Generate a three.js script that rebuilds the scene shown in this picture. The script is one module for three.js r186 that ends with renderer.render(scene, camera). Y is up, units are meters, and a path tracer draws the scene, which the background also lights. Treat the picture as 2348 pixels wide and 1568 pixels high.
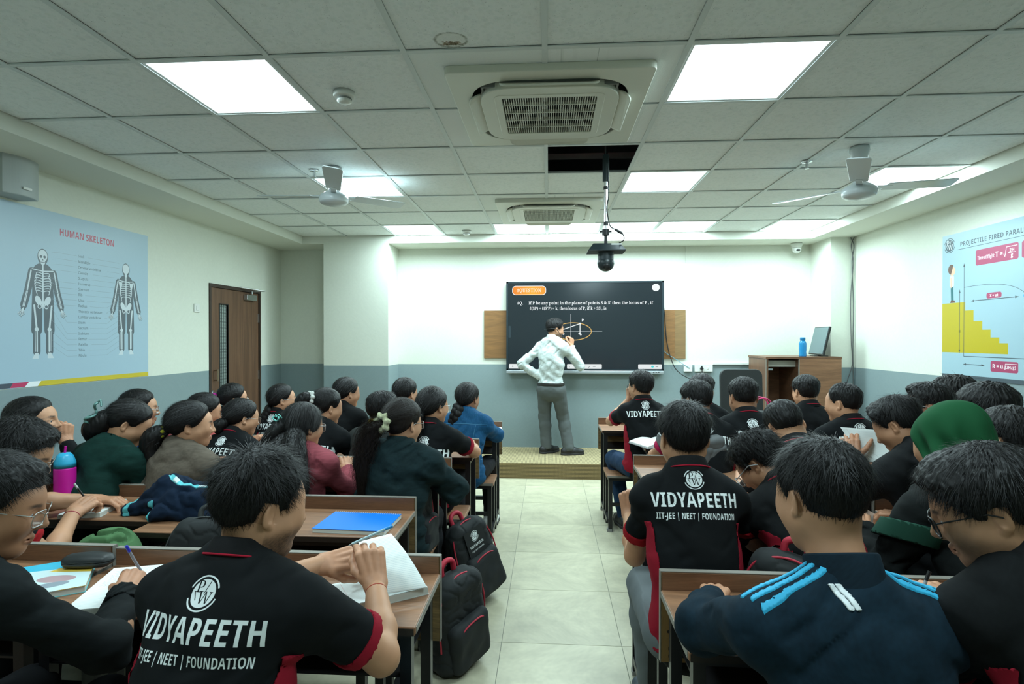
import * as THREE from 'three';
import { RoundedBoxGeometry } from 'three/addons/geometries/RoundedBoxGeometry.js';
import { RectAreaLightUniformsLib } from 'three/addons/lights/RectAreaLightUniformsLib.js';
import { ImprovedNoise } from 'three/addons/math/ImprovedNoise.js';
import { mergeGeometries } from 'three/addons/utils/BufferGeometryUtils.js';

// ---------------------------------------------------------------- camera, light, exposure
const scene = new THREE.Scene();
scene.background = new THREE.Color(0x0a0c0c);
const camera = new THREE.PerspectiveCamera(2 * Math.atan(784 / 1281.5) * 180 / Math.PI, 2348 / 1568, 0.05, 60);
camera.position.set(0, 1.533, 0);
camera.rotation.set(-0.00675, 0.06507, 0, 'YXZ');
const renderer = new THREE.WebGLRenderer({ antialias: true });
renderer.toneMapping = THREE.LinearToneMapping;
renderer.toneMappingExposure = 1.0;
renderer.shadowMap.enabled = true;
RectAreaLightUniformsLib.init();
const LAMP_COLOR = new THREE.Color().setRGB(0.77, 1.0, 1.05);
const LAMP_POWER = 24;                 // nits of the ceiling panels
const PANEL_GLOW = 4;
// ceiling grid: column c runs at x = (c - 0.027) * T, row r at z = -(r + 3.93) * T
const T = 0.6, CEIL = 2.75, gx = (c) => (c - 0.027) * T, gz = (r) => -(r + 3.93) * T;
const PANELS = [[-3, 0], [1, 0], [-3, 3], [1, 3], [4, 3], [-3, 6], [-1, 6], [0, 6], [1, 6], [2, 6], [4, 6], [-3, -3], [1, -3]];

// ---------------------------------------------------------------- helpers
let seed = 12345;
function rng(s) { let a = s >>> 0; return () => { a = (a + 0x6D2B79F5) | 0; let t = Math.imul(a ^ (a >>> 15), 1 | a); t = (t + Math.imul(t ^ (t >>> 7), 61 | t)) ^ t; return ((t ^ (t >>> 14)) >>> 0) / 4294967296; }; }
const perlin = new ImprovedNoise(), noise = (x, y, z) => perlin.noise(x, y, z);
const lerp = (a, b, t) => a + (b - a) * t, clamp = (x, a, b) => x < a ? a : x > b ? b : x;
const sstep = (a, b, x) => { const t = clamp((x - a) / (b - a), 0, 1); return t * t * (3 - 2 * t); };
const R = (d) => d * Math.PI / 180;
const taken = {};
function numbered(n) { const k = taken[n] = (taken[n] ?? -1) + 1; return k ? `${n}_${String(k).padStart(3, '0')}` : n; }
function tag(o, label, category, group) { o.userData.label = label; o.userData.category = category; if (group) o.userData.group = group; return o; }
function thing(name, label, category, pos = [0, 0, 0], turn = 0, group) {
  const o = new THREE.Group(); o.name = numbered(name); o.position.set(...pos); o.rotation.y = turn; scene.add(o); return tag(o, label, category, group);
}
function obj(name, geo, mat, parent = scene) {
  const g = Array.isArray(geo) ? merge(geo) : geo;
  const m = new THREE.Mesh(g, mat); m.name = parent === scene ? numbered(name) : name; m.castShadow = m.receiveShadow = true; parent.add(m); return m;
}
function struct(name, geo, mat, label) { const o = obj(name, geo, mat); o.userData.kind = 'structure'; if (label) o.userData.label = label; return o; }
function merge(list) {
  list = list.map((g) => (g.index ? g.toNonIndexed() : g));
  const anyUV = list.every((g) => g.attributes.uv);
  for (const g of list) { for (const k of Object.keys(g.attributes)) if (!(k === 'position' || k === 'normal' || (k === 'uv' && anyUV))) g.deleteAttribute(k); }
  return list.length === 1 ? list[0] : mergeGeometries(list, false);
}
function boxUV(g, turn = false) {          // uv in metres by the way each face points
  if (g.index) g = g.toNonIndexed();
  const p = g.attributes.position, n = g.attributes.normal, uv = new Float32Array(p.count * 2);
  for (let i = 0; i < p.count; i++) {
    const ax = Math.abs(n.getX(i)), ay = Math.abs(n.getY(i)), az = Math.abs(n.getZ(i));
    let u, v;
    if (ay >= ax && ay >= az) { u = p.getX(i); v = p.getZ(i); } else if (ax >= az) { u = p.getZ(i); v = p.getY(i); } else { u = p.getX(i); v = p.getY(i); }
    uv[2 * i] = turn ? v : u; uv[2 * i + 1] = turn ? u : v;
  }
  g.setAttribute('uv', new THREE.BufferAttribute(uv, 2)); return g;
}
// box from corner to corner
function bx(x0, x1, y0, y1, z0, z1, r = 0, turn = false) {
  const w = Math.abs(x1 - x0), h = Math.abs(y1 - y0), d = Math.abs(z1 - z0);
  const g = r > 0 ? new RoundedBoxGeometry(w, h, d, 2, Math.min(r, w / 2.01, h / 2.01, d / 2.01)) : new THREE.BoxGeometry(w, h, d);
  g.translate((x0 + x1) / 2, (y0 + y1) / 2, (z0 + z1) / 2); return boxUV(g, turn);
}
const V = (x, y, z) => new THREE.Vector3(x, y, z);
function tube(pts, r, seg = 8, n) { const c = new THREE.CatmullRomCurve3(pts.map((p) => V(...p))); return new THREE.TubeGeometry(c, n || pts.length * 6, r, seg, false); }
function bar(a, b, r, seg = 10) { const A = V(...a), B = V(...b), d = B.clone().sub(A), g = new THREE.CylinderGeometry(r, r, d.length(), seg); g.applyQuaternion(new THREE.Quaternion().setFromUnitVectors(V(0, 1, 0), d.clone().normalize())); g.translate(...A.add(B).multiplyScalar(0.5).toArray()); return g; }
function lathe(pts, seg = 28) { return new THREE.LatheGeometry(pts.map((p) => new THREE.Vector2(...p)), seg); }
function move(g, x, y, z, ry = 0, rx = 0, rz = 0) { g.applyMatrix4(new THREE.Matrix4().makeRotationFromEuler(new THREE.Euler(rx, ry, rz, 'YXZ')).setPosition(x, y, z)); return g; }
function rrect(w, h, r) { const s = new THREE.Shape(), a = w / 2, b = h / 2; s.moveTo(-a + r, -b); s.lineTo(a - r, -b); s.quadraticCurveTo(a, -b, a, -b + r); s.lineTo(a, b - r); s.quadraticCurveTo(a, b, a - r, b); s.lineTo(-a + r, b); s.quadraticCurveTo(-a, b, -a, b - r); s.lineTo(-a, -b + r); s.quadraticCurveTo(-a, -b, -a + r, -b); return s; }

// ---------------------------------------------------------------- textures and materials
function dataTex(w, h, fn, srgb = true) {
  const d = new Uint8Array(w * h * 4);
  for (let y = 0, i = 0; y < h; y++) for (let x = 0; x < w; x++, i += 4) { const c = fn(x / w, y / h); d[i] = clamp(c[0], 0, 1) * 255; d[i + 1] = clamp(c[1], 0, 1) * 255; d[i + 2] = clamp(c[2], 0, 1) * 255; d[i + 3] = 255; }
  const t = new THREE.DataTexture(d, w, h); t.wrapS = t.wrapT = THREE.RepeatWrapping; t.magFilter = THREE.LinearFilter; t.minFilter = THREE.LinearMipmapLinearFilter; t.generateMipmaps = true;
  if (srgb) t.colorSpace = THREE.SRGBColorSpace; t.needsUpdate = true; return t;
}
function canvasTex(w, h, draw) { const c = document.createElement('canvas'); c.width = w; c.height = h; const x = c.getContext('2d'); draw(x, w, h); const t = new THREE.CanvasTexture(c); t.colorSpace = THREE.SRGBColorSpace; t.anisotropy = 8; return t; }
function rep(t, x, y) { const c = t.clone(); c.repeat.set(x, y); c.needsUpdate = true; return c; }
// periodic fractal noise: x,y in 0..1
function tn(x, y, fx, fy, s = 0) { const a = x * Math.PI * 2, b = y * Math.PI * 2; return noise(Math.cos(a) * fx / 6.283 + s, Math.sin(a) * fx / 6.283 + Math.cos(b) * fy / 6.283, Math.sin(b) * fy / 6.283 + s * 1.7); }
const std = (o) => new THREE.MeshStandardMaterial(o), lin = (r, g, b) => new THREE.Color().setRGB(r, g, b);
const woodTex = dataTex(1024, 512, (x, y) => {          // walnut laminate, one repeat = 1.2 m by 0.6 m, grain along u
  const w = 0.06 * tn(x, y, 3, 3, 5), n = tn(x, y + w, 4, 26, 1), f = tn(x, y + w, 14, 150, 2), g = tn(x, y, 60, 300, 3), b = tn(x, y + w * 2, 2, 9, 7);
  const k = 0.64 + 0.22 * n + 0.17 * f + 0.10 * g + 0.18 * b;
  return [0.61 * (0.55 + 0.55 * k), 0.45 * (0.52 + 0.56 * k), 0.335 * (0.50 + 0.56 * k)];
});
const wood = std({ map: rep(woodTex, 1 / 1.2, 1 / 0.6), roughness: 0.45 });
const woodDark = std({ map: rep(woodTex, 1 / 1.1, 1 / 0.5), color: lin(0.62, 0.60, 0.60), roughness: 0.4 });
const doorWood = std({ map: rep(woodTex, 1 / 2.4, 1 / 0.6), color: lin(0.52, 0.55, 0.60), roughness: 0.5 });
const plyTex = dataTex(512, 256, (x, y) => { const n = tn(x, y, 5, 20, 11), f = tn(x, y, 30, 90, 12), b = tn(x, y, 4, 4, 13); const k = 0.8 + 0.25 * n + 0.15 * f + 0.2 * b; return [0.62 * k, 0.50 * k, 0.32 * k]; });
const ply = std({ map: rep(plyTex, 1 / 0.9, 1 / 0.45), roughness: 0.75 });
const boardTex = dataTex(512, 256, (x, y) => { const w = 0.1 * tn(x, y, 3, 3, 21), n = tn(x, y + w, 3, 16, 22), f = tn(x, y + w, 12, 70, 23); const k = 0.82 + 0.06 * n + 0.09 * f; return [0.62 * k, 0.44 * k, 0.25 * k]; });
const boardWood = std({ map: rep(boardTex, 1 / 1.2, 1 / 0.6), roughness: 0.6 });
const edgeBand = std({ color: lin(0.24, 0.22, 0.19), roughness: 0.6 });
const blackSteel = std({ color: lin(0.012, 0.012, 0.013), roughness: 0.38, metalness: 0.0 });
const chrome = std({ color: lin(0.75, 0.77, 0.78), roughness: 0.2, metalness: 1 });
const steel = std({ color: lin(0.62, 0.64, 0.65), roughness: 0.32, metalness: 1 });
const paintTex = dataTex(512, 512, (x, y) => { const k = 0.975 + 0.008 * tn(x, y, 6, 6, 31) + 0.012 * tn(x, y, 60, 60, 32); return [k, k, k * 0.99]; });
const bumpTex = dataTex(256, 256, (x, y) => { const k = 0.5 + 0.3 * tn(x, y, 30, 30, 41) + 0.25 * tn(x, y, 70, 70, 42); return [k, k, k]; }, false);
const wallPaint = std({ map: rep(paintTex, 0.7, 0.7), color: lin(0.73, 0.76, 0.68), roughness: 0.72, bumpMap: rep(bumpTex, 3.3, 3.3), bumpScale: 0.0004 });
const greyPaint = std({ map: rep(paintTex, 0.7, 0.7), color: lin(0.24, 0.315, 0.335), roughness: 0.6, bumpMap: rep(bumpTex, 3.3, 3.3), bumpScale: 0.0004 });
const whitePlastic = std({ color: lin(0.72, 0.74, 0.70), roughness: 0.35 });
const creamPlastic = std({ color: lin(0.66, 0.67, 0.58), roughness: 0.4 });
const fanWhite = std({ color: lin(0.62, 0.68, 0.70), roughness: 0.25 });
const blackPlastic = std({ color: lin(0.014, 0.016, 0.017), roughness: 0.45 });
const red = std({ color: lin(0.42, 0.012, 0.025), roughness: 0.7 });
const paper = std({ color: lin(0.80, 0.82, 0.80), roughness: 0.8 });
const flat = (r, g, b, rough = 0.6) => std({ color: lin(r, g, b), roughness: rough });

// ---------------------------------------------------------------- the room
const WL = -3.44, WR = 3.42, ZB = -7.0, ZR = 2.0, BAND = 1.205, BORDER = 2.665;
const HX0 = gx(-4.9), HX1 = gx(5), HZ0 = gz(7), HZ1 = gz(-9);     // the recessed tile field
// floor: 0.6 m vinyl tiles on a slab
const floor = struct('floor', bx(WL - 0.2, WR + 0.2, -0.12, -0.004, ZB - 0.2, ZR + 0.2), flat(0.30, 0.31, 0.27, 0.8), 'pale beige tiled classroom floor');
{
  const tex = dataTex(512, 512, (x, y) => { const b = tn(x, y, 5, 5, 51), m = tn(x, y, 16, 16, 52), f = tn(x, y, 60, 60, 53), s = tn(x, y, 9, 30, 54); const k = 0.84 + 0.05 * b + 0.05 * m + 0.03 * f + 0.03 * s; return [k * 0.985, k * 0.98, k * 0.89]; });
  const mats = [0, 1, 2].map((i) => std({ map: rep(tex, 0.8 + 0.1 * i, 0.8 - 0.07 * i), color: lin(0.76 - 0.02 * i, 0.73 - 0.02 * i, 0.645 - 0.015 * i), roughness: 0.42 }));
  const nx = 12, nz = 15, t = 0.6, geo = bx(-t / 2 + 0.0015, t / 2 - 0.0015, -0.006, 0, -t / 2 + 0.0015, t / 2 - 0.0015);
  const x0 = -0.235 - 6 * t, rnd = rng(5);
  for (let i = -1; i < nx; i++) for (let j = 0; j < nz; j++) {
    const x = x0 + (i + 0.5) * t, z = ZR - (j + 0.5) * t;
    if (x - t / 2 < WL - 0.15 || x + t / 2 > WR + 0.3) continue;
    const m = obj('floor_tile', geo, mats[Math.floor(rnd() * 3)], floor); m.position.set(x, 0, z);
  }
}
// walls, each with the grey dado below the white paint
function wall(name, x0, x1, z0, z1, label, top = CEIL + 0.6) {
  const w = struct(name, bx(x0, x1, BAND, top, z0, z1), wallPaint, label);
  obj('grey_dado', bx(x0, x1, -0.02, BAND, z0, z1), greyPaint, w); return w;
}
const DZ0 = -5.462, DZ1 = -6.472, DH = 2.095;                      // door opening in the side wall
const wl = wall('wall_left', WL - 0.15, WL, DZ0, ZR, 'white side wall with grey dado and skeleton poster');
obj('wall_section', bx(WL - 0.15, WL, BAND, CEIL + 0.6, ZB, DZ1), wallPaint, wl);
obj('grey_dado', bx(WL - 0.15, WL, -0.02, BAND, ZB, DZ1), greyPaint, wl);
obj('wall_section', bx(WL - 0.15, WL, DH, CEIL + 0.6, DZ1, DZ0), wallPaint, wl);
wall('wall_right', WR, WR + 0.15, ZB, ZR, 'white side wall with grey dado and physics poster');
wall('wall_front', WL - 0.15, WR + 0.15, ZB - 0.15, ZB, 'white wall behind the interactive board with grey dado');
wall('wall_rear', WL - 0.15, WR + 0.15, ZR, ZR + 0.15, 'plain white wall at the rear of the classroom');
wall('wall_pillar', -2.693, -1.905, ZB, -6.55, 'white square pillar between door niche and board wall', BORDER + 0.02);
wall('wall_pillar', 3.165, WR, ZB, -6.5, 'white square pillar in the corner behind the podium', BORDER + 0.02);
obj('corridor_backing', bx(WL - 1.2, WL - 1.1, -0.1, 3.0, -7.4, -4.6), wallPaint, wl);
// ceiling: gypsum border, recessed field of mineral tiles on a T grid
const gyp = std({ color: lin(0.72, 0.74, 0.66), roughness: 0.8, bumpMap: rep(bumpTex, 3, 3), bumpScale: 0.0003 });
const ceiling = struct('ceiling', [bx(WL, HX0, BORDER, CEIL + 0.03, ZB, ZR), bx(HX1, WR, BORDER, CEIL + 0.03, ZB, ZR), bx(HX0, HX1, BORDER, CEIL + 0.03, ZB, HZ0)], gyp, 'suspended ceiling of white mineral tiles with plaster border');
obj('slab', bx(WL - 0.2, WR + 0.2, CEIL + 0.55, CEIL + 0.7, ZB - 0.2, ZR + 0.2), flat(0.30, 0.30, 0.30, 0.9), ceiling);
{
  const fleck = [[], [], []].map((_, v) => canvasTex(512, 512, (c) => {
    const r = rng(70 + v); c.fillStyle = '#edf2f1'; c.fillRect(0, 0, 512, 512);
    for (let i = 0; i < 1500; i++) { c.fillStyle = `rgba(218,226,224,${0.3 * r()})`; c.beginPath(); c.arc(r() * 512, r() * 512, 2 + 9 * r(), 0, 7); c.fill(); }
    for (let i = 0; i < 420; i++) { const x = r() * 512, y = r() * 512, a = r() * 3.14, l = 0.6 + 2.6 * r() * r(); c.strokeStyle = `rgba(70,78,80,${0.3 + 0.5 * r()})`; c.lineWidth = 0.9 + 0.9 * r(); c.beginPath(); c.moveTo(x, y); c.lineTo(x + Math.cos(a) * l, y + Math.sin(a) * l); c.stroke(); }
    if (v === 2) {       // the tile with the brown water stain ring
      const X = 180, Y = 486; for (let i = 0; i < 260; i++) { const a = r() * 6.283, q = 1 + 0.08 * (r() - 0.5); c.fillStyle = `rgba(120,126,112,${0.05 + 0.12 * r()})`; c.beginPath(); c.arc(X + Math.cos(a) * 58 * q, Y - 28 + Math.sin(a) * 50 * q, 2 + 5 * r(), 0, 7); c.fill(); } c.fillStyle = 'rgba(205,208,195,0.25)'; c.beginPath(); c.ellipse(X, Y - 28, 54, 47, 0, 0, 7); c.fill();
      for (let i = 0; i < 240; i++) { const q = r() + r() + r() - 1.5; c.fillStyle = `rgba(${70 + 40 * r()},${58 + 30 * r()},${40 + 20 * r()},${0.35 * r() + 0.1})`; c.beginPath(); c.arc(X + q * 34, Y + 6 - Math.abs(r() + r() - 1) * 30, 1 + 3.5 * r(), 0, 7); c.fill(); }
    }
  }));
  const mats = fleck.map((t) => std({ map: t, color: lin(1, 1, 1), roughness: 0.9, bumpMap: rep(bumpTex, 3, 3), bumpScale: 0.0012 }));
  const h = T / 2 - 0.012, tile = new THREE.BoxGeometry(2 * h, 0.014, 2 * h);
  const hole = new Set(PANELS.map((p) => p.join())); hole.add('0,2');
  for (let c = -5; c < 5; c++) for (let r = -9; r < 7; r++) {
    if (hole.has(c + ',' + r)) continue;
    if (c < 1 && c > -2 && ((r >= 0 && r < 2) || (r >= 4 && r < 6))) {           // four tiles cut round each air conditioner
      const cx = gx(0), cz = gz(r < 2 ? 1 : 5), q = 0.42;
      const X0 = gx(c) + 0.012, X1 = gx(c + 1) - 0.012, Za = gz(r) - 0.012, Zb = gz(r + 1) + 0.012;
      const sx = c < 0 ? [X0, cx - q] : [cx + q, X1], up = gz(r) > cz ? [cz + q, Za] : [Zb, cz - q];
      const g = [bx(sx[0], sx[1], CEIL + 0.006, CEIL + 0.02, Zb, Za)];
      const ix = c < 0 ? [cx - q, X1] : [X0, cx + q]; g.push(bx(ix[0], ix[1], CEIL + 0.006, CEIL + 0.02, up[0], up[1]));
      obj('ceiling_tile', g, mats[Math.abs(c + r) % 2], ceiling).geometry.attributes.uv.array.forEach((v, i, a) => { a[i] = v / T; }); continue;
    }
    const narrow = c === -5, m = obj('ceiling_tile', narrow ? new THREE.BoxGeometry(2 * h - 0.06 + 0.54 - 0.54, 0.014, 2 * h) : tile, c === -1 && r === -1 ? mats[2] : mats[Math.abs(c * 3 + r * 5) % 2], ceiling);
    m.position.set(gx(c + 0.5) + (narrow ? 0.03 : 0), CEIL + 0.0155, gz(r + 0.5));
    m.rotation.y = c === -1 && r === -1 ? 0 : Math.PI * ((c * 7 + r * 3) & 1);
  }
  const tee = std({ color: lin(0.64, 0.69, 0.68), roughness: 0.5 }), bars = [];
  for (let c = -4; c < 5; c++) obj('main_tee', bx(gx(c) - 0.012, gx(c) + 0.012, CEIL, CEIL + 0.006, HZ0, HZ1 < ZR ? HZ1 : ZR), tee, ceiling);
  for (let r = -8; r < 7; r++) for (let c = -5; c < 5; c++) { if (c < 1 && c > -2 && (r === 1 || r === 5)) continue; bars.push(bx(Math.max(gx(c), HX0) + 0.012, gx(c + 1) - 0.012, CEIL + 0.0005, CEIL + 0.006, gz(r) - 0.012, gz(r) + 0.012)); }
  obj('cross_tees', bars, tee, ceiling);
  obj('pipe', bar([gx(-1), CEIL + 0.22, gz(2.75)], [gx(3), CEIL + 0.22, gz(2.75)], 0.03), flat(0.22, 0.01, 0.02), ceiling);
  obj('channel', bx(gx(-1), gx(3), CEIL + 0.10, CEIL + 0.14, gz(2.99), gz(2.96)), steel, ceiling);
}
// light panels
const glow = new THREE.MeshStandardMaterial({ color: 0xffffff, emissive: LAMP_COLOR, emissiveIntensity: PANEL_GLOW, roughness: 0.5 });
const panelFrame = std({ color: lin(0.75, 0.78, 0.77), roughness: 0.4 });
const panelLabels = ['panel over the hoodie-strewn desk', 'panel beside the big air conditioner', 'panel behind the fan nearer the door', 'panel beyond the camera pole', 'panel against the poster-side border', 'panel nearest the pillar by the door', 'panel left of the small air conditioner end', 'panel behind the small air conditioner', 'panel just behind the camera pole foot', 'panel between pole and blank tile', 'panel in the corner over the podium', 'panel over the back rows, skeleton side', 'panel over the back rows, physics side'];
PANELS.forEach(([c, r], i) => {
  const x = gx(c + 0.5), z = gz(r + 0.5), s = T / 2 - 0.014;
  const p = thing('ceiling_light', 'square white LED ' + panelLabels[i], 'ceiling light', [x, CEIL, z], 0, 'LED panels in the tile ceiling');
  obj('frame', [bx(-s, s, 0.004, 0.03, -s, -s + 0.012), bx(-s, s, 0.004, 0.03, s - 0.012, s), bx(-s, -s + 0.012, 0.004, 0.03, -s + 0.012, s - 0.012), bx(s - 0.012, s, 0.004, 0.03, -s + 0.012, s - 0.012)], panelFrame, p);
  obj('back_tray', bx(-s, s, 0.0305, 0.045, -s, s), panelFrame, p); obj('diffuser', bx(-s + 0.012, s - 0.012, 0.008, 0.028, -s + 0.012, s - 0.012), glow, p);
  const l = new THREE.RectAreaLight(LAMP_COLOR, LAMP_POWER, 2 * s - 0.02, 2 * s - 0.02); l.position.set(0, 0.003, 0); l.rotation.x = -Math.PI / 2; l.name = 'panel_lamp'; p.add(l);
});
// stage
const carpetTex = dataTex(512, 512, (x, y) => { const s = Math.sin(x * 6.283 * 24), d = Math.sin(y * 6.283 * 24), k = 0.60 + 0.16 * s + 0.05 * d + 0.08 * tn(x, y, 8, 8, 61) + 0.12 * tn(x, y, 120, 120, 62); return [0.80 * k + 0.10, 0.73 * k + 0.09, 0.56 * k + 0.06]; });
const riserTex = dataTex(512, 512, (x, y) => { const s = Math.sin(x * 6.283 * 20) * Math.sin(y * 6.283 * 20 + Math.floor(x * 40) * 3.14159), k = 0.52 + (s > 0.25 ? 0.26 : -0.06) + 0.12 * tn(x, y, 120, 120, 64); return [0.84 * k, 0.72 * k, 0.50 * k]; });
const stage = struct('floor_stage', bx(WL, WR, 0, 0.163, ZB, -6.098), flat(0.2, 0.16, 0.1), 'low carpeted teaching platform');
obj('carpet_top', bx(WL, WR, 0.163, 0.167, ZB, -6.094), std({ map: rep(carpetTex, 3, 3), roughness: 0.95 }), stage);
obj('carpet_riser', bx(WL, WR, 0, 0.1629, -6.098, -6.090), std({ map: rep(riserTex, 3.5, 3.5), roughness: 0.95 }), stage);
// door
{
  const d = struct('door_1', [bx(WL - 0.06, WL + 0.012, 0, DH, DZ0 - 0.028, DZ0), bx(WL - 0.06, WL + 0.012, 0, DH, DZ1, DZ1 + 0.028), bx(WL - 0.06, WL + 0.012, DH - 0.035, DH, DZ1 + 0.028, DZ0 - 0.028)], flat(0.045, 0.028, 0.02, 0.5), 'brown wooden door with narrow meshed glass panel');
  const a = DZ0 - 0.032, b = DZ1 + 0.032, g0 = -5.655, g1 = -5.812, gy = 1.89, X0 = WL - 0.05, X1 = WL - 0.006;
  obj('door_leaf', [bx(X0, X1, 0.005, DH - 0.038, g0, a, 0, true), bx(X0, X1, 0.005, DH - 0.038, b, g1, 0, true), bx(X0, X1, gy, DH - 0.038, g1, g0, 0, true), bx(X0, X1, 0.005, 0.35, g1, g0, 0, true)], doorWood, d);
  obj('glass_pane', bx(X0 + 0.018, X0 + 0.026, 0.35, gy, g1, g0), new THREE.MeshPhysicalMaterial({ color: lin(0.85, 0.95, 0.9), roughness: 0.25, transmission: 0.7, thickness: 0 }), d);
  obj('glazing_bead', [bx(X1 - 0.02, X1 + 0.004, 0.34, gy + 0.008, g0, g0 + 0.01), bx(X1 - 0.02, X1 + 0.004, 0.34, gy + 0.008, g1 - 0.01, g1), bx(X1 - 0.02, X1 + 0.004, gy, gy + 0.01, g1, g0)], flat(0.02, 0.016, 0.012), d);
  const wires = []; for (let y = 0.36; y < gy; y += 0.032) wires.push(bx(X0 + 0.027, X0 + 0.030, y, y + 0.005, g1, g0)); for (let k = 1; k < 5; k++) { const z = lerp(g0, g1, k / 5); wires.push(bx(X0 + 0.030, X0 + 0.033, 0.35, gy, z - 0.0022, z + 0.0022)); }
  obj('wire_mesh', wires, flat(0.05, 0.06, 0.06), d);
  obj('pull_handle', [bar([X1 + 0.04, 1.09, -5.557], [X1 + 0.04, 1.21, -5.557], 0.009), bar([X1, 1.10, -5.557], [X1 + 0.04, 1.10, -5.557], 0.007), bar([X1, 1.20, -5.557], [X1 + 0.04, 1.20, -5.557], 0.007)], std({ color: lin(0.35, 0.27, 0.18), roughness: 0.35, metalness: 0.8 }), d);
  obj('lever_handle', [bx(X1, X1 + 0.01, 0.93, 1.0, -5.53, -5.50), bar([X1 + 0.04, 0.975, -5.515], [X1 + 0.04, 0.975, -5.63], 0.008), bar([X1, 0.975, -5.515], [X1 + 0.04, 0.975, -5.515], 0.008)], steel, d);
  obj('door_closer', [bx(X1, X1 + 0.05, 1.965, 2.03, -6.33, -6.12, 0.008), bar([X1 + 0.03, 2.04, -6.25], [X1 + 0.03, 2.075, -6.25], 0.012), bx(X1 + 0.025, X1 + 0.19, 2.068, 2.078, -6.26, -6.24), bar([X1 + 0.19, 2.073, -6.25], [X1 + 0.02, 2.10, -6.02], 0.007)], steel, d);
  for (const y of [0.3, 1.05, 1.72]) obj('hinge', bx(X1 - 0.002, X1 + 0.008, y, y + 0.1, b - 0.012, b + 0.012), steel, d);
}
function onLeft(o, z, y) { o.position.set(WL, y, z); o.rotation.y = Math.PI / 2; return o; }
{ // wall switch
  const s = thing('wall_switch', 'white square light switch plate beside the brown door', 'switch'); onLeft(s, -5.26, 1.828);
  obj('plate', bx(-0.042, 0.042, -0.042, 0.042, 0, 0.010, 0.004), whitePlastic, s); obj('rocker', bx(-0.016, 0.016, -0.024, 0.024, 0.008, 0.015, 0.003), whitePlastic, s);
}
{ // wall loudspeaker near the ceiling
  const s = thing('wall_speaker', 'grey-white wall loudspeaker above the skeleton poster', 'speaker'); onLeft(s, -3.32, 2.43);
  const prof = new THREE.Shape(); prof.moveTo(-0.11, 0); prof.lineTo(0.11, 0); prof.lineTo(0.115, 0.12); prof.quadraticCurveTo(0, 0.19, -0.115, 0.12); prof.closePath();
  const g = new THREE.ExtrudeGeometry(prof, { depth: 0.24, bevelEnabled: true, bevelSize: 0.006, bevelThickness: 0.006, bevelSegments: 2, curveSegments: 16 }); g.rotateX(Math.PI / 2); g.translate(0, 0.24, 0);
  obj('cabinet', g, flat(0.42, 0.46, 0.45, 0.5), s);
  obj('badge', bx(-0.028, 0.028, 0.035, 0.05, 0.165, 0.17), whitePlastic, s);
  obj('bracket', bar([0, 0.235, 0.06], [0, 0.27, 0.03], 0.005), blackPlastic, s);
}

// ---------------------------------------------------------------- posters
function poster(name, label, w, h, draw, px) { // local: x right, y up, origin lower left corner on the wall
  const g = thing(name, label, 'poster'), W = Math.round(w * px), H = Math.round(h * px);
  const t = canvasTex(W, H, (c) => { c.scale(px, -px); c.translate(0, -h); draw(c); });
  const s = obj('sheet', bx(0, w, 0, h, 0.002, 0.005), paper, g);
  const f = new THREE.PlaneGeometry(w, h); f.translate(w / 2, h / 2, 0.0056); obj('print', f, std({ map: t, roughness: 0.35 }), g); return g;
}
function txt(c, s, x, y, size, color, font = 'sans-serif', align = 'left', weight = 'bold', maxw) { c.save(); c.translate(x, y); c.scale(1, -1); const k = size / 100; c.scale(k, k); c.font = `${weight} 100px ${font}`; c.fillStyle = color; c.textAlign = align; if (maxw) { const m = c.measureText(s).width * k; c.scale(maxw / m, 1); } c.fillText(s, 0, 0); c.restore(); }
function line(c, col, w, ...p) { c.strokeStyle = col; c.lineWidth = w; c.lineJoin = c.lineCap = 'round'; c.beginPath(); c.moveTo(p[0], p[1]); for (let i = 2; i < p.length; i += 2) c.lineTo(p[i], p[i + 1]); c.stroke(); }
function ell(c, x, y, a, b, fill, stroke, w = 0.003, rot = 0) { c.beginPath(); c.ellipse(x, y, a, b, rot, 0, 7); if (fill) { c.fillStyle = fill; c.fill(); } if (stroke) { c.strokeStyle = stroke; c.lineWidth = w; c.stroke(); } }
function poly(c, col, ...p) { c.fillStyle = col; c.beginPath(); c.moveTo(p[0], p[1]); for (let i = 2; i < p.length; i += 2) c.lineTo(p[i], p[i + 1]); c.closePath(); c.fill(); }
function emblem(c, x, y, r, fg, bg) { // round emblem: serif P and W on a diagonal split, two arcs round it
  ell(c, x, y, r * 0.80, r * 0.80, fg); c.strokeStyle = fg; c.lineWidth = r * 0.10; c.beginPath(); c.arc(x, y, r * 0.97, R(20), R(165)); c.stroke(); c.beginPath(); c.arc(x, y, r * 0.97, R(200), R(345)); c.stroke();
  txt(c, 'P', x - r * 0.34, y + r * 0.02, r * 0.95, bg, 'serif', 'center', 'normal'); txt(c, 'W', x + r * 0.16, y - r * 0.56, r * 0.92, bg, 'serif', 'center', 'normal');
  line(c, bg, r * 0.05, x + r * 0.28, y + r * 0.66, x + r * 0.02, y - r * 0.02); line(c, bg, r * 0.05, x - r * 0.62, y + r * 0.05, x - r * 0.40, y - r * 0.40);
}
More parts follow.
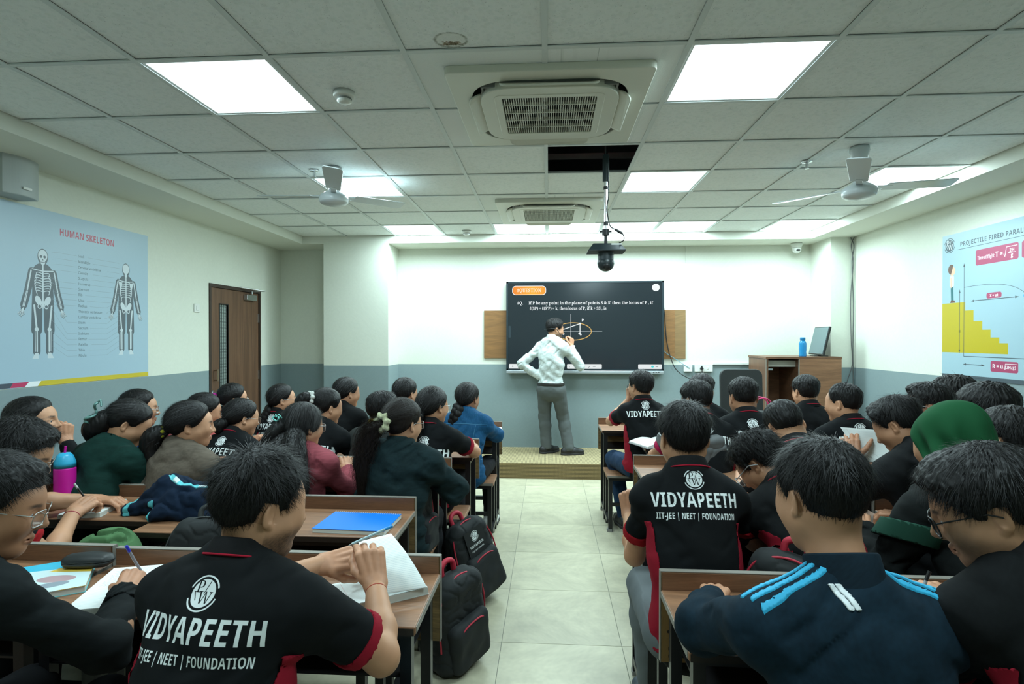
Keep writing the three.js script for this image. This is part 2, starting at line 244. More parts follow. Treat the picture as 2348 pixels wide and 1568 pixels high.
function skeleton(c, x, y, H, back) { // figure of height H with its soles at y
  const D = '#5a646c', B = '#ccd6dc', k = H / 0.78, X = (v) => x + v * k, Y = (v) => y + v * k, seg = (w, col, ...p) => line(c, col, w * k, ...p.map((v, i) => (i % 2 ? Y(v) : X(v))));
  for (const s of [-1, 1]) {                       // body silhouette
    seg(0.052, D, s * 0.085, 0.605, s * 0.115, 0.47, s * 0.145, 0.37); seg(0.036, D, s * 0.115, 0.47, s * 0.15, 0.35);
    seg(0.082, D, s * 0.045, 0.38, s * 0.05, 0.2); seg(0.058, D, s * 0.05, 0.2, s * 0.05, 0.05);
    for (let f = -2; f < 3; f++) seg(0.008, D, s * 0.15, 0.35, s * (0.165 + f * 0.011), 0.29 + Math.abs(f) * 0.008);
  }
  seg(0.17, D, 0, 0.585, 0, 0.55); poly(c, D, X(-0.1), Y(0.62), X(0.1), Y(0.62), X(0.082), Y(0.5), X(0.086), Y(0.36), X(-0.086), Y(0.36), X(-0.082), Y(0.5));
  seg(0.045, D, 0, 0.68, 0, 0.6); ell(c, X(0), Y(0.715), 0.041 * k, 0.056 * k, D);
  ell(c, X(0), Y(0.722), 0.036 * k, 0.042 * k, B);
  if (!back) { seg(0.036, B, 0, 0.70, 0, 0.675); ell(c, X(-0.014), Y(0.715), 0.010 * k, 0.010 * k, D); ell(c, X(0.014), Y(0.715), 0.010 * k, 0.010 * k, D); poly(c, D, X(-0.006), Y(0.69), X(0.006), Y(0.69), X(0), Y(0.702)); seg(0.004, D, -0.016, 0.676, 0.016, 0.676); } else seg(0.028, B, 0, 0.68, 0, 0.665);
  seg(0.012, B, 0, 0.66, 0, 0.38);
  for (let i = 0; i < 8; i++) { const yy = 0.605 - i * 0.018, w = 0.045 + 0.012 * Math.sin(i * 0.45); c.strokeStyle = B; c.lineWidth = 0.0055 * k; for (const s of [-1, 1]) { c.beginPath(); c.moveTo(X(0), Y(yy + (back ? 0.006 : -0.012))); c.quadraticCurveTo(X(s * w * 1.5), Y(yy + 0.014), X(s * w), Y(yy - 0.03)); c.stroke(); } }
  for (const s of [-1, 1]) {
    seg(0.007, B, 0, 0.613, s * 0.082, 0.622); seg(0.011, B, s * 0.09, 0.61, s * 0.118, 0.475); seg(0.006, B, s * 0.116, 0.465, s * 0.142, 0.36); seg(0.006, B, s * 0.124, 0.465, s * 0.152, 0.36);
    for (let f = -2; f < 3; f++) seg(0.0045, B, s * 0.148, 0.35, s * (0.165 + f * 0.011), 0.292 + Math.abs(f) * 0.008);
    ell(c, X(s * 0.036), Y(0.405), 0.022 * k, 0.036 * k, B, null, 0, s * -0.5); ell(c, X(s * 0.026), Y(0.365), 0.014 * k, 0.014 * k, D, B, 0.006 * k);
    if (back) poly(c, B, X(s * 0.04), Y(0.60), X(s * 0.085), Y(0.615), X(s * 0.06), Y(0.53));
    seg(0.014, B, s * 0.068, 0.37, s * 0.05, 0.21); ell(c, X(s * 0.05), Y(0.205), 0.016 * k, 0.014 * k, B); seg(0.011, B, s * 0.047, 0.195, s * 0.047, 0.05); seg(0.005, B, s * 0.062, 0.19, s * 0.06, 0.05); poly(c, B, X(s * 0.035), Y(0.04), X(s * 0.062), Y(0.04), X(s * 0.085), Y(0), X(s * 0.035), Y(0));
  }
  poly(c, B, X(-0.02), Y(0.40), X(0.02), Y(0.40), X(0), Y(0.345));
}
{
  const w = 1.32, h = 1.2, z1 = -4.592, y0 = 1.21;   // local x = -(z - z0)
  const X = (z) => -(z + 3.272), Y = (y) => y - y0;
  const p = poster('wall_poster', 'pale blue human skeleton chart on the wall before the door', w, h, (c) => {
    c.fillStyle = '#a6bfce'; c.fillRect(0, 0, w, h);
    txt(c, 'HUMAN SKELETON', X(-3.972), Y(2.257), 0.068, '#b8465a', 'sans-serif', 'center', 'bold', 0.50);
    skeleton(c, X(-3.592), Y(1.395), 0.755, false); skeleton(c, X(-4.342), Y(1.40), 0.75, true);
    const names = ['Skull', 'Mandible', 'Cervical vertebrae', 'Clavicle', 'Scapula', 'Humerus', 'Sternum', 'Rib', 'Ulna', 'Radius', 'Thoracic vertebrae', 'Lumbar vertebrae', 'Ilium', 'Sacrum', 'Ischium', 'Femur', 'Patella', 'Tibia', 'Fibula'];
    const f = [2.13, 2.08, 2.04, 2.0, null, 1.95, 1.92, 1.86, 1.80, 1.76, null, null, 1.82, null, 1.74, 1.66, 1.58, 1.52, 1.48];
    names.forEach((s, i) => {
      const y = Y(2.133 - i * 0.0405); txt(c, s, X(-3.878), y - 0.008, 0.026, '#4c5760', 'sans-serif', 'left', 'normal');
      if (f[i]) line(c, '#8b98a2', 0.0016, X(-3.66), Y(f[i]), X(i > 11 ? -3.78 : -3.72), y, X(-3.865), y);
      const e = X(-3.878) + 0.014 * s.length + 0.02; line(c, '#8b98a2', 0.0016, e, y, X(i < 9 ? -4.18 : -4.14), y, X(-4.27), y + (i > 8 ? 0.07 : 0.0));
    });
    poly(c, '#4b535f', 0, 0.003, X(-3.355), 0.003, X(-3.375), 0.034, 0, 0.034); poly(c, '#c03a62', X(-3.355), 0.003, X(-3.455), 0.003, X(-3.486), 0.034, X(-3.375), 0.034); poly(c, '#eef2f2', X(-3.455), 0.0, X(-3.55), 0, X(-3.575), 0.034, X(-3.486), 0.034); poly(c, '#cdb832', X(-3.55), 0, w, 0, w, 0.034, X(-3.575), 0.034);
  }, 1100);
  p.position.set(WL, y0, -3.272); p.rotation.y = Math.PI / 2;
}
{
  const w = 1.56, h = 1.215, y0 = 1.197, X = (z) => z + 5.09, Y = (y) => y - y0;
  const p = poster('wall_poster', 'pale blue projectile motion chart with yellow steps and pink formulas', w, h, (c) => {
    c.fillStyle = '#9dbac6'; c.fillRect(0, 0, w, h); c.fillStyle = '#4e5961'; c.fillRect(0, 0, w, 0.032);
    emblem(c, X(-5.005), Y(2.32), 0.062, '#40525c', '#d5e2e8');
    txt(c, 'PROJECTILE FIRED PARALLEL TO HORIZONTAL', X(-4.885), Y(2.295), 0.052, '#46525b', 'sans-serif', 'left', 'bold', 1.13); line(c, '#46525b', 0.004, X(-4.91), Y(2.272), w - 0.05, Y(2.272));
    const box = (z0, z1, ya, yb) => { c.fillStyle = '#a84466'; c.beginPath(); c.roundRect(X(z0), Y(ya), z1 - z0, yb - ya, 0.016); c.fill(); };
    box(-4.712, -4.303, 2.113, 2.236); txt(c, 'Time of flight', X(-4.695), Y(2.155), 0.042, '#e9d4dc', 'sans-serif', 'left', 'bold', 0.17); txt(c, 'T =', X(-4.515), Y(2.155), 0.055, '#f3e6ea', 'sans-serif', 'left', 'bold', 0.07); line(c, '#f3e6ea', 0.005, X(-4.435), Y(2.165), X(-4.425), Y(2.145), X(-4.412), Y(2.215), X(-4.315), Y(2.215)); txt(c, '2H', X(-4.362), Y(2.175), 0.036, '#f3e6ea', 'sans-serif', 'center'); line(c, '#f3e6ea', 0.004, X(-4.395), Y(2.169), X(-4.33), Y(2.169)); txt(c, 'g', X(-4.362), Y(2.135), 0.04, '#f3e6ea', 'sans-serif', 'center');
    box(-4.275, -3.80, 2.113, 2.236);
    poly(c, '#b8a71d', 0, Y(1.83), X(-4.822), Y(1.83), X(-4.822), Y(1.76), X(-4.732), Y(1.76), X(-4.732), Y(1.67), X(-4.64), Y(1.67), X(-4.64), Y(1.6), X(-4.557), Y(1.6), X(-4.557), Y(1.538), X(-4.472), Y(1.538), X(-4.472), Y(1.495), X(-4.39), Y(1.495), X(-4.39), Y(1.413), 0, Y(1.413));
    const dk = '#3f484f', arrow = (...p) => { line(c, dk, 0.005, ...p); const n = p.length; for (const [a, b, q, s] of [[p[0], p[1], p[2], p[3]], [p[n - 2], p[n - 1], p[n - 4], p[n - 3]]]) { const t = Math.atan2(b - s, a - q); poly(c, dk, a, b, a - 0.028 * Math.cos(t - 0.35), b - 0.028 * Math.sin(t - 0.35), a - 0.028 * Math.cos(t + 0.35), b - 0.028 * Math.sin(t + 0.35)); } };
    line(c, dk, 0.005, X(-4.836), Y(2.138), X(-4.836), Y(1.384), w - 0.06, Y(1.384)); poly(c, dk, X(-4.836), Y(2.15), X(-4.847), Y(2.12), X(-4.825), Y(2.12)); arrow(X(-4.885), Y(1.934), X(-4.885), Y(1.412)); txt(c, 'H', X(-4.895), Y(1.58), 0.03, '#6b6514'); arrow(X(-4.756), Y(1.834), X(-4.304), Y(1.836)); arrow(X(-4.838), Y(1.319), X(-4.62), Y(1.319));
    c.strokeStyle = dk; c.lineWidth = 0.003; c.beginPath(); c.moveTo(X(-4.836), Y(1.95)); c.quadraticCurveTo(X(-4.35), Y(1.975), X(-4.24), Y(1.85)); c.stroke(); ell(c, X(-4.24), Y(1.84), 0.018, 0.018, '#2a93d6'); line(c, '#2a7fae', 0.004, X(-4.24), Y(1.83), X(-4.24), Y(1.67)); txt(c, 'V', X(-4.24), Y(1.60), 0.036, dk, 'sans-serif', 'center'); line(c, '#b8465a', 0.004, X(-4.245), Y(2.03), X(-4.245), Y(1.92));
    box(-4.6, -4.454, 1.842, 1.886); txt(c, 'X = ut', X(-4.527), Y(1.853), 0.03, '#f3e6ea', 'sans-serif', 'center'); box(-4.555, -4.3, 1.275, 1.358); txt(c, 'R = u', X(-4.54), Y(1.303), 0.045, '#f3e6ea', 'sans-serif', 'left', 'bold', 0.105); line(c, '#f3e6ea', 0.004, X(-4.43), Y(1.31), X(-4.422), Y(1.295), X(-4.415), Y(1.34), X(-4.315), Y(1.34)); txt(c, '(2H/g)', X(-4.37), Y(1.303), 0.034, '#f3e6ea', 'sans-serif', 'center');
    const bxx = X(-4.975);       // small figure of a boy standing on the top step
    line(c, '#2f6a70', 0.03, bxx, Y(1.98), bxx + 0.005, Y(1.86)); poly(c, '#6b4238', bxx - 0.02, Y(1.832), bxx + 0.04, Y(1.832), bxx + 0.03, Y(1.852), bxx - 0.01, Y(1.856)); c.fillStyle = '#d4dadb'; c.beginPath(); c.roundRect(bxx - 0.026, Y(1.965), 0.05, 0.10, 0.018); c.fill(); line(c, '#e0b59a', 0.013, bxx - 0.012, Y(2.04), bxx - 0.010, Y(1.965)); ell(c, bxx + 0.004, Y(2.10), 0.034, 0.038, '#e3b79c'); c.beginPath(); c.ellipse(bxx - 0.008, Y(2.115), 0.038, 0.042, 0, 0.9, 4.6); c.fillStyle = '#6b5148'; c.fill();
  }, 1000);
  p.position.set(WR, y0, -5.09); p.rotation.y = -Math.PI / 2;
}
// ---------------------------------------------------------------- board wall
{
  const b = thing('backing_board', 'brown plywood backing board on the wall behind the screen', 'board', [0, 0, ZB]);
  obj('panel', bx(-0.806, 1.55, 1.283, 1.88, 0.001, 0.02), boardWood, b); obj('bare_strip', bx(1.55, 1.679, 1.283, 1.88, 0.001, 0.018), std({ map: rep(boardTex, 1 / 1.6, 1 / 1.2), color: lin(1.0, 1.25, 1.6), roughness: 0.8 }), b);
}
{
  const tv = thing('interactive_display', 'large dark interactive screen with geometry question on front wall', 'screen', [0, 0, -6.9]);
  const x0 = -0.52, x1 = 1.40, y0 = 1.135, y1 = 2.232, sx0 = x0 + 0.022, sx1 = x1 - 0.022, sy0 = y0 + 0.02, sy1 = y1 - 0.02, px = 1050;
  obj('housing', [bx(x0, x1, y0, y1, -0.075, -0.004, 0.004), bx(x0, x1, y1 - 0.02, y1, -0.01, 0.006), bx(x0, sx0, y0, y1, -0.01, 0.006), bx(sx1, x1, y0, y1, -0.01, 0.006), bx(x0, x1, y0, sy0, -0.01, 0.006)], flat(0.012, 0.022, 0.028, 0.35), tv);
  obj('bottom_rail', bx(x0, x1, y0 - 0.037, y0, -0.07, 0.012, 0.006), std({ color: lin(0.38, 0.42, 0.44), roughness: 0.35, metalness: 0.4 }), tv);
  for (const q of [1.27, 1.30, 1.33]) obj('port', bx(q, q + 0.015, y0 - 0.022, y0 - 0.014, 0.011, 0.0135), blackPlastic, tv);
  const W = sx1 - sx0, H = sy1 - sy0, t = canvasTex(Math.round(W * px), Math.round(H * px), (c) => {
    c.scale(px, -px); c.translate(-sx0, -sy1); c.fillStyle = '#1a262c'; c.fillRect(sx0, sy0, W, H);
    const g = c.createLinearGradient(-0.44, 0, -0.03, 0); g.addColorStop(0, '#f58a1c'); g.addColorStop(0.6, '#ffb52e'); g.addColorStop(1, '#f59a20'); c.fillStyle = '#ffffff'; c.beginPath(); c.roundRect(-0.447, 2.065, 0.418, 0.114, 0.045); c.fill(); c.fillStyle = g; c.beginPath(); c.roundRect(-0.440, 2.072, 0.404, 0.10, 0.04); c.fill();
    txt(c, '#QUESTION', -0.238, 2.102, 0.062, '#fff3dc', 'serif', 'center', 'bold', 0.30);
    txt(c, '#Q.', -0.385, 1.948, 0.052, '#f4f7f8', 'serif', 'left', 'bold', 0.075); txt(c, 'If P be any point in the plane of points S & S\u2032 then the locus of P , if', -0.245, 1.948, 0.052, '#f4f7f8', 'serif', 'left', 'bold', 1.515); txt(c, '\u2113(SP) + \u2113(S\u2032P) = k, then locus of P, if k > SS\u2032, is', -0.232, 1.882, 0.052, '#f4f7f8', 'serif', 'left', 'bold', 0.94);
    c.setLineDash([0.008, 0.004]); line(c, '#e8eef0', 0.006, 0.275, 1.83, 0.275, 1.42); line(c, '#e8eef0', 0.006, 0.0, 1.62, 0.655, 1.62); c.setLineDash([]);
    ell(c, 0.30, 1.616, 0.225, 0.107, null, '#e3b660', 0.009); line(c, '#f0f4f4', 0.010, 0.15, 1.63, 0.387, 1.712, 0.387, 1.595); ell(c, 0.387, 1.712, 0.012, 0.012, '#f0f4f4'); ell(c, 0.38, 1.59, 0.013, 0.013, '#f0f4f4'); ell(c, 0.396, 1.578, 0.011, 0.011, '#f0f4f4'); txt(c, 'P', 0.405, 1.738, 0.05, '#f4f7f8', 'sans-serif', 'left'); ell(c, 0.185, 1.585, 0.012, 0.012, '#f0f4f4');
    c.fillStyle = '#e4eaea'; for (const [a, b] of [[-0.487, -0.255], [0.228, 0.653], [1.092, 1.376]]) { c.beginPath(); c.roundRect(a, 1.157, b - a, 0.058, 0.010); c.fill(); }
    txt(c, '+  \u25C2  _  \u25B8', -0.455, 1.172, 0.035, '#33403f', 'sans-serif', 'left', 'bold', 0.17); line(c, '#33403f', 0.004, 0.25, 1.19, 0.262, 1.178); line(c, '#33403f', 0.004, 0.49, 1.172, 0.51, 1.19); line(c, '#33403f', 0.004, 0.545, 1.186, 0.575, 1.186); line(c, '#33403f', 0.004, 0.3, 1.19, 0.32, 1.19); ell(c, 1.265, 1.186, 0.016, 0.012, '#4ad3d6'); line(c, '#6b7676', 0.006, 1.305, 1.186, 1.33, 1.186);
    ell(c, 1.304, 2.15, 0.046, 0.046, '#f2f6f6'); c.fillStyle = '#33444c'; c.beginPath(); c.roundRect(sx0 + 0.004, 1.54, 0.028, 0.145, 0.008); c.fill();
  });
  const f = new THREE.PlaneGeometry(W, H); f.translate((sx0 + sx1) / 2, (sy0 + sy1) / 2, 0.0005);
  obj('screen_glass', f, new THREE.MeshPhysicalMaterial({ color: lin(0.008, 0.010, 0.011), roughness: 0.16, emissive: 0xffffff, emissiveMap: t, emissiveIntensity: 1.0 }), tv);
}
{ // sockets and trunking by the screen
  const s = thing('wall_socket', 'small white cable box on the wall below the screen cables', 'socket', [1.708, 1.168, ZB]); obj('box', bx(-0.05, 0.05, -0.045, 0.045, 0, 0.035, 0.004), whitePlastic, s); obj('cable_entry', bar([0.01, 0.0, 0.034], [0.01, 0.0, 0.04], 0.006), blackPlastic, s);
  const d = thing('wall_socket', 'wide white double socket with a black plug in it', 'socket', [1.897, 1.168, ZB]); obj('plate', bx(-0.107, 0.107, -0.045, 0.045, 0, 0.03, 0.004), whitePlastic, d); obj('plug', [bar([-0.03, -0.005, 0.03], [-0.03, -0.005, 0.065], 0.018), bar([-0.03, 0.012, 0.05], [-0.03, 0.028, 0.05], 0.009)], blackPlastic, d); obj('rocker', bx(0.035, 0.055, -0.015, 0.015, 0.028, 0.034, 0.002), whitePlastic, d);
  const t = thing('cable_trunking', 'thin white cable trunking running from socket to podium', 'trunking', [0, 0, ZB + 0.004]); obj('channel', bx(2.006, 2.63, 1.212, 1.232, 0, 0.02), whitePlastic, t); obj('riser', bx(2.61, 2.635, 0.17, 1.212, 0, 0.022), whitePlastic, t);
  tag(obj('screen_cable', tube([[1.395, 2.0, -6.96], [1.42, 1.85, -6.965], [1.45, 1.5, -6.97], [1.50, 1.28, -6.96], [1.56, 1.15, -6.955], [1.66, 1.07, -6.95], [1.80, 1.02, -6.94], [1.86, 1.10, -6.93], [1.868, 1.155, -6.935]], 0.0055, 6, 60), flat(0.02, 0.02, 0.02)), 'black cable hanging from the screen edge to the socket', 'cable');
  tag(obj('screen_cable', tube([[1.40, 1.40, -6.96], [1.43, 1.36, -6.965], [1.55, 1.28, -6.965], [1.64, 1.22, -6.965], [1.716, 1.17, -6.962]], 0.004, 6, 40), flat(0.12, 0.32, 0.42)), 'thin blue cable from screen to the small cable box', 'cable');
  tag(obj('wall_conduit', bx(1.678, 1.694, 2.46, BORDER, ZB, ZB + 0.014), wallPaint), 'short white conduit stub above the screen', 'conduit');
  tag(obj('corner_cable', tube([[3.40, 2.66, -6.47], [3.375, 2.58, -6.48], [3.39, 2.4, -6.47], [3.37, 2.0, -6.48], [3.372, 1.5, -6.47], [3.385, 1.25, -6.47], [3.33, 1.05, -6.47], [3.30, 0.9, -6.46]], 0.0045, 6, 80), flat(0.10, 0.10, 0.10)), 'thin dark cable looping down the corner onto the podium', 'cable');
  tag(obj('corner_cable', tube([[3.37, 2.66, -6.485], [3.40, 2.57, -6.475], [3.385, 2.4, -6.485], [3.40, 1.9, -6.48], [3.395, 1.4, -6.48], [3.405, 0.9, -6.48], [3.40, 0.3, -6.48]], 0.0055, 6, 80), flat(0.12, 0.13, 0.13)), 'straight grey cable running down the corner to the floor', 'cable');
}
{ // dome camera under the border
  const c = thing('dome_camera', 'white security dome camera under the ceiling border', 'camera', [2.944, BORDER, -6.86]);
  obj('base', lathe([[0, 0], [0.062, 0], [0.064, -0.02], [0.056, -0.045], [0.05, -0.06], [0, -0.06]]), whitePlastic, c);
  obj('ball', move(new THREE.SphereGeometry(0.05, 24, 16), 0, -0.075, 0.004), whitePlastic, c); obj('lens', move(new THREE.CapsuleGeometry(0.012, 0.022, 4, 10), 0, -0.09, 0.048, 0, 0, Math.PI / 2), blackPlastic, c);
}
{ // podium
  const p = thing('podium', 'brown laminate podium with open bay beside the corner pillar', 'podium', [2.78, 0.167, -6.42]);
  const H = 1.165, a = -0.40, b = 0.385, m = -0.055, f = 0.14, k = -0.40;
  obj('top', bx(a - 0.01, b + 0.01, H - 0.025, H, k, f + 0.01, 0.003), woodDark, p); obj('side_panel', bx(a, a + 0.02, 0, H - 0.025, k, f, 0, true), woodDark, p); obj('side_panel', bx(b - 0.02, b, 0, H - 0.025, k, f, 0, true), woodDark, p); obj('back_panel', bx(a + 0.02, b - 0.02, 0, H - 0.025, k, k + 0.02), woodDark, p);
  obj('front_panel', bx(m, b, 0.0, H - 0.025, f, f + 0.018), wood, p); obj('divider', bx(m, m + 0.02, 0, H - 0.025, k + 0.02, f), woodDark, p); obj('edge_strip', [bx(m - 0.006, m, 0, H - 0.03, f - 0.004, f + 0.018), bx(a - 0.004, a, 0, H - 0.025, f - 0.01, f + 0.002)], edgeBand, p);
  obj('keyboard_tray', [bx(a + 0.02, m, H - 0.115, H - 0.055, f - 0.10, f - 0.085), bx(a + 0.02, m, H - 0.055, H - 0.045, k + 0.05, f - 0.085)], flat(0.45, 0.44, 0.38), p); obj('shelf', bx(a + 0.02, m, 0.42, 0.44, k + 0.02, f - 0.03), woodDark, p); obj('lock_plate', bx(a + 0.05, a + 0.10, H - 0.155, H - 0.135, f - 0.086, f - 0.08), steel, p);
  const mo = thing('monitor', 'thin black monitor leaning back on top of podium', 'monitor', [2.985, 0.167 + H, -6.50], R(-97));
  const sc = new THREE.Group(); const tilt = (g) => move(g, 0, 0.02, 0, 0, -0.22); obj('case', tilt(bx(-0.23, 0.23, 0, 0.32, -0.035, -0.012, 0.006)), blackPlastic, mo); const mg = tilt(bx(-0.22, 0.22, 0.012, 0.31, -0.012, -0.009)); obj('screen', mg, new THREE.MeshPhysicalMaterial({ color: lin(0.10, 0.16, 0.18), roughness: 0.12 }), mo); obj('stand', [bx(-0.08, 0.08, 0, 0.008, -0.12, 0.02), tilt(bx(-0.03, 0.03, 0.0, 0.16, -0.06, -0.035))], blackPlastic, mo); obj('power_box', tilt(bx(-0.09, 0.09, 0.08, 0.24, -0.055, -0.035, 0.006)), blackPlastic, mo);
  const bt = thing('water_bottle', 'translucent blue water bottle standing on the podium', 'bottle', [2.785, 0.167 + H, -6.33]);
  obj('body', lathe([[0, 0], [0.036, 0], [0.038, 0.01], [0.036, 0.05], [0.038, 0.08], [0.038, 0.145], [0.03, 0.165], [0.024, 0.172], [0.024, 0.18], [0, 0.18]]), new THREE.MeshPhysicalMaterial({ color: lin(0.05, 0.42, 0.75), roughness: 0.15, transmission: 0.55, thickness: 0 }), bt); obj('cap', lathe([[0, 0.178], [0.027, 0.178], [0.027, 0.205], [0.024, 0.21], [0, 0.21]]), flat(0.02, 0.22, 0.48, 0.4), bt);
}
{ // office chair
  const c = thing('office_chair', 'black mesh office chair standing between socket and podium', 'chair', [1.885, 0.0, -5.62], R(4));
  const sh = rrect(0.40, 0.50, 0.07), g = new THREE.ExtrudeGeometry(sh, { depth: 0.02, bevelEnabled: true, bevelSize: 0.008, bevelThickness: 0.008, bevelSegments: 2 });
  const hole = rrect(0.37, 0.47, 0.06); obj('backrest', move(g, 0, 0.97, 0.0, 0, -0.06), flat(0.02, 0.024, 0.024, 0.6), c);
  obj('seat', bx(-0.24, 0.24, 0.44, 0.52, -0.50, -0.03, 0.03), flat(0.015, 0.016, 0.016, 0.8), c); for (const s of [-1, 1]) obj('armrest', [bx(s * 0.30 - 0.03, s * 0.30 + 0.03, 0.69, 0.72, -0.34, -0.06, 0.012), bx(s * 0.29 - 0.015, s * 0.29 + 0.015, 0.47, 0.69, -0.22, -0.16)], blackPlastic, c);
  obj('gas_lift', bar([0, 0.12, -0.26], [0, 0.45, -0.26], 0.028), blackPlastic, c); for (let i = 0; i < 5; i++) { const a = i * 1.2566, x = Math.sin(a) * 0.28, z = -0.26 + Math.cos(a) * 0.28; obj('base_arm', bar([0, 0.11, -0.26], [x, 0.075, z], 0.018), blackPlastic, c); obj('castor', move(new THREE.CylinderGeometry(0.027, 0.027, 0.04, 14), x, 0.027, z, a, 0, Math.PI / 2), blackPlastic, c); }
  obj('back_bracket', bx(-0.04, 0.04, 0.46, 0.80, 0.005, 0.025), blackPlastic, c);
}
// ---------------------------------------------------------------- ceiling fixtures
const ductGrey = flat(0.22, 0.23, 0.22, 0.8);
function aircon(label, z) {
  const a = thing('air_conditioner', label, 'air conditioner', [gx(0) + 0.02, CEIL, z]);
  const ring = (w, r, wi, ri, d, y) => { const s = rrect(w, w, r); s.holes.push(rrect(wi, wi, ri)); const g = new THREE.ExtrudeGeometry(s, { depth: d, bevelEnabled: true, bevelSize: 0.004, bevelThickness: 0.004, bevelSegments: 2, curveSegments: 12 }); g.rotateX(Math.PI / 2); g.translate(0, y, 0); return g; };
  obj('panel', ring(0.942, 0.03, 0.775, 0.23, 0.028, 0.002), creamPlastic, a); obj('casing', [bx(-0.41, 0.41, 0.24, 0.25, -0.41, 0.41), bx(-0.41, -0.40, 0.02, 0.24, -0.41, 0.41), bx(0.40, 0.41, 0.02, 0.24, -0.41, 0.41), bx(-0.40, 0.40, 0.02, 0.24, -0.41, -0.40), bx(-0.40, 0.40, 0.02, 0.24, 0.40, 0.41)], ductGrey, a); obj('inner_shroud', [bx(-0.325, -0.315, -0.03, 0.2, -0.325, 0.325), bx(0.315, 0.325, -0.03, 0.2, -0.325, 0.325), bx(-0.315, 0.315, -0.03, 0.2, -0.325, -0.315), bx(-0.315, 0.315, -0.03, 0.2, 0.315, 0.325)], ductGrey, a);
  obj('centre_frame', ring(0.675, 0.17, 0.475, 0.02, 0.03, -0.012), creamPlastic, a); obj('grille_surround', ring(0.535, 0.04, 0.475, 0.02, 0.004, -0.0405), creamPlastic, a);
  obj('filter', bx(-0.315, 0.315, 0.12, 0.124, -0.315, 0.315), ductGrey, a);
  const sl = []; for (let i = 0; i < 41; i++) { const x = -0.235 + i * 0.01175; sl.push(bx(x - 0.0019, x + 0.0019, -0.044, -0.034, -0.238, 0.238)); } for (let i = 1; i < 5; i++) { const zz = -0.24 + i * 0.096; sl.push(bx(-0.238, 0.238, -0.046, -0.03, zz - 0.003, zz + 0.003)); }
  obj('grille_slats', sl, creamPlastic, a);
  for (let k = 0; k < 4; k++) {
    const s = rrect(0.46, 0.082, 0.04), g = new THREE.ExtrudeGeometry(s, { depth: 0.004, bevelEnabled: true, bevelSize: 0.003, bevelThickness: 0.003, bevelSegments: 2, curveSegments: 10 });
    const p = g.attributes.position; for (let i = 0; i < p.count; i++) p.setZ(i, p.getZ(i) + 3.5 * p.getY(i) * p.getY(i)); g.computeVertexNormals(); g.rotateX(R(118)); g.translate(0, -0.028, 0.362); g.rotateY(k * Math.PI / 2); obj('louvre_flap', g, creamPlastic, a);
  }
  for (let k = 0; k < 4; k++) obj('corner_cover', move(bx(-0.035, 0.035, -0.02, 0.012, -0.02, 0.02), 0.335 * Math.SQRT1_2 * (k & 1 ? 1 : -1) * 1.46, 0, 0.335 * Math.SQRT1_2 * (k & 2 ? 1 : -1) * 1.46, Math.PI / 4 * ((k & 1) === ((k & 2) >> 1) ? 1 : -1)), creamPlastic, a);
  return a;
}
aircon('large cream cassette air conditioner with square grille, over the aisle', -2.965); aircon('small-looking cream cassette air conditioner at the far light panels', -5.36);
function fan(label, x, z, turn, hubY) {
  const f = thing('ceiling_fan', label, 'ceiling fan', [x, 0, z], R(turn)), y = hubY;
  obj('canopy', move(lathe([[0, 0.004], [0.055, 0.004], [0.058, -0.02], [0.045, -0.075], [0.022, -0.09], [0, -0.09]]), 0, CEIL, 0), fanWhite, f); obj('down_rod', bar([0, y + 0.05, 0], [0, CEIL - 0.05, 0], 0.014), fanWhite, f);
  obj('motor_cover', move(lathe([[0, -0.055], [0.05, -0.052], [0.088, -0.04], [0.098, -0.028]]), 0, y, 0), fanWhite, f); obj('motor', move(lathe([[0.098, -0.028], [0.103, -0.01], [0.1, 0.012], [0.07, 0.035], [0.04, 0.05], [0.025, 0.09], [0, 0.09]]), 0, y, 0), fanWhite, f);
  for (let k = 0; k < 3; k++) {
    const s = new THREE.Shape(); s.moveTo(-0.045, -0.16); s.lineTo(-0.058, -0.56); s.quadraticCurveTo(-0.056, -0.60, -0.03, -0.60); s.lineTo(0.05, -0.585); s.quadraticCurveTo(0.066, -0.58, 0.065, -0.55); s.lineTo(0.05, -0.16); s.closePath();
    const g = new THREE.ExtrudeGeometry(s, { depth: 0.003, bevelEnabled: true, bevelSize: 0.002, bevelThickness: 0.0015, bevelSegments: 1 }); g.rotateX(Math.PI / 2); const M = (q) => { q.applyMatrix4(new THREE.Matrix4().makeRotationZ(0.17)); q.applyMatrix4(new THREE.Matrix4().makeRotationX(0.05)); q.rotateY(k * R(120)); q.translate(0, y + 0.02, 0); return q; };
    const b = obj('blade', M(g), fanWhite, f); obj('blade_iron', M(bx(-0.018, 0.018, -0.006, 0.002, -0.2, -0.085)), fanWhite, b);
  }
}
fan('white ceiling fan hanging on the door side of the room', -1.535, -3.92, 201, 2.535); fan('white ceiling fan hanging beside the poster-side light panel', 1.985, -3.72, 152, 2.475);
function detector(label, x, z) { const d = thing('smoke_detector', label, 'smoke detector', [x, CEIL, z]); obj('base', lathe([[0, 0.008], [0.052, 0.008], [0.054, -0.012], [0.048, -0.022], [0, -0.022]]), whitePlastic, d); obj('chamber', lathe([[0, -0.022], [0.034, -0.022], [0.036, -0.04], [0.024, -0.048], [0, -0.05]]), whitePlastic, d); obj('vent_slot', lathe([[0.0345, -0.026], [0.0365, -0.026], [0.0365, -0.031], [0.0345, -0.031]]), ductGrey, d); }
detector('white smoke detector near the big LED panel on the door side', -1.014, -2.73); detector('white smoke detector on the blank tile at the far edge', -0.93, -6.32);
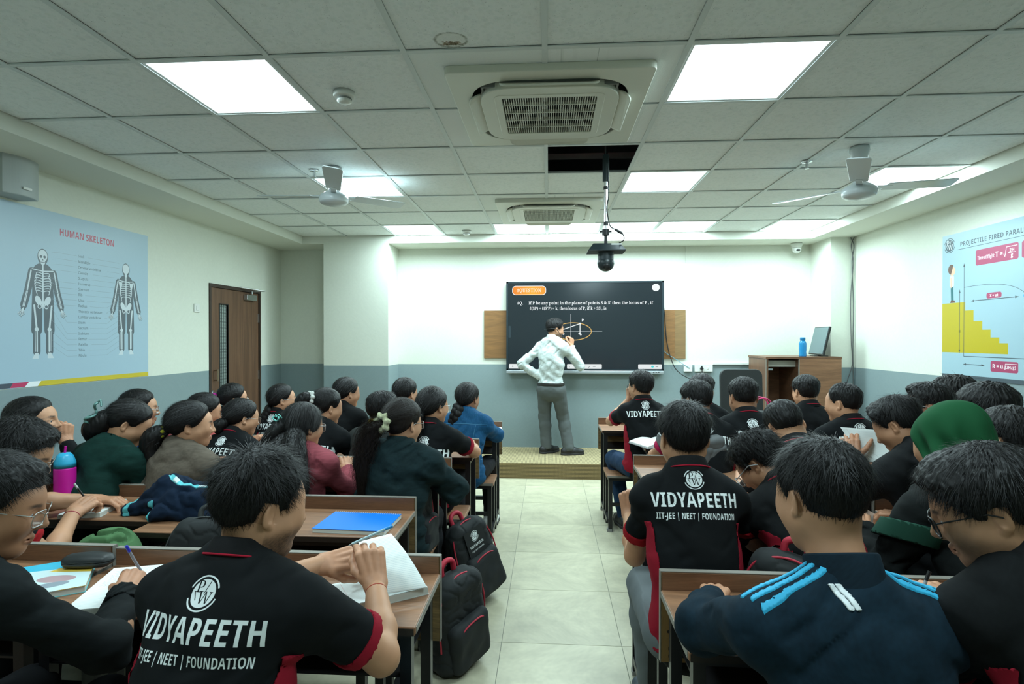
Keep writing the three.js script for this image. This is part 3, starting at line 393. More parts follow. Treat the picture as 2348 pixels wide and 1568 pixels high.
function sprinkler(label, x, z) { const d = thing('sprinkler_head', label, 'sprinkler', [x, CEIL, z]); obj('rosette', lathe([[0, 0.006], [0.036, 0.006], [0.034, -0.004], [0.014, -0.008], [0, -0.008]]), chrome, d); obj('nozzle', [bar([0, -0.006, 0], [0, -0.045, 0], 0.007), bar([0, -0.045, 0], [0, -0.048, 0], 0.015), bar([0.009, -0.01, 0], [0.009, -0.045, 0], 0.002), bar([-0.009, -0.01, 0], [-0.009, -0.045, 0], 0.002)], chrome, d); obj('bulb', bar([0, -0.012, 0], [0, -0.04, 0], 0.003), red, d); }
sprinkler('chrome fire sprinkler beside the fan on the poster side', 1.78, -3.99); sprinkler('small chrome fire sprinkler near the fan on the door side', -1.70, -3.97);
{ // camera on a telescopic pole out of the open tile
  const X = 0.39, Z = -3.85, p = thing('pole_camera', 'black tracking camera on chrome pole hanging from open ceiling tile', 'camera', [X, 0, Z]);
  obj('pole', [bar([0, 2.26, 0], [0, CEIL + 0.5, 0], 0.013, 16)], chrome, p); obj('upper_sleeve', [bar([0, 2.60, 0], [0, 2.78, 0], 0.022, 16)], flat(0.03, 0.05, 0.055, 0.4), p); obj('tape_wrap', bar([0, 2.545, 0], [0, 2.565, 0], 0.0165), blackPlastic, p); obj('tape_wrap', bar([0, 2.30, 0], [0, 2.325, 0], 0.0165), blackPlastic, p);
  obj('pole_cable', tube([[0.014, 2.62, 0.014], [0.018, 2.5, 0.016], [0.006, 2.42, 0.018], [0.016, 2.34, 0.016], [0.03, 2.29, 0.02], [0.07, 2.265, 0.02], [0.115, 2.235, 0.015], [0.12, 2.20, 0.01], [0.09, 2.18, 0.0]], 0.004, 6, 60), blackPlastic, p);
  obj('power_brick', move(new THREE.CapsuleGeometry(0.009, 0.045, 4, 10), 0.085, 2.257, 0.018, 0, 0, 1.05), blackPlastic, p); obj('clamp', [bar([0, 2.235, 0], [0, 2.275, 0], 0.026, 12), bar([-0.04, 2.26, 0], [0.04, 2.26, 0], 0.006), bar([0, 2.165, 0], [0, 2.235, 0], 0.012)], blackPlastic, p);
  const tray = new THREE.CylinderGeometry(0.12, 0.165, 0.045, 4, 1); tray.rotateY(Math.PI / 4); tray.scale(1.05, 1, 0.75); obj('tray', move(tray, 0, 2.147, 0), flat(0.03, 0.045, 0.05, 0.45), p); obj('tray_lip', bx(-0.125, 0.125, 2.118, 2.125, -0.09, 0.09), flat(0.02, 0.03, 0.035), p); obj('port_row', bx(0.03, 0.10, 2.158, 2.168, 0.062, 0.07), whitePlastic, p);
  obj('neck', bar([0, 2.06, 0], [0, 2.12, 0], 0.054, 24), flat(0.02, 0.032, 0.036, 0.4), p); obj('camera_head', move(new THREE.SphereGeometry(0.058, 28, 20), 0, 2.045, 0), flat(0.02, 0.03, 0.034, 0.35), p); obj('lens', move(lathe([[0, 0.062], [0.022, 0.062], [0.024, 0.03], [0.03, 0.0]]), 0, 2.045, 0, 0, Math.PI / 2 + 0.5), blackPlastic, p);
  tag(obj('flexible_duct', tube([[0.25, 3.3, -3.7], [0.22, 3.0, -3.72], [0.30, 2.90, -3.80], [0.36, 2.88, -3.84]], 0.012, 8, 30), flat(0.35, 0.36, 0.36)), 'pale flexible conduit curving inside the open ceiling tile', 'conduit');
}

// ---------------------------------------------------------------- desks with benches
const DESK = 0.76, shoeGrey = flat(0.25, 0.25, 0.24);
function desk(label, x0, x1, far, note) {   // x0 < x1, far = z of the upright board's student side
  const W = x1 - x0, near = far + 0.345, d = thing('school_desk', label, 'desk', [(x0 + x1) / 2, 0, near], 0, 'wooden desks with attached benches'), h = W / 2;
  obj('tabletop', bx(-h, h, DESK - 0.024, DESK, -0.345, 0, 0.005), wood, d); obj('tabletop_lipping', bx(-h + 0.004, h - 0.004, DESK - 0.0235, DESK - 0.004, -0.003, 0.0015), flat(0.02, 0.014, 0.011, 0.4), d); for (const s of [-1, 1]) obj('end_lipping', bx(s * h - 0.0015, s * h + 0.0015, DESK - 0.021, DESK - 0.003, -0.34, -0.01), edgeBand, d);
  obj('front_board', bx(-h, h, 0.535, DESK + 0.055, -0.365, -0.346, 0.003), ply, d); obj('book_stop', bx(-h + 0.004, h - 0.004, DESK, DESK + 0.053, -0.347, -0.342), woodDark, d); obj('board_front', bx(-h + 0.002, h - 0.002, 0.537, DESK + 0.053, -0.3675, -0.3645), woodDark, d); obj('board_edging', [bx(-h, h, DESK + 0.0545, DESK + 0.057, -0.366, -0.345), bx(-h - 0.0015, -h + 0.001, 0.535, DESK + 0.056, -0.366, -0.345), bx(h - 0.001, h + 0.0015, 0.535, DESK + 0.056, -0.366, -0.345)], edgeBand, d);
  const t = 0.016, leg = (x, z, y1) => bx(x - t, x + t, 0, y1, z - t, z + t);
  for (const s of [-1, 1]) {
    const x = s * (h - 0.035);
    obj('leg', leg(x, -0.05, DESK - 0.024), blackSteel, d); obj('leg', leg(x, -0.30, DESK - 0.024), blackSteel, d); obj('bench_leg', leg(x * 0.985, 0.04, 0.43), blackSteel, d); obj('bench_leg', leg(x * 0.985, 0.25, 0.43), blackSteel, d);
    obj('side_rail', bx(x - t, x + t, DESK - 0.055, DESK - 0.024, -0.29, -0.06), blackSteel, d); obj('bench_rail', bx(x * 0.985 - t, x * 0.985 + t, 0.40, 0.43, 0.05, 0.24), blackSteel, d); obj('floor_rail', bx(x - t, x + t, 0.06, 0.09, -0.29, 0.24), blackSteel, d);
    for (const z of [-0.30, 0.25]) obj('leg_shoe', bx(x - 0.019, x + 0.019, 0, 0.02, z - 0.02, z + 0.02), shoeGrey, d);
  }
  for (const g of [bx(-h + 0.05, h - 0.05, DESK - 0.052, DESK - 0.024, -0.06, -0.035), bx(-h + 0.05, h - 0.05, 0.16, 0.19, -0.31, -0.285), bx(-h + 0.05, h - 0.05, 0.40, 0.43, 0.035, 0.055), bx(-h + 0.05, h - 0.05, 0.40, 0.43, 0.235, 0.255), bx(-h + 0.05, h - 0.05, 0.2, 0.225, 0.24, 0.26)]) obj('cross_rail', g, blackSteel, d);
  obj('book_shelf', bx(-h + 0.05, h - 0.05, 0.60, 0.606, -0.335, -0.04), blackSteel, d);
  obj('bench_seat', bx(-h + 0.01, h - 0.01, 0.43, 0.452, -0.0, 0.29, 0.005), wood, d); obj('bench_lipping', bx(-h + 0.014, h - 0.014, 0.432, 0.449, 0.2895, 0.292), edgeBand, d);
  if (note) note(d, h); return d;
}
const DL = {};
const deskData = [
  ['A1', 'desk with thick open notebook and raised page', -1.475, -0.355, -1.813], ['A2', 'desk at the frame edge beside the long black sleeve', -2.62, -1.50, -1.83],
  ['B1', 'desk carrying the closed bright blue notebook', -1.67, -0.597, -2.472], ['B2', 'desk with the pink and blue bottle', -2.77, -1.69, -2.60],
  ['C1', 'desk before the dark teal jacket and pink jacket', -1.66, -0.58, -3.305], ['C2', 'desk before the green and taupe hoodies', -2.76, -1.68, -3.36],
  ['D1', 'desk before the black bow clip', -1.57, -0.493, -3.94], ['D2', 'desk before the salmon hoodie', -2.70, -1.60, -3.98],
  ['E1', 'front desk before the denim jacket', -1.47, -0.398, -4.775], ['E2', 'front desk near the brown door', -2.60, -1.50, -4.80],
  ['F1', 'desk with printed letters on its end, before the striped jacket', 0.345, 1.42, -1.74], ['F2', 'desk beside the striped navy jacket, poster side', 1.45, 2.53, -1.76],
  ['G1', 'desk before the grey jeans and worn polo', 0.365, 1.44, -2.62], ['G2', 'desk before the raised green hood', 1.47, 2.55, -2.62],
  ['H1', 'desk carrying the grey backpack', 0.521, 1.60, -3.456], ['H2', 'desk before the raised lined page', 1.63, 2.71, -3.45],
  ['I1', 'desk with thick open book at its aisle end', 0.678, 1.75, -4.324], ['I2', 'desk behind the front desk with the bag, poster side', 1.78, 2.86, -4.32],
  ['J1', 'front desk before the chin-on-hand person at aisle', 0.449, 1.53, -5.072], ['J2', 'front desk below the podium', 1.56, 2.64, -5.05]];
for (const [k, l, a, b, f] of deskData) DL[k] = desk('brown laminate ' + l, a, b, f);
{ // lettering printed on the plywood end of the nearest poster-side desk
  const d = DL.F1, t = canvasTex(256, 700, (c) => { c.fillStyle = '#8a6a3c'; c.fillRect(0, 0, 256, 700); const r = rng(3); for (let i = 0; i < 500; i++) { c.fillStyle = `rgba(${90 + 60 * r()},${60 + 45 * r()},30,0.12)`; c.fillRect(r() * 256, r() * 700, 1 + 3 * r(), 30 + 80 * r()); } c.translate(205, 690); c.rotate(-Math.PI / 2); c.font = 'bold 215px sans-serif'; c.fillStyle = '#241d14'; c.fillText('Koio', 20, 0); });
  const g = new THREE.PlaneGeometry(0.105, 0.20); obj('printed_end', move(g, -0.5375 + 0.055, 0.637, -0.3448), std({ map: t, roughness: 0.8 }), d);
}

// ---------------------------------------------------------------- implicit surfaces
const v3 = { add: (a, b) => [a[0] + b[0], a[1] + b[1], a[2] + b[2]], sub: (a, b) => [a[0] - b[0], a[1] - b[1], a[2] - b[2]], mul: (a, k) => [a[0] * k, a[1] * k, a[2] * k], mad: (a, b, k) => [a[0] + b[0] * k, a[1] + b[1] * k, a[2] + b[2] * k], dot: (a, b) => a[0] * b[0] + a[1] * b[1] + a[2] * b[2], cross: (a, b) => [a[1] * b[2] - a[2] * b[1], a[2] * b[0] - a[0] * b[2], a[0] * b[1] - a[1] * b[0]], len: (a) => Math.hypot(a[0], a[1], a[2]), norm: (a) => { const l = Math.hypot(a[0], a[1], a[2]) || 1; return [a[0] / l, a[1] / l, a[2] / l]; }, mix: (a, b, t) => [lerp(a[0], b[0], t), lerp(a[1], b[1], t), lerp(a[2], b[2], t)] };
const smin = (a, b, k) => { const h = Math.max(k - Math.abs(a - b), 0) / k; return Math.min(a, b) - h * h * k * 0.25; };
// tapered capsule
function cone(a, b, ra, rb) { const bx_ = b[0] - a[0], by = b[1] - a[1], bz = b[2] - a[2], L2 = bx_ * bx_ + by * by + bz * bz || 1e-9; return (x, y, z) => { const px = x - a[0], py = y - a[1], pz = z - a[2]; let t = (px * bx_ + py * by + pz * bz) / L2; t = t < 0 ? 0 : t > 1 ? 1 : t; return Math.hypot(px - bx_ * t, py - by * t, pz - bz * t) - (ra + (rb - ra) * t); }; }
// the same, flattened by k along the unit axis B
function flatCone(a, b, ra, rb, B, k) {
  const q = 1 / k - 1, st = (v) => { const d = v3.dot(v, B) * q; return [v[0] + B[0] * d, v[1] + B[1] * d, v[2] + B[2] * d]; };
  const ab = st(v3.sub(b, a)), L2 = v3.dot(ab, ab) || 1e-9, kk = 0.5 + 0.5 * k;
  return (x, y, z) => { let px = x - a[0], py = y - a[1], pz = z - a[2]; const d = (px * B[0] + py * B[1] + pz * B[2]) * q; px += B[0] * d; py += B[1] * d; pz += B[2] * d; let t = (px * ab[0] + py * ab[1] + pz * ab[2]) / L2; t = t < 0 ? 0 : t > 1 ? 1 : t; return (Math.hypot(px - ab[0] * t, py - ab[1] * t, pz - ab[2] * t) - (ra + (rb - ra) * t)) * kk; };
}
function ellip(c, r, M) { // M: [right, up, back] rows
  const [cx, cy, cz] = c, [a, b, d] = r; return (x, y, z) => { let px = x - cx, py = y - cy, pz = z - cz; if (M) { const q = [px, py, pz]; px = v3.dot(q, M[0]); py = v3.dot(q, M[1]); pz = v3.dot(q, M[2]); } const k0 = Math.hypot(px / a, py / b, pz / d), k1 = Math.hypot(px / (a * a), py / (b * b), pz / (d * d)); return k1 < 1e-9 ? -Math.min(a, b, d) : k0 * (k0 - 1) / k1; };
}
function union(list, k) { return (x, y, z) => { let d = 1e3; for (let i = 0; i < list.length; i++) { const e = list[i](x, y, z); d = d > 100 ? e : smin(d, e, k); } return d; }; }
const tmpIds = { a: new Int32Array(0) };
function surf(f, lo, hi, h) {
  const nx = Math.ceil((hi[0] - lo[0]) / h) + 1, ny = Math.ceil((hi[1] - lo[1]) / h) + 1, nz = Math.ceil((hi[2] - lo[2]) / h) + 1, N = nx * ny * nz, val = new Float32Array(N), B = 4, hd = 0.866 * B * h * 1.6 + h;
  for (let bz = 0; bz < nz; bz += B) for (let by = 0; by < ny; by += B) for (let b0 = 0; b0 < nx; b0 += B) {
    const x1 = Math.min(b0 + B, nx), y1 = Math.min(by + B, ny), z1 = Math.min(bz + B, nz), dc = f(lo[0] + (b0 + 1.5) * h, lo[1] + (by + 1.5) * h, lo[2] + (bz + 1.5) * h), far = Math.abs(dc) > hd;
    for (let k = bz; k < z1; k++) for (let j = by; j < y1; j++) { let o = (k * ny + j) * nx + b0; for (let i = b0; i < x1; i++, o++) val[o] = far ? dc : f(lo[0] + i * h, lo[1] + j * h, lo[2] + k * h); }
  }
  for (let k = 0; k < nz; k++) for (let j = 0; j < ny; j++) for (let i = 0; i < nx; i++) if (i === 0 || j === 0 || k === 0 || i === nx - 1 || j === ny - 1 || k === nz - 1) { const o = (k * ny + j) * nx + i; if (val[o] < 1e-4) val[o] = 1e-4; }
  const ids = new Int32Array(N).fill(-1), pos = [], off = [0, 1, nx, nx + 1, nx * ny, nx * ny + 1, nx * ny + nx, nx * ny + nx + 1], E = [[0, 1], [2, 3], [4, 5], [6, 7], [0, 2], [1, 3], [4, 6], [5, 7], [0, 4], [1, 5], [2, 6], [3, 7]], v = new Float32Array(8);
  for (let k = 0; k < nz - 1; k++) for (let j = 0; j < ny - 1; j++) for (let i = 0; i < nx - 1; i++) {
    const o = (k * ny + j) * nx + i; let m = 0; for (let c = 0; c < 8; c++) { v[c] = val[o + off[c]]; if (v[c] < 0) m |= 1 << c; } if (m === 0 || m === 255) continue;
    let sx = 0, sy = 0, sz = 0, n = 0; for (const [a, b] of E) { if ((v[a] < 0) === (v[b] < 0)) continue; const t = v[a] / (v[a] - v[b]); sx += lerp(a & 1, b & 1, t); sy += lerp((a >> 1) & 1, (b >> 1) & 1, t); sz += lerp(a >> 2, b >> 2, t); n++; }
    ids[o] = pos.length / 3; pos.push(lo[0] + (i + sx / n) * h, lo[1] + (j + sy / n) * h, lo[2] + (k + sz / n) * h);
  }
  const nor = new Float32Array(pos.length), e = h * 0.25;
  for (let i = 0; i < pos.length; i += 3) {
    let x = pos[i], y = pos[i + 1], z = pos[i + 2], gx_, gy, gz_;
    for (let s = 0; s < 2; s++) { const d = f(x, y, z); gx_ = f(x + e, y, z) - f(x - e, y, z); gy = f(x, y + e, z) - f(x, y - e, z); gz_ = f(x, y, z + e) - f(x, y, z - e); const g2 = (gx_ * gx_ + gy * gy + gz_ * gz_) / (4 * e * e); if (s === 0 && g2 > 1e-6) { const t = clamp(d / g2, -h, h) / (2 * e); const q = 0.5 * h / Math.max(1e-9, Math.abs(t) * Math.hypot(gx_, gy, gz_)); const w = Math.min(1, q); x -= gx_ * t * w; y -= gy * t * w; z -= gz_ * t * w; } }
    const l = Math.hypot(gx_, gy, gz_) || 1; nor[i] = gx_ / l; nor[i + 1] = gy / l; nor[i + 2] = gz_ / l; pos[i] = x; pos[i + 1] = y; pos[i + 2] = z;
  }
  const idx = [], quad = (a, b, c, d, flip) => { if (a < 0 || b < 0 || c < 0 || d < 0) return; if (flip) idx.push(a, c, b, b, c, d); else idx.push(a, b, c, b, d, c); };
  for (let k = 1; k < nz - 1; k++) for (let j = 1; j < ny - 1; j++) for (let i = 1; i < nx - 1; i++) {
    const o = (k * ny + j) * nx + i, s = val[o] < 0;
    if (s !== (val[o + 1] < 0)) quad(ids[o - nx - nx * ny], ids[o - nx * ny], ids[o - nx], ids[o], !s);
    if (s !== (val[o + nx] < 0)) quad(ids[o - 1 - nx * ny], ids[o - 1], ids[o - nx * ny], ids[o], !s);
    if (s !== (val[o + nx * ny] < 0)) quad(ids[o - 1 - nx], ids[o - nx], ids[o - 1], ids[o], !s);
  }
  const g = new THREE.BufferGeometry(); g.setAttribute('position', new THREE.BufferAttribute(new Float32Array(pos), 3)); g.setAttribute('normal', new THREE.BufferAttribute(nor, 3)); g.setIndex(idx); return g;
}
function bounds(pts, pad) { const lo = [1e9, 1e9, 1e9], hi = [-1e9, -1e9, -1e9]; for (const p of pts) for (let i = 0; i < 3; i++) { lo[i] = Math.min(lo[i], p[i] - pad); hi[i] = Math.max(hi[i], p[i] + pad); } return [lo, hi]; }
// ---------------------------------------------------------------- people
const skinTones = [[0.52, 0.265, 0.150], [0.44, 0.215, 0.118], [0.35, 0.165, 0.09], [0.56, 0.30, 0.18]];
const skinMat = std({ vertexColors: true, roughness: 0.55 });
const hairMat = new THREE.MeshPhysicalMaterial({ color: lin(0.0065, 0.006, 0.0062), roughness: 0.52, specularIntensity: 0.55 });
const lensMat = new THREE.MeshPhysicalMaterial({ color: lin(0.95, 0.98, 1), roughness: 0.05, transmission: 1, thickness: 0 });
const eyeMat = std({ vertexColors: true, roughness: 0.2 });
const clothTex = dataTex(256, 256, (x, y) => { const k = 0.92 + 0.10 * tn(x, y, 12, 12, 91) + 0.10 * tn(x, y, 60, 60, 92); return [k, k, k]; });
const cloth = {}; function clothMat(r, g, b, rough = 0.9) { const k = [r, g, b, rough].join(); return cloth[k] ||= new THREE.MeshPhysicalMaterial({ color: lin(r, g, b), roughness: rough, map: rep(clothTex, 1, 1), specularIntensity: 0.35 }); }
// printed backs: 0.5 m square of the back, u across, v up
const PR = 1400;
function printTex(base, draw) { return canvasTex(1024, 1024, (c) => { c.fillStyle = base; c.fillRect(0, 0, 1024, 1024); c.scale(2048, -2048); c.translate(0.25, -0.25); draw(c); }); }
function schoolPrint(sub, worn) { return printTex('#101315', (c) => {
  emblem(c, 0, 0.050, 0.033, '#e3e9ea', '#181b1d'); txt(c, 'VIDYAPEETH', 0, -0.040, 0.066, '#e6ecec', 'sans-serif', 'center', 'bold', 0.285); if (sub) txt(c, 'IIT-JEE | NEET | FOUNDATION', 0, -0.078, 0.027, '#e6ecec', 'sans-serif', 'center', 'bold', 0.255);
  if (worn) { const r = rng(9); for (let i = 0; i < 700; i++) { c.fillStyle = `rgba(24,27,29,${0.25 + 0.4 * r()})`; const s = 0.0006 + 0.0022 * r() * r(); c.fillRect((r() - 0.5) * 0.3, -0.045 + 0.15 * r(), s * 2, s); } }
}); }
const blackShirt = [0.0055, 0.0065, 0.0072];
const prints = { school: () => schoolPrint(true, false), worn: () => schoolPrint(true, true), name: () => schoolPrint(false, false),
  graphic: () => printTex('#101315', (c) => { const r = rng(31); for (let i = 0; i < 26; i++) { const x = (r() - 0.5) * 0.32, y = -0.06 + (r() - 0.5) * 0.13, q = 0.012 + 0.03 * r(); c.beginPath(); c.arc(x, y, q, r() * 6, r() * 6 + 4.5); c.strokeStyle = r() > 0.5 ? '#b0304a' : '#e8e2e0'; c.lineWidth = 0.006 + 0.005 * r(); c.stroke(); if (r() > 0.6) ell(c, x, y, q * 0.6, q * 0.6, r() > 0.5 ? '#c23a55' : '#efe9e4'); } }),
  denim: () => printTex('#174a70', (c) => { const r = rng(33); for (let i = 0; i < 5000; i++) { c.fillStyle = `rgba(${40 + 80 * r()},${110 + 70 * r()},${160 + 60 * r()},0.16)`; c.fillRect((r() - 0.5) * 0.5, (r() - 0.5) * 0.5, 0.0012, 0.004 + 0.012 * r()); } line(c, '#5f93b0', 0.002, -0.2, 0.035, 0.2, 0.035); line(c, '#13405f', 0.004, -0.2, 0.03, 0.2, 0.03); line(c, '#5a90b0', 0.0015, -0.1, 0.03, -0.06, -0.24); line(c, '#5a90b0', 0.0015, 0.1, 0.03, 0.06, -0.24); c.setLineDash([0.004, 0.003]); line(c, '#d8e4e6', 0.0014, -0.2, -0.215, 0.2, -0.215); }) };
const printMats = {}; function printMat(k) { return printMats[k] ||= new THREE.MeshPhysicalMaterial({ map: prints[k](), roughness: k === 'denim' ? 0.8 : 0.88, specularIntensity: 0.35 }); }

function rotM(yaw, pitch, roll) { const e = new THREE.Matrix4().makeRotationFromEuler(new THREE.Euler(-R(pitch), R(yaw), R(roll), 'YXZ')).elements; return { x: [e[0], e[1], e[2]], y: [e[4], e[5], e[6]], z: [e[8], e[9], e[10]] }; }
const toL = (M, O, p) => { const d = v3.sub(p, O); return [v3.dot(d, M.x), v3.dot(d, M.y), v3.dot(d, M.z)]; };
const toW = (M, O, q) => [O[0] + M.x[0] * q[0] + M.y[0] * q[1] + M.z[0] * q[2], O[1] + M.x[1] * q[0] + M.y[1] * q[1] + M.z[1] * q[2], O[2] + M.x[2] * q[0] + M.y[2] * q[1] + M.z[2] * q[2]];
function place(g, M, O) { const m = new THREE.Matrix4().set(M.x[0], M.y[0], M.z[0], O[0], M.x[1], M.y[1], M.z[1], O[1], M.x[2], M.y[2], M.z[2], O[2], 0, 0, 0, 1); g.applyMatrix4(m); return g; }

// --- head in its own frame: origin between the ears, face towards -z
function headField(female) {
  const j = female ? 0.95 : 1, P = [ellip([0, 0.030, 0.012], [0.074, 0.085, 0.094]), ellip([0, -0.026, -0.026], [0.064 * j, 0.080, 0.066]), ellip([0, 0.022, -0.048], [0.058, 0.052, 0.042])];
  for (const s of [-1, 1]) P.push(cone([s * 0.052 * j, -0.044, 0.004], [s * 0.020, -0.086 * j, -0.052], 0.020, 0.020), cone([s * 0.036, -0.020, -0.058], [s * 0.048, -0.030, -0.036], 0.026, 0.022));
  P.push(cone([0, -0.090 * j, -0.066], [0, -0.084 * j, -0.05], 0.017, 0.02));
  const base = union(P, 0.032), q = female ? 0.86 : 1, nose = union([cone([0, 0.014, -0.090], [0, -0.024, -0.109 + 0.004 * (1 - q)], 0.0070 * q, 0.0098 * q), cone([-0.0105, -0.029, -0.097], [0.0105, -0.029, -0.097], 0.0082 * q, 0.0082 * q)], 0.014);
  const lips = union([cone([-0.018, -0.061, -0.0835], [0, -0.0575, -0.0925], 0.003, 0.0055), cone([0.018, -0.061, -0.0835], [0, -0.0575, -0.0925], 0.003, 0.0055), cone([-0.014, -0.067, -0.085], [0, -0.068, -0.0905], 0.003, 0.006), cone([0.014, -0.067, -0.085], [0, -0.068, -0.0905], 0.003, 0.006)], 0.006);
  const ears = [], dents = [];
  for (const s of [-1, 1]) { const M = [v3.norm([1, 0, -0.32 * s]), v3.norm([0, 1, 0.22]), v3.norm([0.32 * s, 0, 1])]; ears.push(ellip([s * 0.0765, -0.004, 0.016], [0.0058, 0.0250, 0.0145], M), cone([s * 0.073, -0.027, 0.008], [s * 0.075, -0.022, 0.011], 0.0065, 0.0065)); dents.push(ellip([s * 0.0830, 0.001, 0.011], [0.0055, 0.0150, 0.0084], M)); }
  const ear = union(ears, 0.008), sock = [ellip([-0.031, 0.005, -0.099], [0.017, 0.011, 0.015]), ellip([0.031, 0.005, -0.099], [0.017, 0.011, 0.015])];
  const lid = [-1, 1].map((s) => cone([s * 0.022, 0.0075, -0.0815], [s * 0.041, 0.007, -0.077], 0.0078, 0.0072)), lid2 = [-1, 1].map((s) => cone([s * 0.023, -0.0065, -0.080], [s * 0.040, -0.006, -0.076], 0.006, 0.006)), mouth = cone([-0.019, -0.0632, -0.089], [0.019, -0.0632, -0.089], 0.0022, 0.0022);
  return (x, y, z) => { let d = base(x, y, z); if (z < -0.04 && y < 0.05) { const i = x < 0 ? 0 : 1; d = smin(d, nose(x, y, z), 0.012); d = -smin(-d, sock[i](x, y, z), 0.014); d = smin(d, lid[i](x, y, z), 0.004); d = smin(d, lid2[i](x, y, z), 0.005); d = smin(d, lips(x, y, z), 0.008); d = -smin(-d, mouth(x, y, z), 0.003); } if (Math.abs(x) > 0.045 && Math.abs(y) < 0.07) { d = smin(d, ear(x, y, z), 0.006); d = -smin(-d, dents[x < 0 ? 0 : 1](x, y, z), 0.005); } return d; };
}
function skinColor(tone, q, o) { // q in head frame
  let [r, g, b] = tone; const [x, y, z] = q, n = noise(x * 60, y * 60, z * 60) * 0.05 + 1; r *= n; g *= n; b *= n;
  const lip = Math.exp(-((Math.abs(x) / 0.019) ** 4 + ((y + 0.064) / 0.0095) ** 4)) * (z < -0.078 ? 1 : 0); r = lerp(r, tone[0] * 0.86, lip * 0.7); g = lerp(g, tone[1] * 0.66, lip * 0.7); b = lerp(b, tone[2] * 0.72, lip * 0.7);
  const br = Math.exp(-(((Math.abs(x) - 0.031) / 0.019) ** 4 + ((y - 0.0265 + Math.abs(Math.abs(x) - 0.036) * 0.12) / 0.0048) ** 4)) * (z < -0.05 ? 1 : 0); r = lerp(r, 0.02, br * 0.9); g = lerp(g, 0.016, br * 0.9); b = lerp(b, 0.014, br * 0.9);
  if (o.beard) { let w = sstep(-0.02, -0.05, y + 0.25 * Math.max(0, z + 0.05)) * (z < 0.015 ? 1 : 0) * (1 - lip); if (y > -0.052 && z < -0.07) w *= y < -0.044 ? 0.8 : 0.1; w *= o.beard * (0.8 + 0.5 * noise(x * 220, y * 220, z * 220)); w = clamp(w, 0, 0.93); r = lerp(r, 0.018, w); g = lerp(g, 0.015, w); b = lerp(b, 0.014, w); }
  return [r, g, b];
}
const hairLines = { short: [[0, 0.066], [30, 0.066], [48, 0.052], [60, 0.018], [70, -0.010], [80, -0.014], [87, 0.022], [112, 0.026], [122, -0.02], [140, -0.052], [180, -0.062]], low: [[0, 0.056], [30, 0.05], [48, 0.03], [60, 0.005], [72, -0.012], [84, 0.0], [90, 0.022], [112, 0.02], [122, -0.03], [140, -0.065], [180, -0.08]], girl: [[0, 0.060], [30, 0.052], [46, 0.034], [58, 0.012], [70, -0.008], [80, -0.004], [90, 0.008], [108, -0.002], [122, -0.035], [145, -0.062], [180, -0.074]], cover: [[0, 0.064], [30, 0.058], [48, 0.035], [58, 0.0], [66, -0.05], [80, -0.08], [180, -0.11]] };
function interp(T_, x) { for (let i = 1; i < T_.length; i++) if (x <= T_[i][0]) return lerp(T_[i - 1][1], T_[i][1], (x - T_[i - 1][0]) / (T_[i][0] - T_[i - 1][0])); return T_[T_.length - 1][1]; }
const CR = [0.074, 0.085, 0.094], CC = [0, 0.030, 0.012];
function hairThick(H, x, y, z, c) { const t = lerp(H.side, H.top, sstep(0.015, 0.085, y)) + (H.front || 0) * sstep(0.0, -0.09, z) * sstep(0.03, 0.09, y); return 0.0022 + t * lerp(H.fade ?? 0.25, 1, sstep(0, H.fadeLen ?? 0.05, c)); }
function hairField(H, sd) {
  const L = hairLines[H.line || 'short'];
  return (x, y, z) => { const az = Math.atan2(Math.abs(x), -z) * 57.2958, c = y - interp(L, az); if (c < -0.03) return 0.03 - c * 0.5; const t = hairThick(H, x, y, z, Math.max(c, 0)); const a = CR[0] + t, b = CR[1] + t, d = CR[2] + t, px = x, py = y - CC[1], pz = z - CC[2], k0 = Math.hypot(px / a, py / b, pz / d), k1 = Math.hypot(px / (a * a), py / (b * b), pz / (d * d)); let e = k0 * (k0 - 1) / Math.max(k1, 1e-6); const am = Math.min(t * 0.35, H.amp ?? 0.005); const ang = Math.atan2(px, pz - 0.03); e += am * (noise(ang * 9 + sd, y * 26, z * 12) + 0.6 * noise(x * 110, y * 40 + sd, z * 110)); return Math.max(e, -c); };
}
// thin tapered hair strips, merged with the hair body
function strands(list) { // each: {p:[pts], n:[normal], w}
  let nv = 0, nt = 0; for (const s of list) { nv += s.p.length * 2; nt += (s.p.length - 1) * 2; }
  const pos = new Float32Array(nv * 3), nor = new Float32Array(nv * 3), idx = new Uint32Array(nt * 3); let a = 0, b = 0;
  for (const s of list) { const n = s.p.length; for (let i = 0; i < n; i++) { const q = s.p[i], d = v3.sub(s.p[Math.min(i + 1, n - 1)], s.p[Math.max(i - 1, 0)]), w = v3.mul(v3.norm(v3.cross(d, s.n)), s.w * (1 - 0.85 * i / (n - 1))); for (const k of [-1, 1]) { const o = a * 3; pos[o] = q[0] + w[0] * k; pos[o + 1] = q[1] + w[1] * k; pos[o + 2] = q[2] + w[2] * k; nor[o] = s.n[0]; nor[o + 1] = s.n[1]; nor[o + 2] = s.n[2]; a++; } if (i) { const q0 = a - 4; idx.set([q0, q0 + 1, q0 + 2, q0 + 1, q0 + 3, q0 + 2], b); b += 6; } } }
  const g = new THREE.BufferGeometry(); g.setAttribute('position', new THREE.BufferAttribute(pos, 3)); g.setAttribute('normal', new THREE.BufferAttribute(nor, 3)); g.setIndex(new THREE.BufferAttribute(idx, 1)); return g;
}
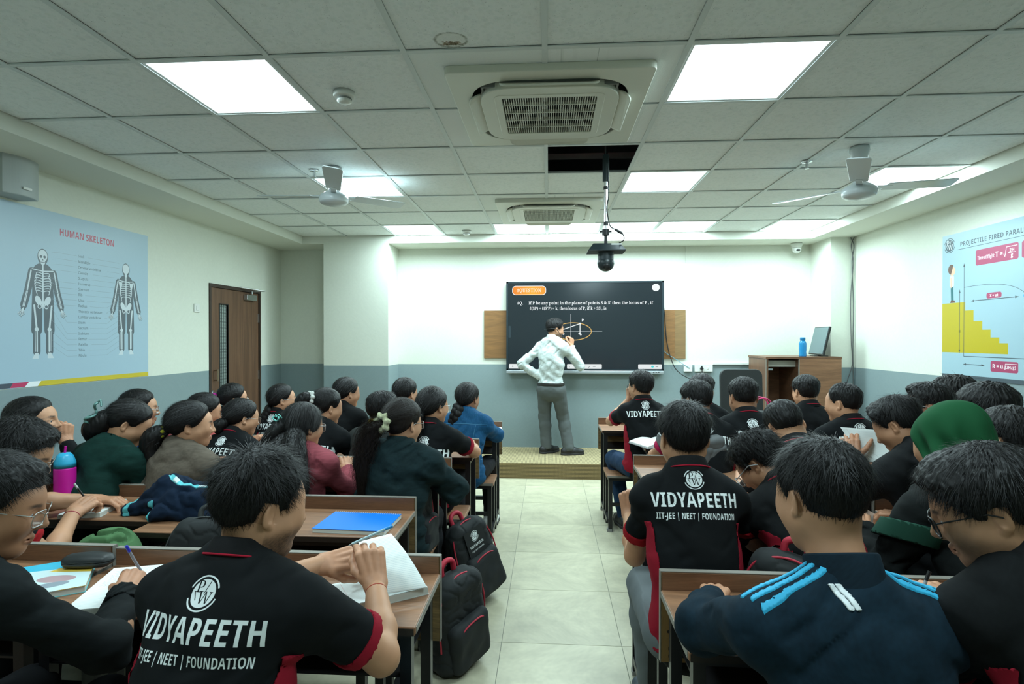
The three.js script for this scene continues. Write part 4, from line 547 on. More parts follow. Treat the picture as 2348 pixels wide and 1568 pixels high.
function capStrands(H, sd, N, wid) {
  const r = rng(sd), out = [], L = hairLines[H.line || 'short'], crown = H.crown || [0.012, 0.112, 0.05];
  for (let i = 0; i < N * 4 && out.length < N; i++) {
    const u = r() * 2 - 1, ph = r() * 6.2832, s = Math.sqrt(1 - u * u), d = [s * Math.cos(ph), u, s * Math.sin(ph)], p0 = [CC[0] + d[0] * CR[0], CC[1] + d[1] * CR[1], CC[2] + d[2] * CR[2]], c = p0[1] - interp(L, Math.atan2(Math.abs(p0[0]), -p0[2]) * 57.2958); if (c < 0.003) continue;
    const t = hairThick(H, ...p0, c), n = v3.norm([d[0] / CR[0], d[1] / CR[1], d[2] / CR[2]]), p = v3.mad(p0, n, t * (0.75 + 0.3 * r()));
    let f; if (H.comb) { const q = v3.sub(H.comb, p); f = v3.mad(q, n, -v3.dot(q, n)); } else { f = v3.sub(p, crown); f = v3.mad(f, n, -v3.dot(f, n)); f = v3.norm(f); if (H.sweep) f = v3.mad(f, H.sweep, sstep(0.04, 0.09, p[1]) * sstep(0.04, -0.04, p[2])); f = v3.mad(f, n, -v3.dot(f, n)); }
    f = v3.norm(v3.add(v3.norm(f), v3.mul([r() - 0.5, r() - 0.5, r() - 0.5], H.mess ?? 0.7))); const l = (H.len ?? 1.1) * (t + 0.006) * (0.5 + r()), lift = (H.lift ?? 0.3) * r();
    const pts = []; for (let k = 0; k < 4; k++) { const q = k / 3; pts.push(v3.mad(v3.mad(p, f, l * q), n, l * (lift * (q - 0.7 * q * q) * 2) - 0.0015 - (H.comb ? l * l * q * q * 3 : l * l * q * q * 2))); }
    out.push({ p: pts, n: v3.norm(v3.mad(n, [r() - 0.5, r() - 0.5, r() - 0.5], 0.35)), w: wid * (0.6 + 0.8 * r()) });
  }
  return out;
}
function tailStrands(path, rad, sd, N, wid, wave, flat_, seg = 14) { // strands that follow a path of points with radii
  const r = rng(sd), out = [], c = new THREE.CatmullRomCurve3(path.map((p) => V(...p))), n = seg, C = [], RR = []; for (let i = 0; i <= n; i++) { const q = c.getPoint(i / n); C.push(q.toArray()); const f = i / n * (rad.length - 1), a = Math.floor(f); RR.push(lerp(rad[a], rad[Math.min(a + 1, rad.length - 1)], f - a)); }
  for (let s = 0; s < N; s++) { const a = r() * 6.2832, rr = wave > 0.015 ? 0.35 + 0.85 * r() : 0.65 + 0.45 * r(), i0 = Math.floor(r() * n * 0.5), i1 = Math.min(n, i0 + 4 + Math.floor(r() * n)), pts = []; let nn = [0, 0, 1]; const ph = r() * 6.28, sp = 0.3 + r() * 0.5;
    for (let i = i0; i <= i1; i++) { const d = v3.norm(v3.sub(C[Math.min(i + 1, n)], C[Math.max(i - 1, 0)])), e1 = v3.norm(v3.cross(d, [0.01, 0, 1])), e2 = v3.cross(e1, d), w = wave * Math.sin(i * 0.9 + ph), aa = a + 0.25 * Math.sin(i * sp + ph); nn = v3.norm(v3.add(v3.mul(e1, Math.cos(aa)), v3.mul(e2, Math.sin(aa)))); pts.push(v3.add(C[i], v3.add(v3.mul(e1, Math.cos(aa) * RR[i] * rr + w), v3.mul(e2, Math.sin(aa) * RR[i] * rr * flat_)))); }
    if (pts.length > 2) out.push({ p: pts, n: nn, w: wid * (0.6 + 0.8 * r()) }); }
  return out;
}
// --- hand: list of capsules in person space
function handPrims(W, F, D, side, o = {}) { // W wrist, F forward, D back of hand, side +1: thumb towards F x D ... sign
  F = v3.norm(F); D = v3.norm(v3.mad(D, F, -v3.dot(D, F))); const S = v3.mul(v3.cross(F, D), side), k = o.s ?? 1, P = [], tip = []; const at = (f, s, d) => v3.mad(v3.mad(v3.mad(W, F, f * k), S, s * k), D, d * k);
  const curl = o.curl ?? [0.5, 0.7, 0.5], lens = [[0.042, 0.026, 0.021], [0.046, 0.029, 0.022], [0.042, 0.027, 0.021], [0.033, 0.021, 0.019]], root = [[0.090, 0.030, 0.004], [0.093, 0.010, 0.007], [0.088, -0.011, 0.005], [0.080, -0.029, 0]];
  for (let i = 0; i < 4; i++) { const c = Array.isArray(curl[0]) ? curl[i] : curl, sp = (1.5 - i) * (o.spread ?? 0.05); P.push(cone(at(0.005, (1.5 - i) * 0.012, 0), at(...root[i]), 0.0145 * k, 0.0125 * k)); let q = at(...root[i]), a = 0; for (let j = 0; j < 3; j++) { a += c[j]; let dir = v3.add(v3.mul(F, Math.cos(a)), v3.mul(D, -Math.sin(a))); dir = v3.norm(v3.mad(dir, S, sp)); const e = v3.mad(q, dir, lens[i][j] * k); P.push(cone(q, e, (0.0098 - j * 0.0012) * k, (0.0090 - j * 0.0012) * k)); q = e; } tip.push(q); }
  const tb = at(0.028, 0.026, -0.006), th = o.thumb ?? [0.6, 0.55, 0.35], d1 = v3.norm(v3.add(v3.add(v3.mul(F, 0.8), v3.mul(S, th[0])), v3.mul(D, -th[1]))), t1 = v3.mad(tb, d1, 0.042 * k), d2 = v3.norm(v3.add(v3.add(v3.mul(F, 0.95), v3.mul(S, th[0] - 0.75 * th[2] - 0.2)), v3.mul(D, -th[1]))), t2 = v3.mad(t1, d2, 0.034 * k), t3 = v3.mad(t2, v3.norm(v3.mad(d2, S, -th[2] * 0.6)), 0.026 * k);
  P.push(cone(at(0.008, 0.012, -0.004), tb, 0.015 * k, 0.016 * k), cone(tb, t1, 0.0155 * k, 0.0115 * k), cone(t1, t2, 0.0112 * k, 0.0098 * k), cone(t2, t3, 0.0098 * k, 0.0075 * k)); tip.push(t3);
  return { f: union(P, 0.006 * k), tip, pts: [W, ...tip, t1] };
}
function ik(S, W, a, b, pole) { let d = v3.sub(W, S), L = v3.len(d); if (L > (a + b) * 0.995) { d = v3.mul(d, (a + b) * 0.995 / L); W = v3.add(S, d); L = (a + b) * 0.995; } const n = v3.norm(d), x = (a * a - b * b + L * L) / (2 * L), h = Math.sqrt(Math.max(0, a * a - x * x)); let p = v3.mad(pole, n, -v3.dot(pole, n)); p = v3.norm(p); return { E: v3.mad(v3.mad(S, n, x), p, h), W }; }
const HAIR = { boy: { side: 0.008, top: 0.020, front: 0.008, mess: 0.7, len: 1.3, lift: 0.25 }, crop: { side: 0.004, top: 0.013, fade: 0.05, fadeLen: 0.07, mess: 0.5, len: 1.1, lift: 0.25 }, curly: { side: 0.014, top: 0.030, front: 0.006, amp: 0.009, mess: 1.4, len: 1.1, lift: 0.5 }, mop: { side: 0.013, top: 0.026, front: 0.012, line: 'low', mess: 0.6, len: 1.3, lift: 0.18 }, girl: { side: 0.011, top: 0.016, line: 'girl', amp: 0.002, fade: 0.0, fadeLen: 0.055, mess: 0.12, len: 2.6, lift: 0.06, comb: [0, 0.02, 0.14] }, long: { side: 0.012, top: 0.016, line: 'cover', amp: 0.002, fade: 0.15, fadeLen: 0.03, mess: 0.12, len: 2.6, lift: 0.05, comb: [0, -0.25, 0.08] } };

function person(o) {
  o.head[1] -= o.drop ?? 0.028;
  const det = o.det ?? 1, cell = [0.015, 0.0115, 0.0085][det], hcell = [0.0062, 0.0048, 0.0036][det], sd = o.seed ?? (o.label.length * 77 + Math.round(o.head[0] * 1000)), tone = skinTones[o.skin ?? 0];
  const yaw = o.yaw ?? 0, lean = R(o.lean ?? 12), roll = R(o.roll ?? 0), bulk = (o.bulk ?? 1) * 0.9, HM = rotM((o.hyaw ?? yaw) - yaw, o.hpit ?? 8, o.hroll ?? 0);
  const dir = (a, r = roll) => v3.norm([Math.sin(r), Math.cos(a) * Math.cos(r), -Math.sin(a)]);
  const rise = dir(lean * 0.6)[1] * 0.245 + dir(lean * 1.25)[1] * 0.265, nd = dir(lean + R(o.crane ?? 14)), hOff = v3.add(v3.mul(nd, o.nk ?? 0.068), toW(HM, [0, 0, 0], [0, 0.066, -0.018]));
  let hipY = o.hipY ?? 0.565, s = (o.head[1] - hipY - hOff[1]) / rise; const s0 = s; s = clamp(s, o.stand ? 0.9 : 0.82, 1.16); hipY += (s0 - s) * rise; if (o.dbg) console.log(o.label, s0.toFixed(2), hipY.toFixed(2));
  const hip = [0, hipY, 0], mid = v3.mad(hip, dir(lean * 0.6), 0.245 * s), neck = v3.mad(mid, dir(lean * 1.25), 0.265 * s), hc = v3.add(neck, hOff);
  const cy = Math.cos(R(yaw)), sy = Math.sin(R(yaw)), G = [o.head[0] - (hc[0] * cy + hc[2] * sy), 0, o.head[2] - (-hc[0] * sy + hc[2] * cy)];
  const loc = (p) => { const x = p[0] - G[0], z = p[2] - G[2]; return [x * cy - z * sy, p[1], x * sy + z * cy]; };
  const g = thing('person', o.label, 'person', G, R(yaw), o.group);
  // frames
  const U = dir(lean * 1.25), tw = R(o.twist ?? 0), X0 = v3.norm([Math.cos(tw), -Math.sin(roll) + (o.shrug ?? 0), -Math.sin(tw)]), X = v3.norm(v3.mad(X0, U, -v3.dot(X0, U))), Bk = v3.cross(X, U), U0 = dir(lean * 0.6), Bk0 = v3.cross([1, 0, 0], U0), sw = 0.146 * (o.sw ?? 1);
  const sh = [-1, 1].map((q) => v3.mad(v3.mad(v3.mad(neck, X, q * sw), U, -0.070 * s + (o.hunch ?? 0.0)), Bk, -0.012 - (o.round ?? 0.01)));
  const arms = [-1, 1].map((q, i) => {
    const A = (o.arms && o.arms[i]) || {}; let W = A.w ? loc(A.w) : v3.add(neck, [q * (A.dx ?? 0.13), 0, -0.30]); if (!A.w) W[1] = A.y ?? 0.80;
    const pole = A.pole ? A.pole : [q * 0.55, -0.8, 0.35], I = ik(sh[i], W, 0.285 * Math.min(1.08, s), 0.25 * Math.min(1.08, s), pole); const F = A.f ? v3.norm([A.f[0] * cy - A.f[2] * sy, A.f[1], A.f[0] * sy + A.f[2] * cy]) : v3.norm(v3.sub(I.W, I.E)), D = A.d ? v3.norm([A.d[0] * cy - A.d[2] * sy, A.d[1], A.d[0] * sy + A.d[2] * cy]) : [0, 1, 0.2];
    return { S: sh[i], E: I.E, W: I.W, F, D, A, q };
  });
  // body core
  const fem = !!o.female, core = [ellip(hip, [0.165 * bulk, 0.115, 0.125 * bulk]), flatCone(v3.mad(hip, U0, 0.02), mid, 0.134 * bulk * (fem ? 0.93 : 1), 0.133 * bulk * (fem ? 0.9 : 1), Bk0, 0.76), flatCone(mid, v3.mad(neck, U, -0.135 * s), 0.138 * bulk * (fem ? 0.92 : 1), 0.148 * bulk * (fem ? 0.92 : 1), Bk, 0.72), flatCone(v3.mad(sh[0], U, -0.006), v3.mad(sh[1], U, -0.006), 0.046 * bulk, 0.046 * bulk, Bk, 0.98), cone(v3.mad(neck, U, 0.008), v3.mix(neck, sh[0], 0.60), 0.042, 0.047), cone(v3.mad(neck, U, 0.008), v3.mix(neck, sh[1], 0.60), 0.042, 0.047)];
  const torso = union(core, 0.055), neckF = cone(v3.mad(neck, U, -0.02), v3.mad(hc, HM.y, -0.045), 0.056 * (fem ? 0.88 : 1), 0.053 * (fem ? 0.88 : 1));
  const armF = arms.map((a) => union([cone(a.S, a.E, 0.047 * bulk, 0.040 * bulk), cone(a.E, v3.mix(a.E, a.W, 0.35), 0.040 * bulk, 0.041 * bulk), cone(v3.mix(a.E, a.W, 0.35), a.W, 0.041 * bulk, 0.0265)], 0.02));
  const longS = o.sleeve === 'long', bodyGeo = [];
  { // skin: trunk with neck and arms, then head and hands on finer grids
    const f = (x, y, z) => { let d = smin(torso(x, y, z) + 0.006, neckF(x, y, z), 0.03); for (let i = 0; i < 2; i++) d = smin(d, armF[i](x, y, z), 0.02); return d; };
    const [lo, hi] = bounds([hip, neck, hc, ...arms.flatMap((a) => [a.S, a.E, a.W])], 0.10); lo[1] = Math.max(lo[1], 0.02); hi[1] = Math.max(...[v3.mad(hc, HM.y, -0.03)[1], ...arms.map((a) => Math.max(a.W[1], a.E[1]) + 0.06)]);
    if (!o.noBody) { const bg = surf(f, lo, hi, longS ? 0.018 : cell); paintSkin(bg, (p) => { const n = 1 + 0.06 * noise(p[0] * 50, p[1] * 50, p[2] * 50); return [tone[0] * n, tone[1] * n, tone[2] * n]; }); bodyGeo.push(bg); }
    const hf0 = headField(fem), nl = toL(HM, hc, v3.mad(neck, U, -0.02)), nkF = cone([0, -0.045, 0.012], nl, 0.053 * (fem ? 0.88 : 1), 0.056 * (fem ? 0.88 : 1)), hf = (x, y, z) => { const d = hf0(x, y, z); return y < -0.02 ? smin(d, nkF(x, y, z), 0.035) : smin(d, nkF(x, y, z), 0.02); }, hg = surf(hf, [-0.105, -0.135, -0.135], [0.105, 0.135, 0.125], hcell); paintSkin(hg, (p) => skinColor(tone, p, o)); const hk = o.hs ?? 1; if (hk !== 1) hg.scale(hk, hk, hk); place(hg, HM, hc); bodyGeo.push(hg);
    for (const a of arms) { if (a.A.hide) continue; const H = handPrims(a.W, a.F, a.D, a.A.flip ? a.q : -a.q, { curl: a.A.curl, thumb: a.A.thumb, spread: a.A.spread, s: a.A.s ?? (fem ? 0.92 : 1) }); a.H = H; const [l2, h2] = bounds(H.pts, 0.035), wr = cone(v3.mad(a.W, v3.norm(v3.sub(a.W, a.E)), -0.03), a.W, 0.027, 0.0245); const hg2 = surf((x, y, z) => smin(H.f(x, y, z), wr(x, y, z), 0.02), l2, h2, [0.0058, 0.0046, 0.0038][det]); paintSkin(hg2, (p) => { const n = 1 + 0.10 * noise(p[0] * 90, p[1] * 90, p[2] * 90); return [tone[0] * n * 1.02, tone[1] * n * 0.98, tone[2] * n]; }); bodyGeo.push(hg2); }
    const list = bodyGeo.map((q) => q.toNonIndexed()), body = obj('body', mergeGeometries(list, false), skinMat, g);
    if (o.face) for (const q of [-1, 1]) { const e = new THREE.SphereGeometry(0.0118, 16, 12), c = new Float32Array(e.attributes.position.count * 3), p = e.attributes.position; for (let i = 0; i < p.count; i++) { const rr = Math.hypot(p.getX(i), p.getY(i) + 0.0015), k = p.getZ(i) < 0 && rr < 0.0058 ? 0.012 : 0.55; c.set([k, k, k], i * 3); } e.setAttribute('color', new THREE.BufferAttribute(c, 3)); e.translate(q * 0.031, 0.002, -0.0765); obj('eye', place(e, HM, hc), eyeMat, body); }
  }
  // shirt
  const wr = (o.wrinkle ?? 0.005) * 1.5, puff = o.puff ?? 0.014, sl = longS ? 1 : o.sl ?? 0.62, slr = longS ? [0.058, 0.056] : [0.057, 0.066];
  const wrinkle = (x, y, z) => { const a = noise(x * 6 + sd, y * 11 + x * 7, z * 6), b = noise(x * 7 - sd, y * 12 - x * 8, z * 7), c = noise(x * 26, y * 40 + sd, z * 26); return wr * (0.9 * a + 0.7 * Math.exp(-b * b * 16) * sstep(-0.3, 0.2, a) + 0.14 * c); };
  const sleeves = arms.map((a) => {
    const n1 = v3.norm(v3.sub(a.E, a.S)), n2 = v3.norm(v3.sub(a.W, a.E)), end = longS ? v3.mad(a.W, n2, -0.005 - (o.pushed ?? 0)) : v3.mad(a.S, n1, v3.len(v3.sub(a.E, a.S)) * sl), nn = longS ? n2 : n1, k = bulk * (o.slk ?? 1), c1 = cone(a.S, longS ? a.E : v3.mad(end, n1, 0.02), slr[0] * k, slr[1] * k), c2 = longS ? union([cone(a.E, v3.mix(a.E, a.W, 0.5), 0.058 * k, 0.052 * k), cone(v3.mix(a.E, a.W, 0.5), a.W, 0.052 * k, 0.040 * k)], 0.01) : null;
    const f = (x, y, z) => { let d = c1(x, y, z); if (c2) d = smin(d, c2(x, y, z), 0.03); d += wrinkle(x + 3, y * 1.2, z + 2) * 0.9; return Math.max(d, (x - end[0]) * nn[0] + (y - end[1]) * nn[1] + (z - end[2]) * nn[2] + cut); };
    let cut = 0; return { f: (x, y, z) => { cut = o.cuffs ? 0.022 : 0; return f(x, y, z); }, cuff: (x, y, z) => { cut = 0; return f(x, y, z); }, end, nn, a };
  });
  const hem = hipY - (o.hem ?? 0.105), neckHole = cone(v3.mad(neck, nd, 0.010), v3.mad(neck, nd, 0.2), fem ? 0.052 : 0.0585, 0.075), extra = [];
  if (o.hoodDown) { const hc0 = v3.mad(v3.mad(neck, Bk, 0.045), U, -0.005); extra.push(cone(v3.mad(v3.mad(neck, X, -0.075), U, 0.018), hc0, 0.030, 0.046), cone(hc0, v3.mad(v3.mad(neck, X, 0.075), U, 0.018), 0.046, 0.030), ellip(v3.mad(v3.mad(neck, Bk, 0.072), U, -0.06), [0.085, 0.075, 0.042], [X, U, Bk])); }
  const torsoCloth = (x, y, z) => { let d = torso(x, y, z) - puff; for (const e of extra) d = smin(d, e(x, y, z), 0.02); return d + wrinkle(x, y, z); };
  const shirt = (x, y, z) => { let d = torsoCloth(x, y, z); d = smin(d, sleeves[0].f(x, y, z), 0.045); d = smin(d, sleeves[1].f(x, y, z), 0.045); d = -smin(-d, neckHole(x, y, z), 0.006); return Math.max(d, hem - y); };
  const bb = bounds([hip, neck, ...arms.flatMap((a) => [a.S, sl < 1 ? v3.mix(a.S, a.E, sl) : a.E, sl < 1 ? a.S : a.W])], 0.125 * Math.max(1, bulk)); bb[0][0] = Math.min(bb[0][0], -0.21 * bulk); bb[1][0] = Math.max(bb[1][0], 0.21 * bulk); bb[0][1] = hem - 0.02; bb[1][2] += 0.04;
  const top = o.top || blackShirt; let sg = surf(shirt, bb[0], bb[1], o.stripes ? 0.0068 : cell); const pc = v3.mad(v3.mad(neck, U, -(o.printDrop ?? 0.070)), X, o.printDx ?? 0);
  { sg = sg.toNonIndexed(); const p = sg.attributes.position, n = p.count, uv = new Float32Array(n * 2), pr = o.print; for (let i = 0; i < n; i += 3) { const q = [0, 1, 2].map((k) => { const d = v3.sub([p.getX(i + k), p.getY(i + k), p.getZ(i + k)], pc); return [v3.dot(d, X), v3.dot(d, U), v3.dot(d, Bk)]; }), back = q[0][2] + q[1][2] + q[2][2] > 0.0, inside = q.every((e) => Math.abs(e[0]) < 0.185 && Math.abs(e[1]) < 0.24); for (let k = 0; k < 3; k++) { let u = q[k][0] * 2 + 0.5, v = q[k][1] * 2 + 0.5; if (pr && !(back && inside)) { if (pr === 'denim') { u = q[k][0] * 2 + q[k][2] + 0.5; u = 0.22 + 0.05 * Math.sin(u * 9); v = 0.15 + 0.06 * Math.sin(v * 11); } else { u = 0.02 + 0.01 * (q[k][0] + 0.3); v = 0.02 + 0.01 * (q[k][1] + 0.3); } } else if (!pr) { u = (q[k][0] + q[k][2] * 0.7) * 2; v = q[k][1] * 2; } uv[(i + k) * 2] = u; uv[(i + k) * 2 + 1] = v; } } sg.setAttribute('uv', new THREE.BufferAttribute(uv, 2)); }
  const topMat = o.print ? printMat(o.print) : clothMat(...top, o.rough ?? 0.9), shirtObj = obj(o.topName || (longS ? 'jacket' : 'shirt'), sg, topMat, g);
  if (o.cuffs) for (const S of sleeves) { const b0 = v3.mad(S.end, S.nn, -0.026), lo = v3.add(S.end, [-0.12, -0.12, -0.12]), hi = v3.add(S.end, [0.12, 0.12, 0.12]); obj('sleeve_cuff', surf((x, y, z) => Math.max(S.cuff(x, y, z) - 0.004, (b0[0] - x) * S.nn[0] + (b0[1] - y) * S.nn[1] + (b0[2] - z) * S.nn[2]), lo, hi, Math.min(cell, 0.009)), clothMat(...(o.cuffs === true ? [0.36, 0.012, 0.03] : o.cuffs)), shirtObj); }
  if (o.panel) for (const q of [-1, 1]) { const lo = [q < 0 ? -0.24 * bulk : 0.08, hem - 0.01, -0.25], hi = [q < 0 ? -0.08 : 0.24 * bulk, neck[1] - 0.10, 0.25]; const pg = surf((x, y, z) => { const d = v3.sub([x, y, z], neck), lx = v3.dot(d, X) * q, ly = v3.dot(d, U), lz = v3.dot(d, Bk); const w = 0.160 * bulk - (o.panelW ?? 0.035) * sstep(-0.13, -0.50, ly) ; return Math.max(torsoCloth(x, y, z) - 0.005, (w - lx) * 0.9, ly + 0.15, hem + (o.stand ? 0 : 0.065) - y, Math.abs(lz) - 0.15); }, lo, hi, [0.012, 0.009, 0.007][det]); if (pg.index.count) obj('side_panel', pg, clothMat(0.36, 0.012, 0.03), shirtObj); }
  if (o.collar) { const c = o.collar, cg = lathe((c.stand ? [[0.0585, -0.03], [0.058, 0.030], [0.061, 0.034], [0.0645, 0.030], [0.0685, -0.03], [0.066, -0.04]] : [[0.058, -0.02], [0.0575, 0.022], [0.060, 0.025], [0.063, 0.022], [0.0745, -0.012], [0.072, -0.03]]).map(([a, b]) => [a * (fem ? 0.92 : 1) * (c.r ?? 1), b * (c.h ?? 1)]), 36); cg.scale(1, 1, 1.06); const cu = v3.norm(v3.mad(nd, Bk, 0.10)), CM = { y: cu, x: v3.norm(v3.mad(X, cu, -v3.dot(X, cu))) }; CM.z = v3.cross(CM.x, CM.y); const O = v3.mad(neck, cu, c.up ?? 0.040); const co = obj('collar', place(cg, CM, O), clothMat(...(c.color || [0.012, 0.012, 0.013])), shirtObj); if (c.pipe) { const tg = new THREE.TorusGeometry(0.0748 * (fem ? 0.92 : 1) * (c.r ?? 1), 0.0026, 6, 40); tg.rotateX(Math.PI / 2); tg.scale(1, 1, 1.06); tg.translate(0, -0.012 * (c.h ?? 1), 0); obj('collar_piping', place(tg, CM, O), clothMat(...(c.pipe === true ? [0.42, 0.012, 0.035] : c.pipe)), co); } }
  if (o.stripes) for (const q of [0, 1]) for (let k = 0; k < 3; k++) { const bo = o.stripes[k], lo = bounds([neck, sh[q]], 0.12), S = sleeves[q]; const pg = surf((x, y, z) => { const d = v3.sub([x, y, z], neck), lx = v3.dot(d, X) * (q ? 1 : -1), lz = v3.dot(d, Bk); return Math.max(shirt(x, y, z) - 0.0032, Math.abs(lz - bo) - 0.0058, 0.05 - lx, lx - 0.215 + k * 0.01, -v3.dot(d, U) - 0.085); }, lo[0], lo[1], 0.004); if (pg.index.count) obj('shoulder_stripe', pg, flat(0.02, 0.36, 0.60, 0.7), shirtObj); }
  if (o.tag) for (const q of [0, 1]) { const pg = surf((x, y, z) => { const d = v3.sub([x, y, z], pc), lx = v3.dot(d, X), ly = v3.dot(d, U); const u = lx - o.tag[0] + 0.35 * (ly - o.tag[1]) - q * 0.0125; return Math.max(shirt(x, y, z) - 0.0032, Math.abs(u) - 0.0055, Math.abs(ly - o.tag[1]) - 0.022, -v3.dot(d, Bk)); }, v3.add(pc, [o.tag[0] - 0.06, o.tag[1] - 0.06, -0.1]), v3.add(pc, [o.tag[0] + 0.06, o.tag[1] + 0.06, 0.22]), 0.0035); obj('reflective_tag', pg, flat(0.72, 0.76, 0.78, 0.4), shirtObj); }
  if (o.sleeveCuff) for (const S of sleeves) { const b0 = v3.mad(S.end, S.nn, -0.05); obj('sleeve_cuff', surf((x, y, z) => Math.max(cone(v3.mad(S.end, S.nn, -0.06), S.end, 0.046, 0.041)(x, y, z) + 0.0025 * Math.sin((Math.atan2(y - S.end[1], x - S.end[0])) * 14), (b0[0] - x) * S.nn[0] + (b0[1] - y) * S.nn[1] + (b0[2] - z) * S.nn[2], (x - S.end[0] ) * S.nn[0] + (y - S.end[1]) * S.nn[1] + (z - S.end[2]) * S.nn[2] - 0.012), v3.add(S.end, [-0.08, -0.08, -0.08]), v3.add(S.end, [0.08, 0.08, 0.08]), Math.min(cell, 0.006)), topMat, shirtObj); }
  // legs
  {
    const L = o.legs || {}, feet = [], tf = []; for (const q of [-1, 1]) { const H = [q * 0.085, hipY - 0.01, -0.02], i = q < 0 ? 0 : 1, K = L.knee ? (L.world ? loc(L.knee[i]) : L.knee[i]) : [q * 0.13, 0.525, -0.43], A = L.ankle ? (L.world ? loc(L.ankle[i]) : L.ankle[i]) : [q * 0.13, 0.085, -0.40]; const lr = L.lr ?? 1; tf.push(cone(H, K, 0.090 * lr, 0.066 * lr), cone(K, v3.mix(K, A, 0.3), 0.066 * lr, 0.064 * lr), cone(v3.mix(K, A, 0.3), A, 0.064 * lr, L.cuff ?? 0.050)); feet.push([A, q, K]); }
    const tr = union([ellip(hip, [0.170 * bulk, 0.118, 0.13 * bulk]), ...tf], 0.03), topY = hipY + (o.stand ? (o.waist ?? 0.10) : 0.04), low = Math.min(feet[0][0][1], feet[1][0][1]) - 0.035, [lo, hi] = bounds([hip, ...feet.flatMap((f) => [f[0], f[2]])], 0.13); lo[1] = low - 0.02;
    const core2 = o.stand ? (x, y, z) => smin(tr(x, y, z), torso(x, y, z) - 0.008, 0.03) : tr;
    const tgm = surf((x, y, z) => Math.max(core2(x, y, z) + 0.005 * (noise(x * 9 + sd, y * 12, z * 9) + 0.5 * noise(x * 20, y * 26, z * 20)), y - topY, low - y), lo, hi, o.stand ? 0.009 : o.legDet ? 0.010 : 0.016);
    obj(L.name || 'trousers', tgm, L.mat || clothMat(...(L.color || [0.012, 0.013, 0.016])), g);
    for (const [A, q] of feet) { const t = L.toe ? L.toe[q < 0 ? 0 : 1] : [q * 0.15, -1], n = v3.norm([t[0], 0, t[1]]), s0 = v3.mad([A[0], 0.045, A[2]], n, -0.045), m = v3.mad([A[0], 0.04, A[2]], n, 0.06), e = v3.mad([A[0], 0.032, A[2]], n, 0.155); if (o.floorY) { s0[1] += o.floorY; m[1] += o.floorY; e[1] += o.floorY; } const fy = (o.floorY || 0) + 0.003, ft = union([cone(s0, m, 0.042, 0.046), cone(m, e, 0.046, 0.034), cone(s0, [A[0], A[1] + 0.0, A[2]], 0.04, 0.042)], 0.03), [l2, h2] = bounds([s0, e, A], 0.06); l2[1] = fy - 0.004; const shoe = obj('shoe', surf((x, y, z) => Math.max(ft(x, y, z), fy + 0.02 - y), l2, h2, o.stand || o.legDet ? 0.006 : 0.012), flat(...(L.shoe || [0.012, 0.012, 0.013]), 0.5), g); obj('sole', surf((x, y, z) => Math.max(ft(x, fy + 0.025, z) - 0.003, y - fy - 0.022, fy - y), l2, [h2[0], fy + 0.035, h2[2]], o.stand || o.legDet ? 0.006 : 0.010), flat(...(L.sole || [0.03, 0.03, 0.03]), 0.7), shoe); }
  }
  // hair
  if (!o.hood) {
    const H = { ...HAIR[o.hair || 'boy'], ...(o.hairOpt || {}) }, hfF = hairField(H, sd % 97), geos = [], t = Math.max(H.top, H.side) + (H.front || 0) + 0.015, hk = o.hs ?? 1;
    const hg = surf(hfF, [-0.074 - t, H.line === 'cover' ? -0.125 : -0.1, -0.085 - t], [0.074 + t, 0.115 + t, 0.106 + t], hcell * 1.1); const st = strands(capStrands(H, sd, [800, 2600, 8000][det], [0.0011, 0.0008, 0.00055][det])); for (const q of [hg, st]) { if (hk !== 1) q.scale(hk, hk, hk); geos.push(place(q, HM, hc)); }
    // tails are given in a frame at the head that keeps the world's up
    const YM = rotM((o.hyaw ?? yaw) - yaw, 0, 0); let hairObj;
    const tails = (o.tails || []).map((T0) => ({ ...T0, path: (() => { const sh0 = v3.sub(toW(HM, hc, T0.path[0]), toW(YM, hc, T0.path[0])); return T0.path.map((p) => v3.add(toW(YM, hc, p), sh0)); })() }));
    for (const T0 of tails) {
      const r = T0.frizz ? T0.r.map((q) => q * 0.68) : T0.r, n = T0.path.length, C = new THREE.CatmullRomCurve3(T0.path.map((p) => V(...p))), m = T0.braid || Math.max(8, n * 3), prim = []; let prev = null, pr = 0;
      for (let i = 0; i <= m; i++) { const q = C.getPoint(i / m).toArray(), f = i / m * (r.length - 1), a = Math.floor(f), rr = lerp(r[a], r[Math.min(a + 1, r.length - 1)], f - a); if (T0.braid) { const sdx = (i % 2 ? 1 : -1) * rr * 0.45; prim.push(ellip([q[0] + sdx * YM.x[0], q[1], q[2] + sdx * YM.x[2]], [rr * 0.95, rr * 1.05, rr * 0.8])); } else if (prev) prim.push(cone(prev, q, pr, rr)); prev = q; pr = rr; }
      const fl = T0.flat ?? 1, fu = union(prim, T0.braid ? 0.004 : 0.01), mx = Math.max(...r) + 0.02, [lo, hi] = bounds(T0.path, mx); geos.push(surf((x, y, z) => fu(x, y, z) + (T0.braid ? 0.0015 : 0.0035) * noise(x * 90 + sd, y * 16, z * 90), lo, hi, [0.0085, 0.0065, 0.005][det]));
      geos.push(strands(tailStrands(T0.path, T0.r, sd + 5, (T0.n ?? [60, 160, 300][det]), [0.0012, 0.0009, 0.0007][det], T0.wave ?? 0.003, T0.braid ? 0.9 : fl, T0.seg ?? 16)));
    }
    hairObj = obj('hair', mergeGeometries(geos.map((q) => { const u = q.index ? q.toNonIndexed() : q; return u; }), false), o.hairMat || hairMat, g);
    for (const k of o.clips || []) { const c = obj(k.name, k.geo(), k.mat, hairObj); c.geometry = place(c.geometry, k.tilt ? HM : YM, toW(k.tilt ? HM : YM, hc, k.at)); }
  } else { // hood worn up
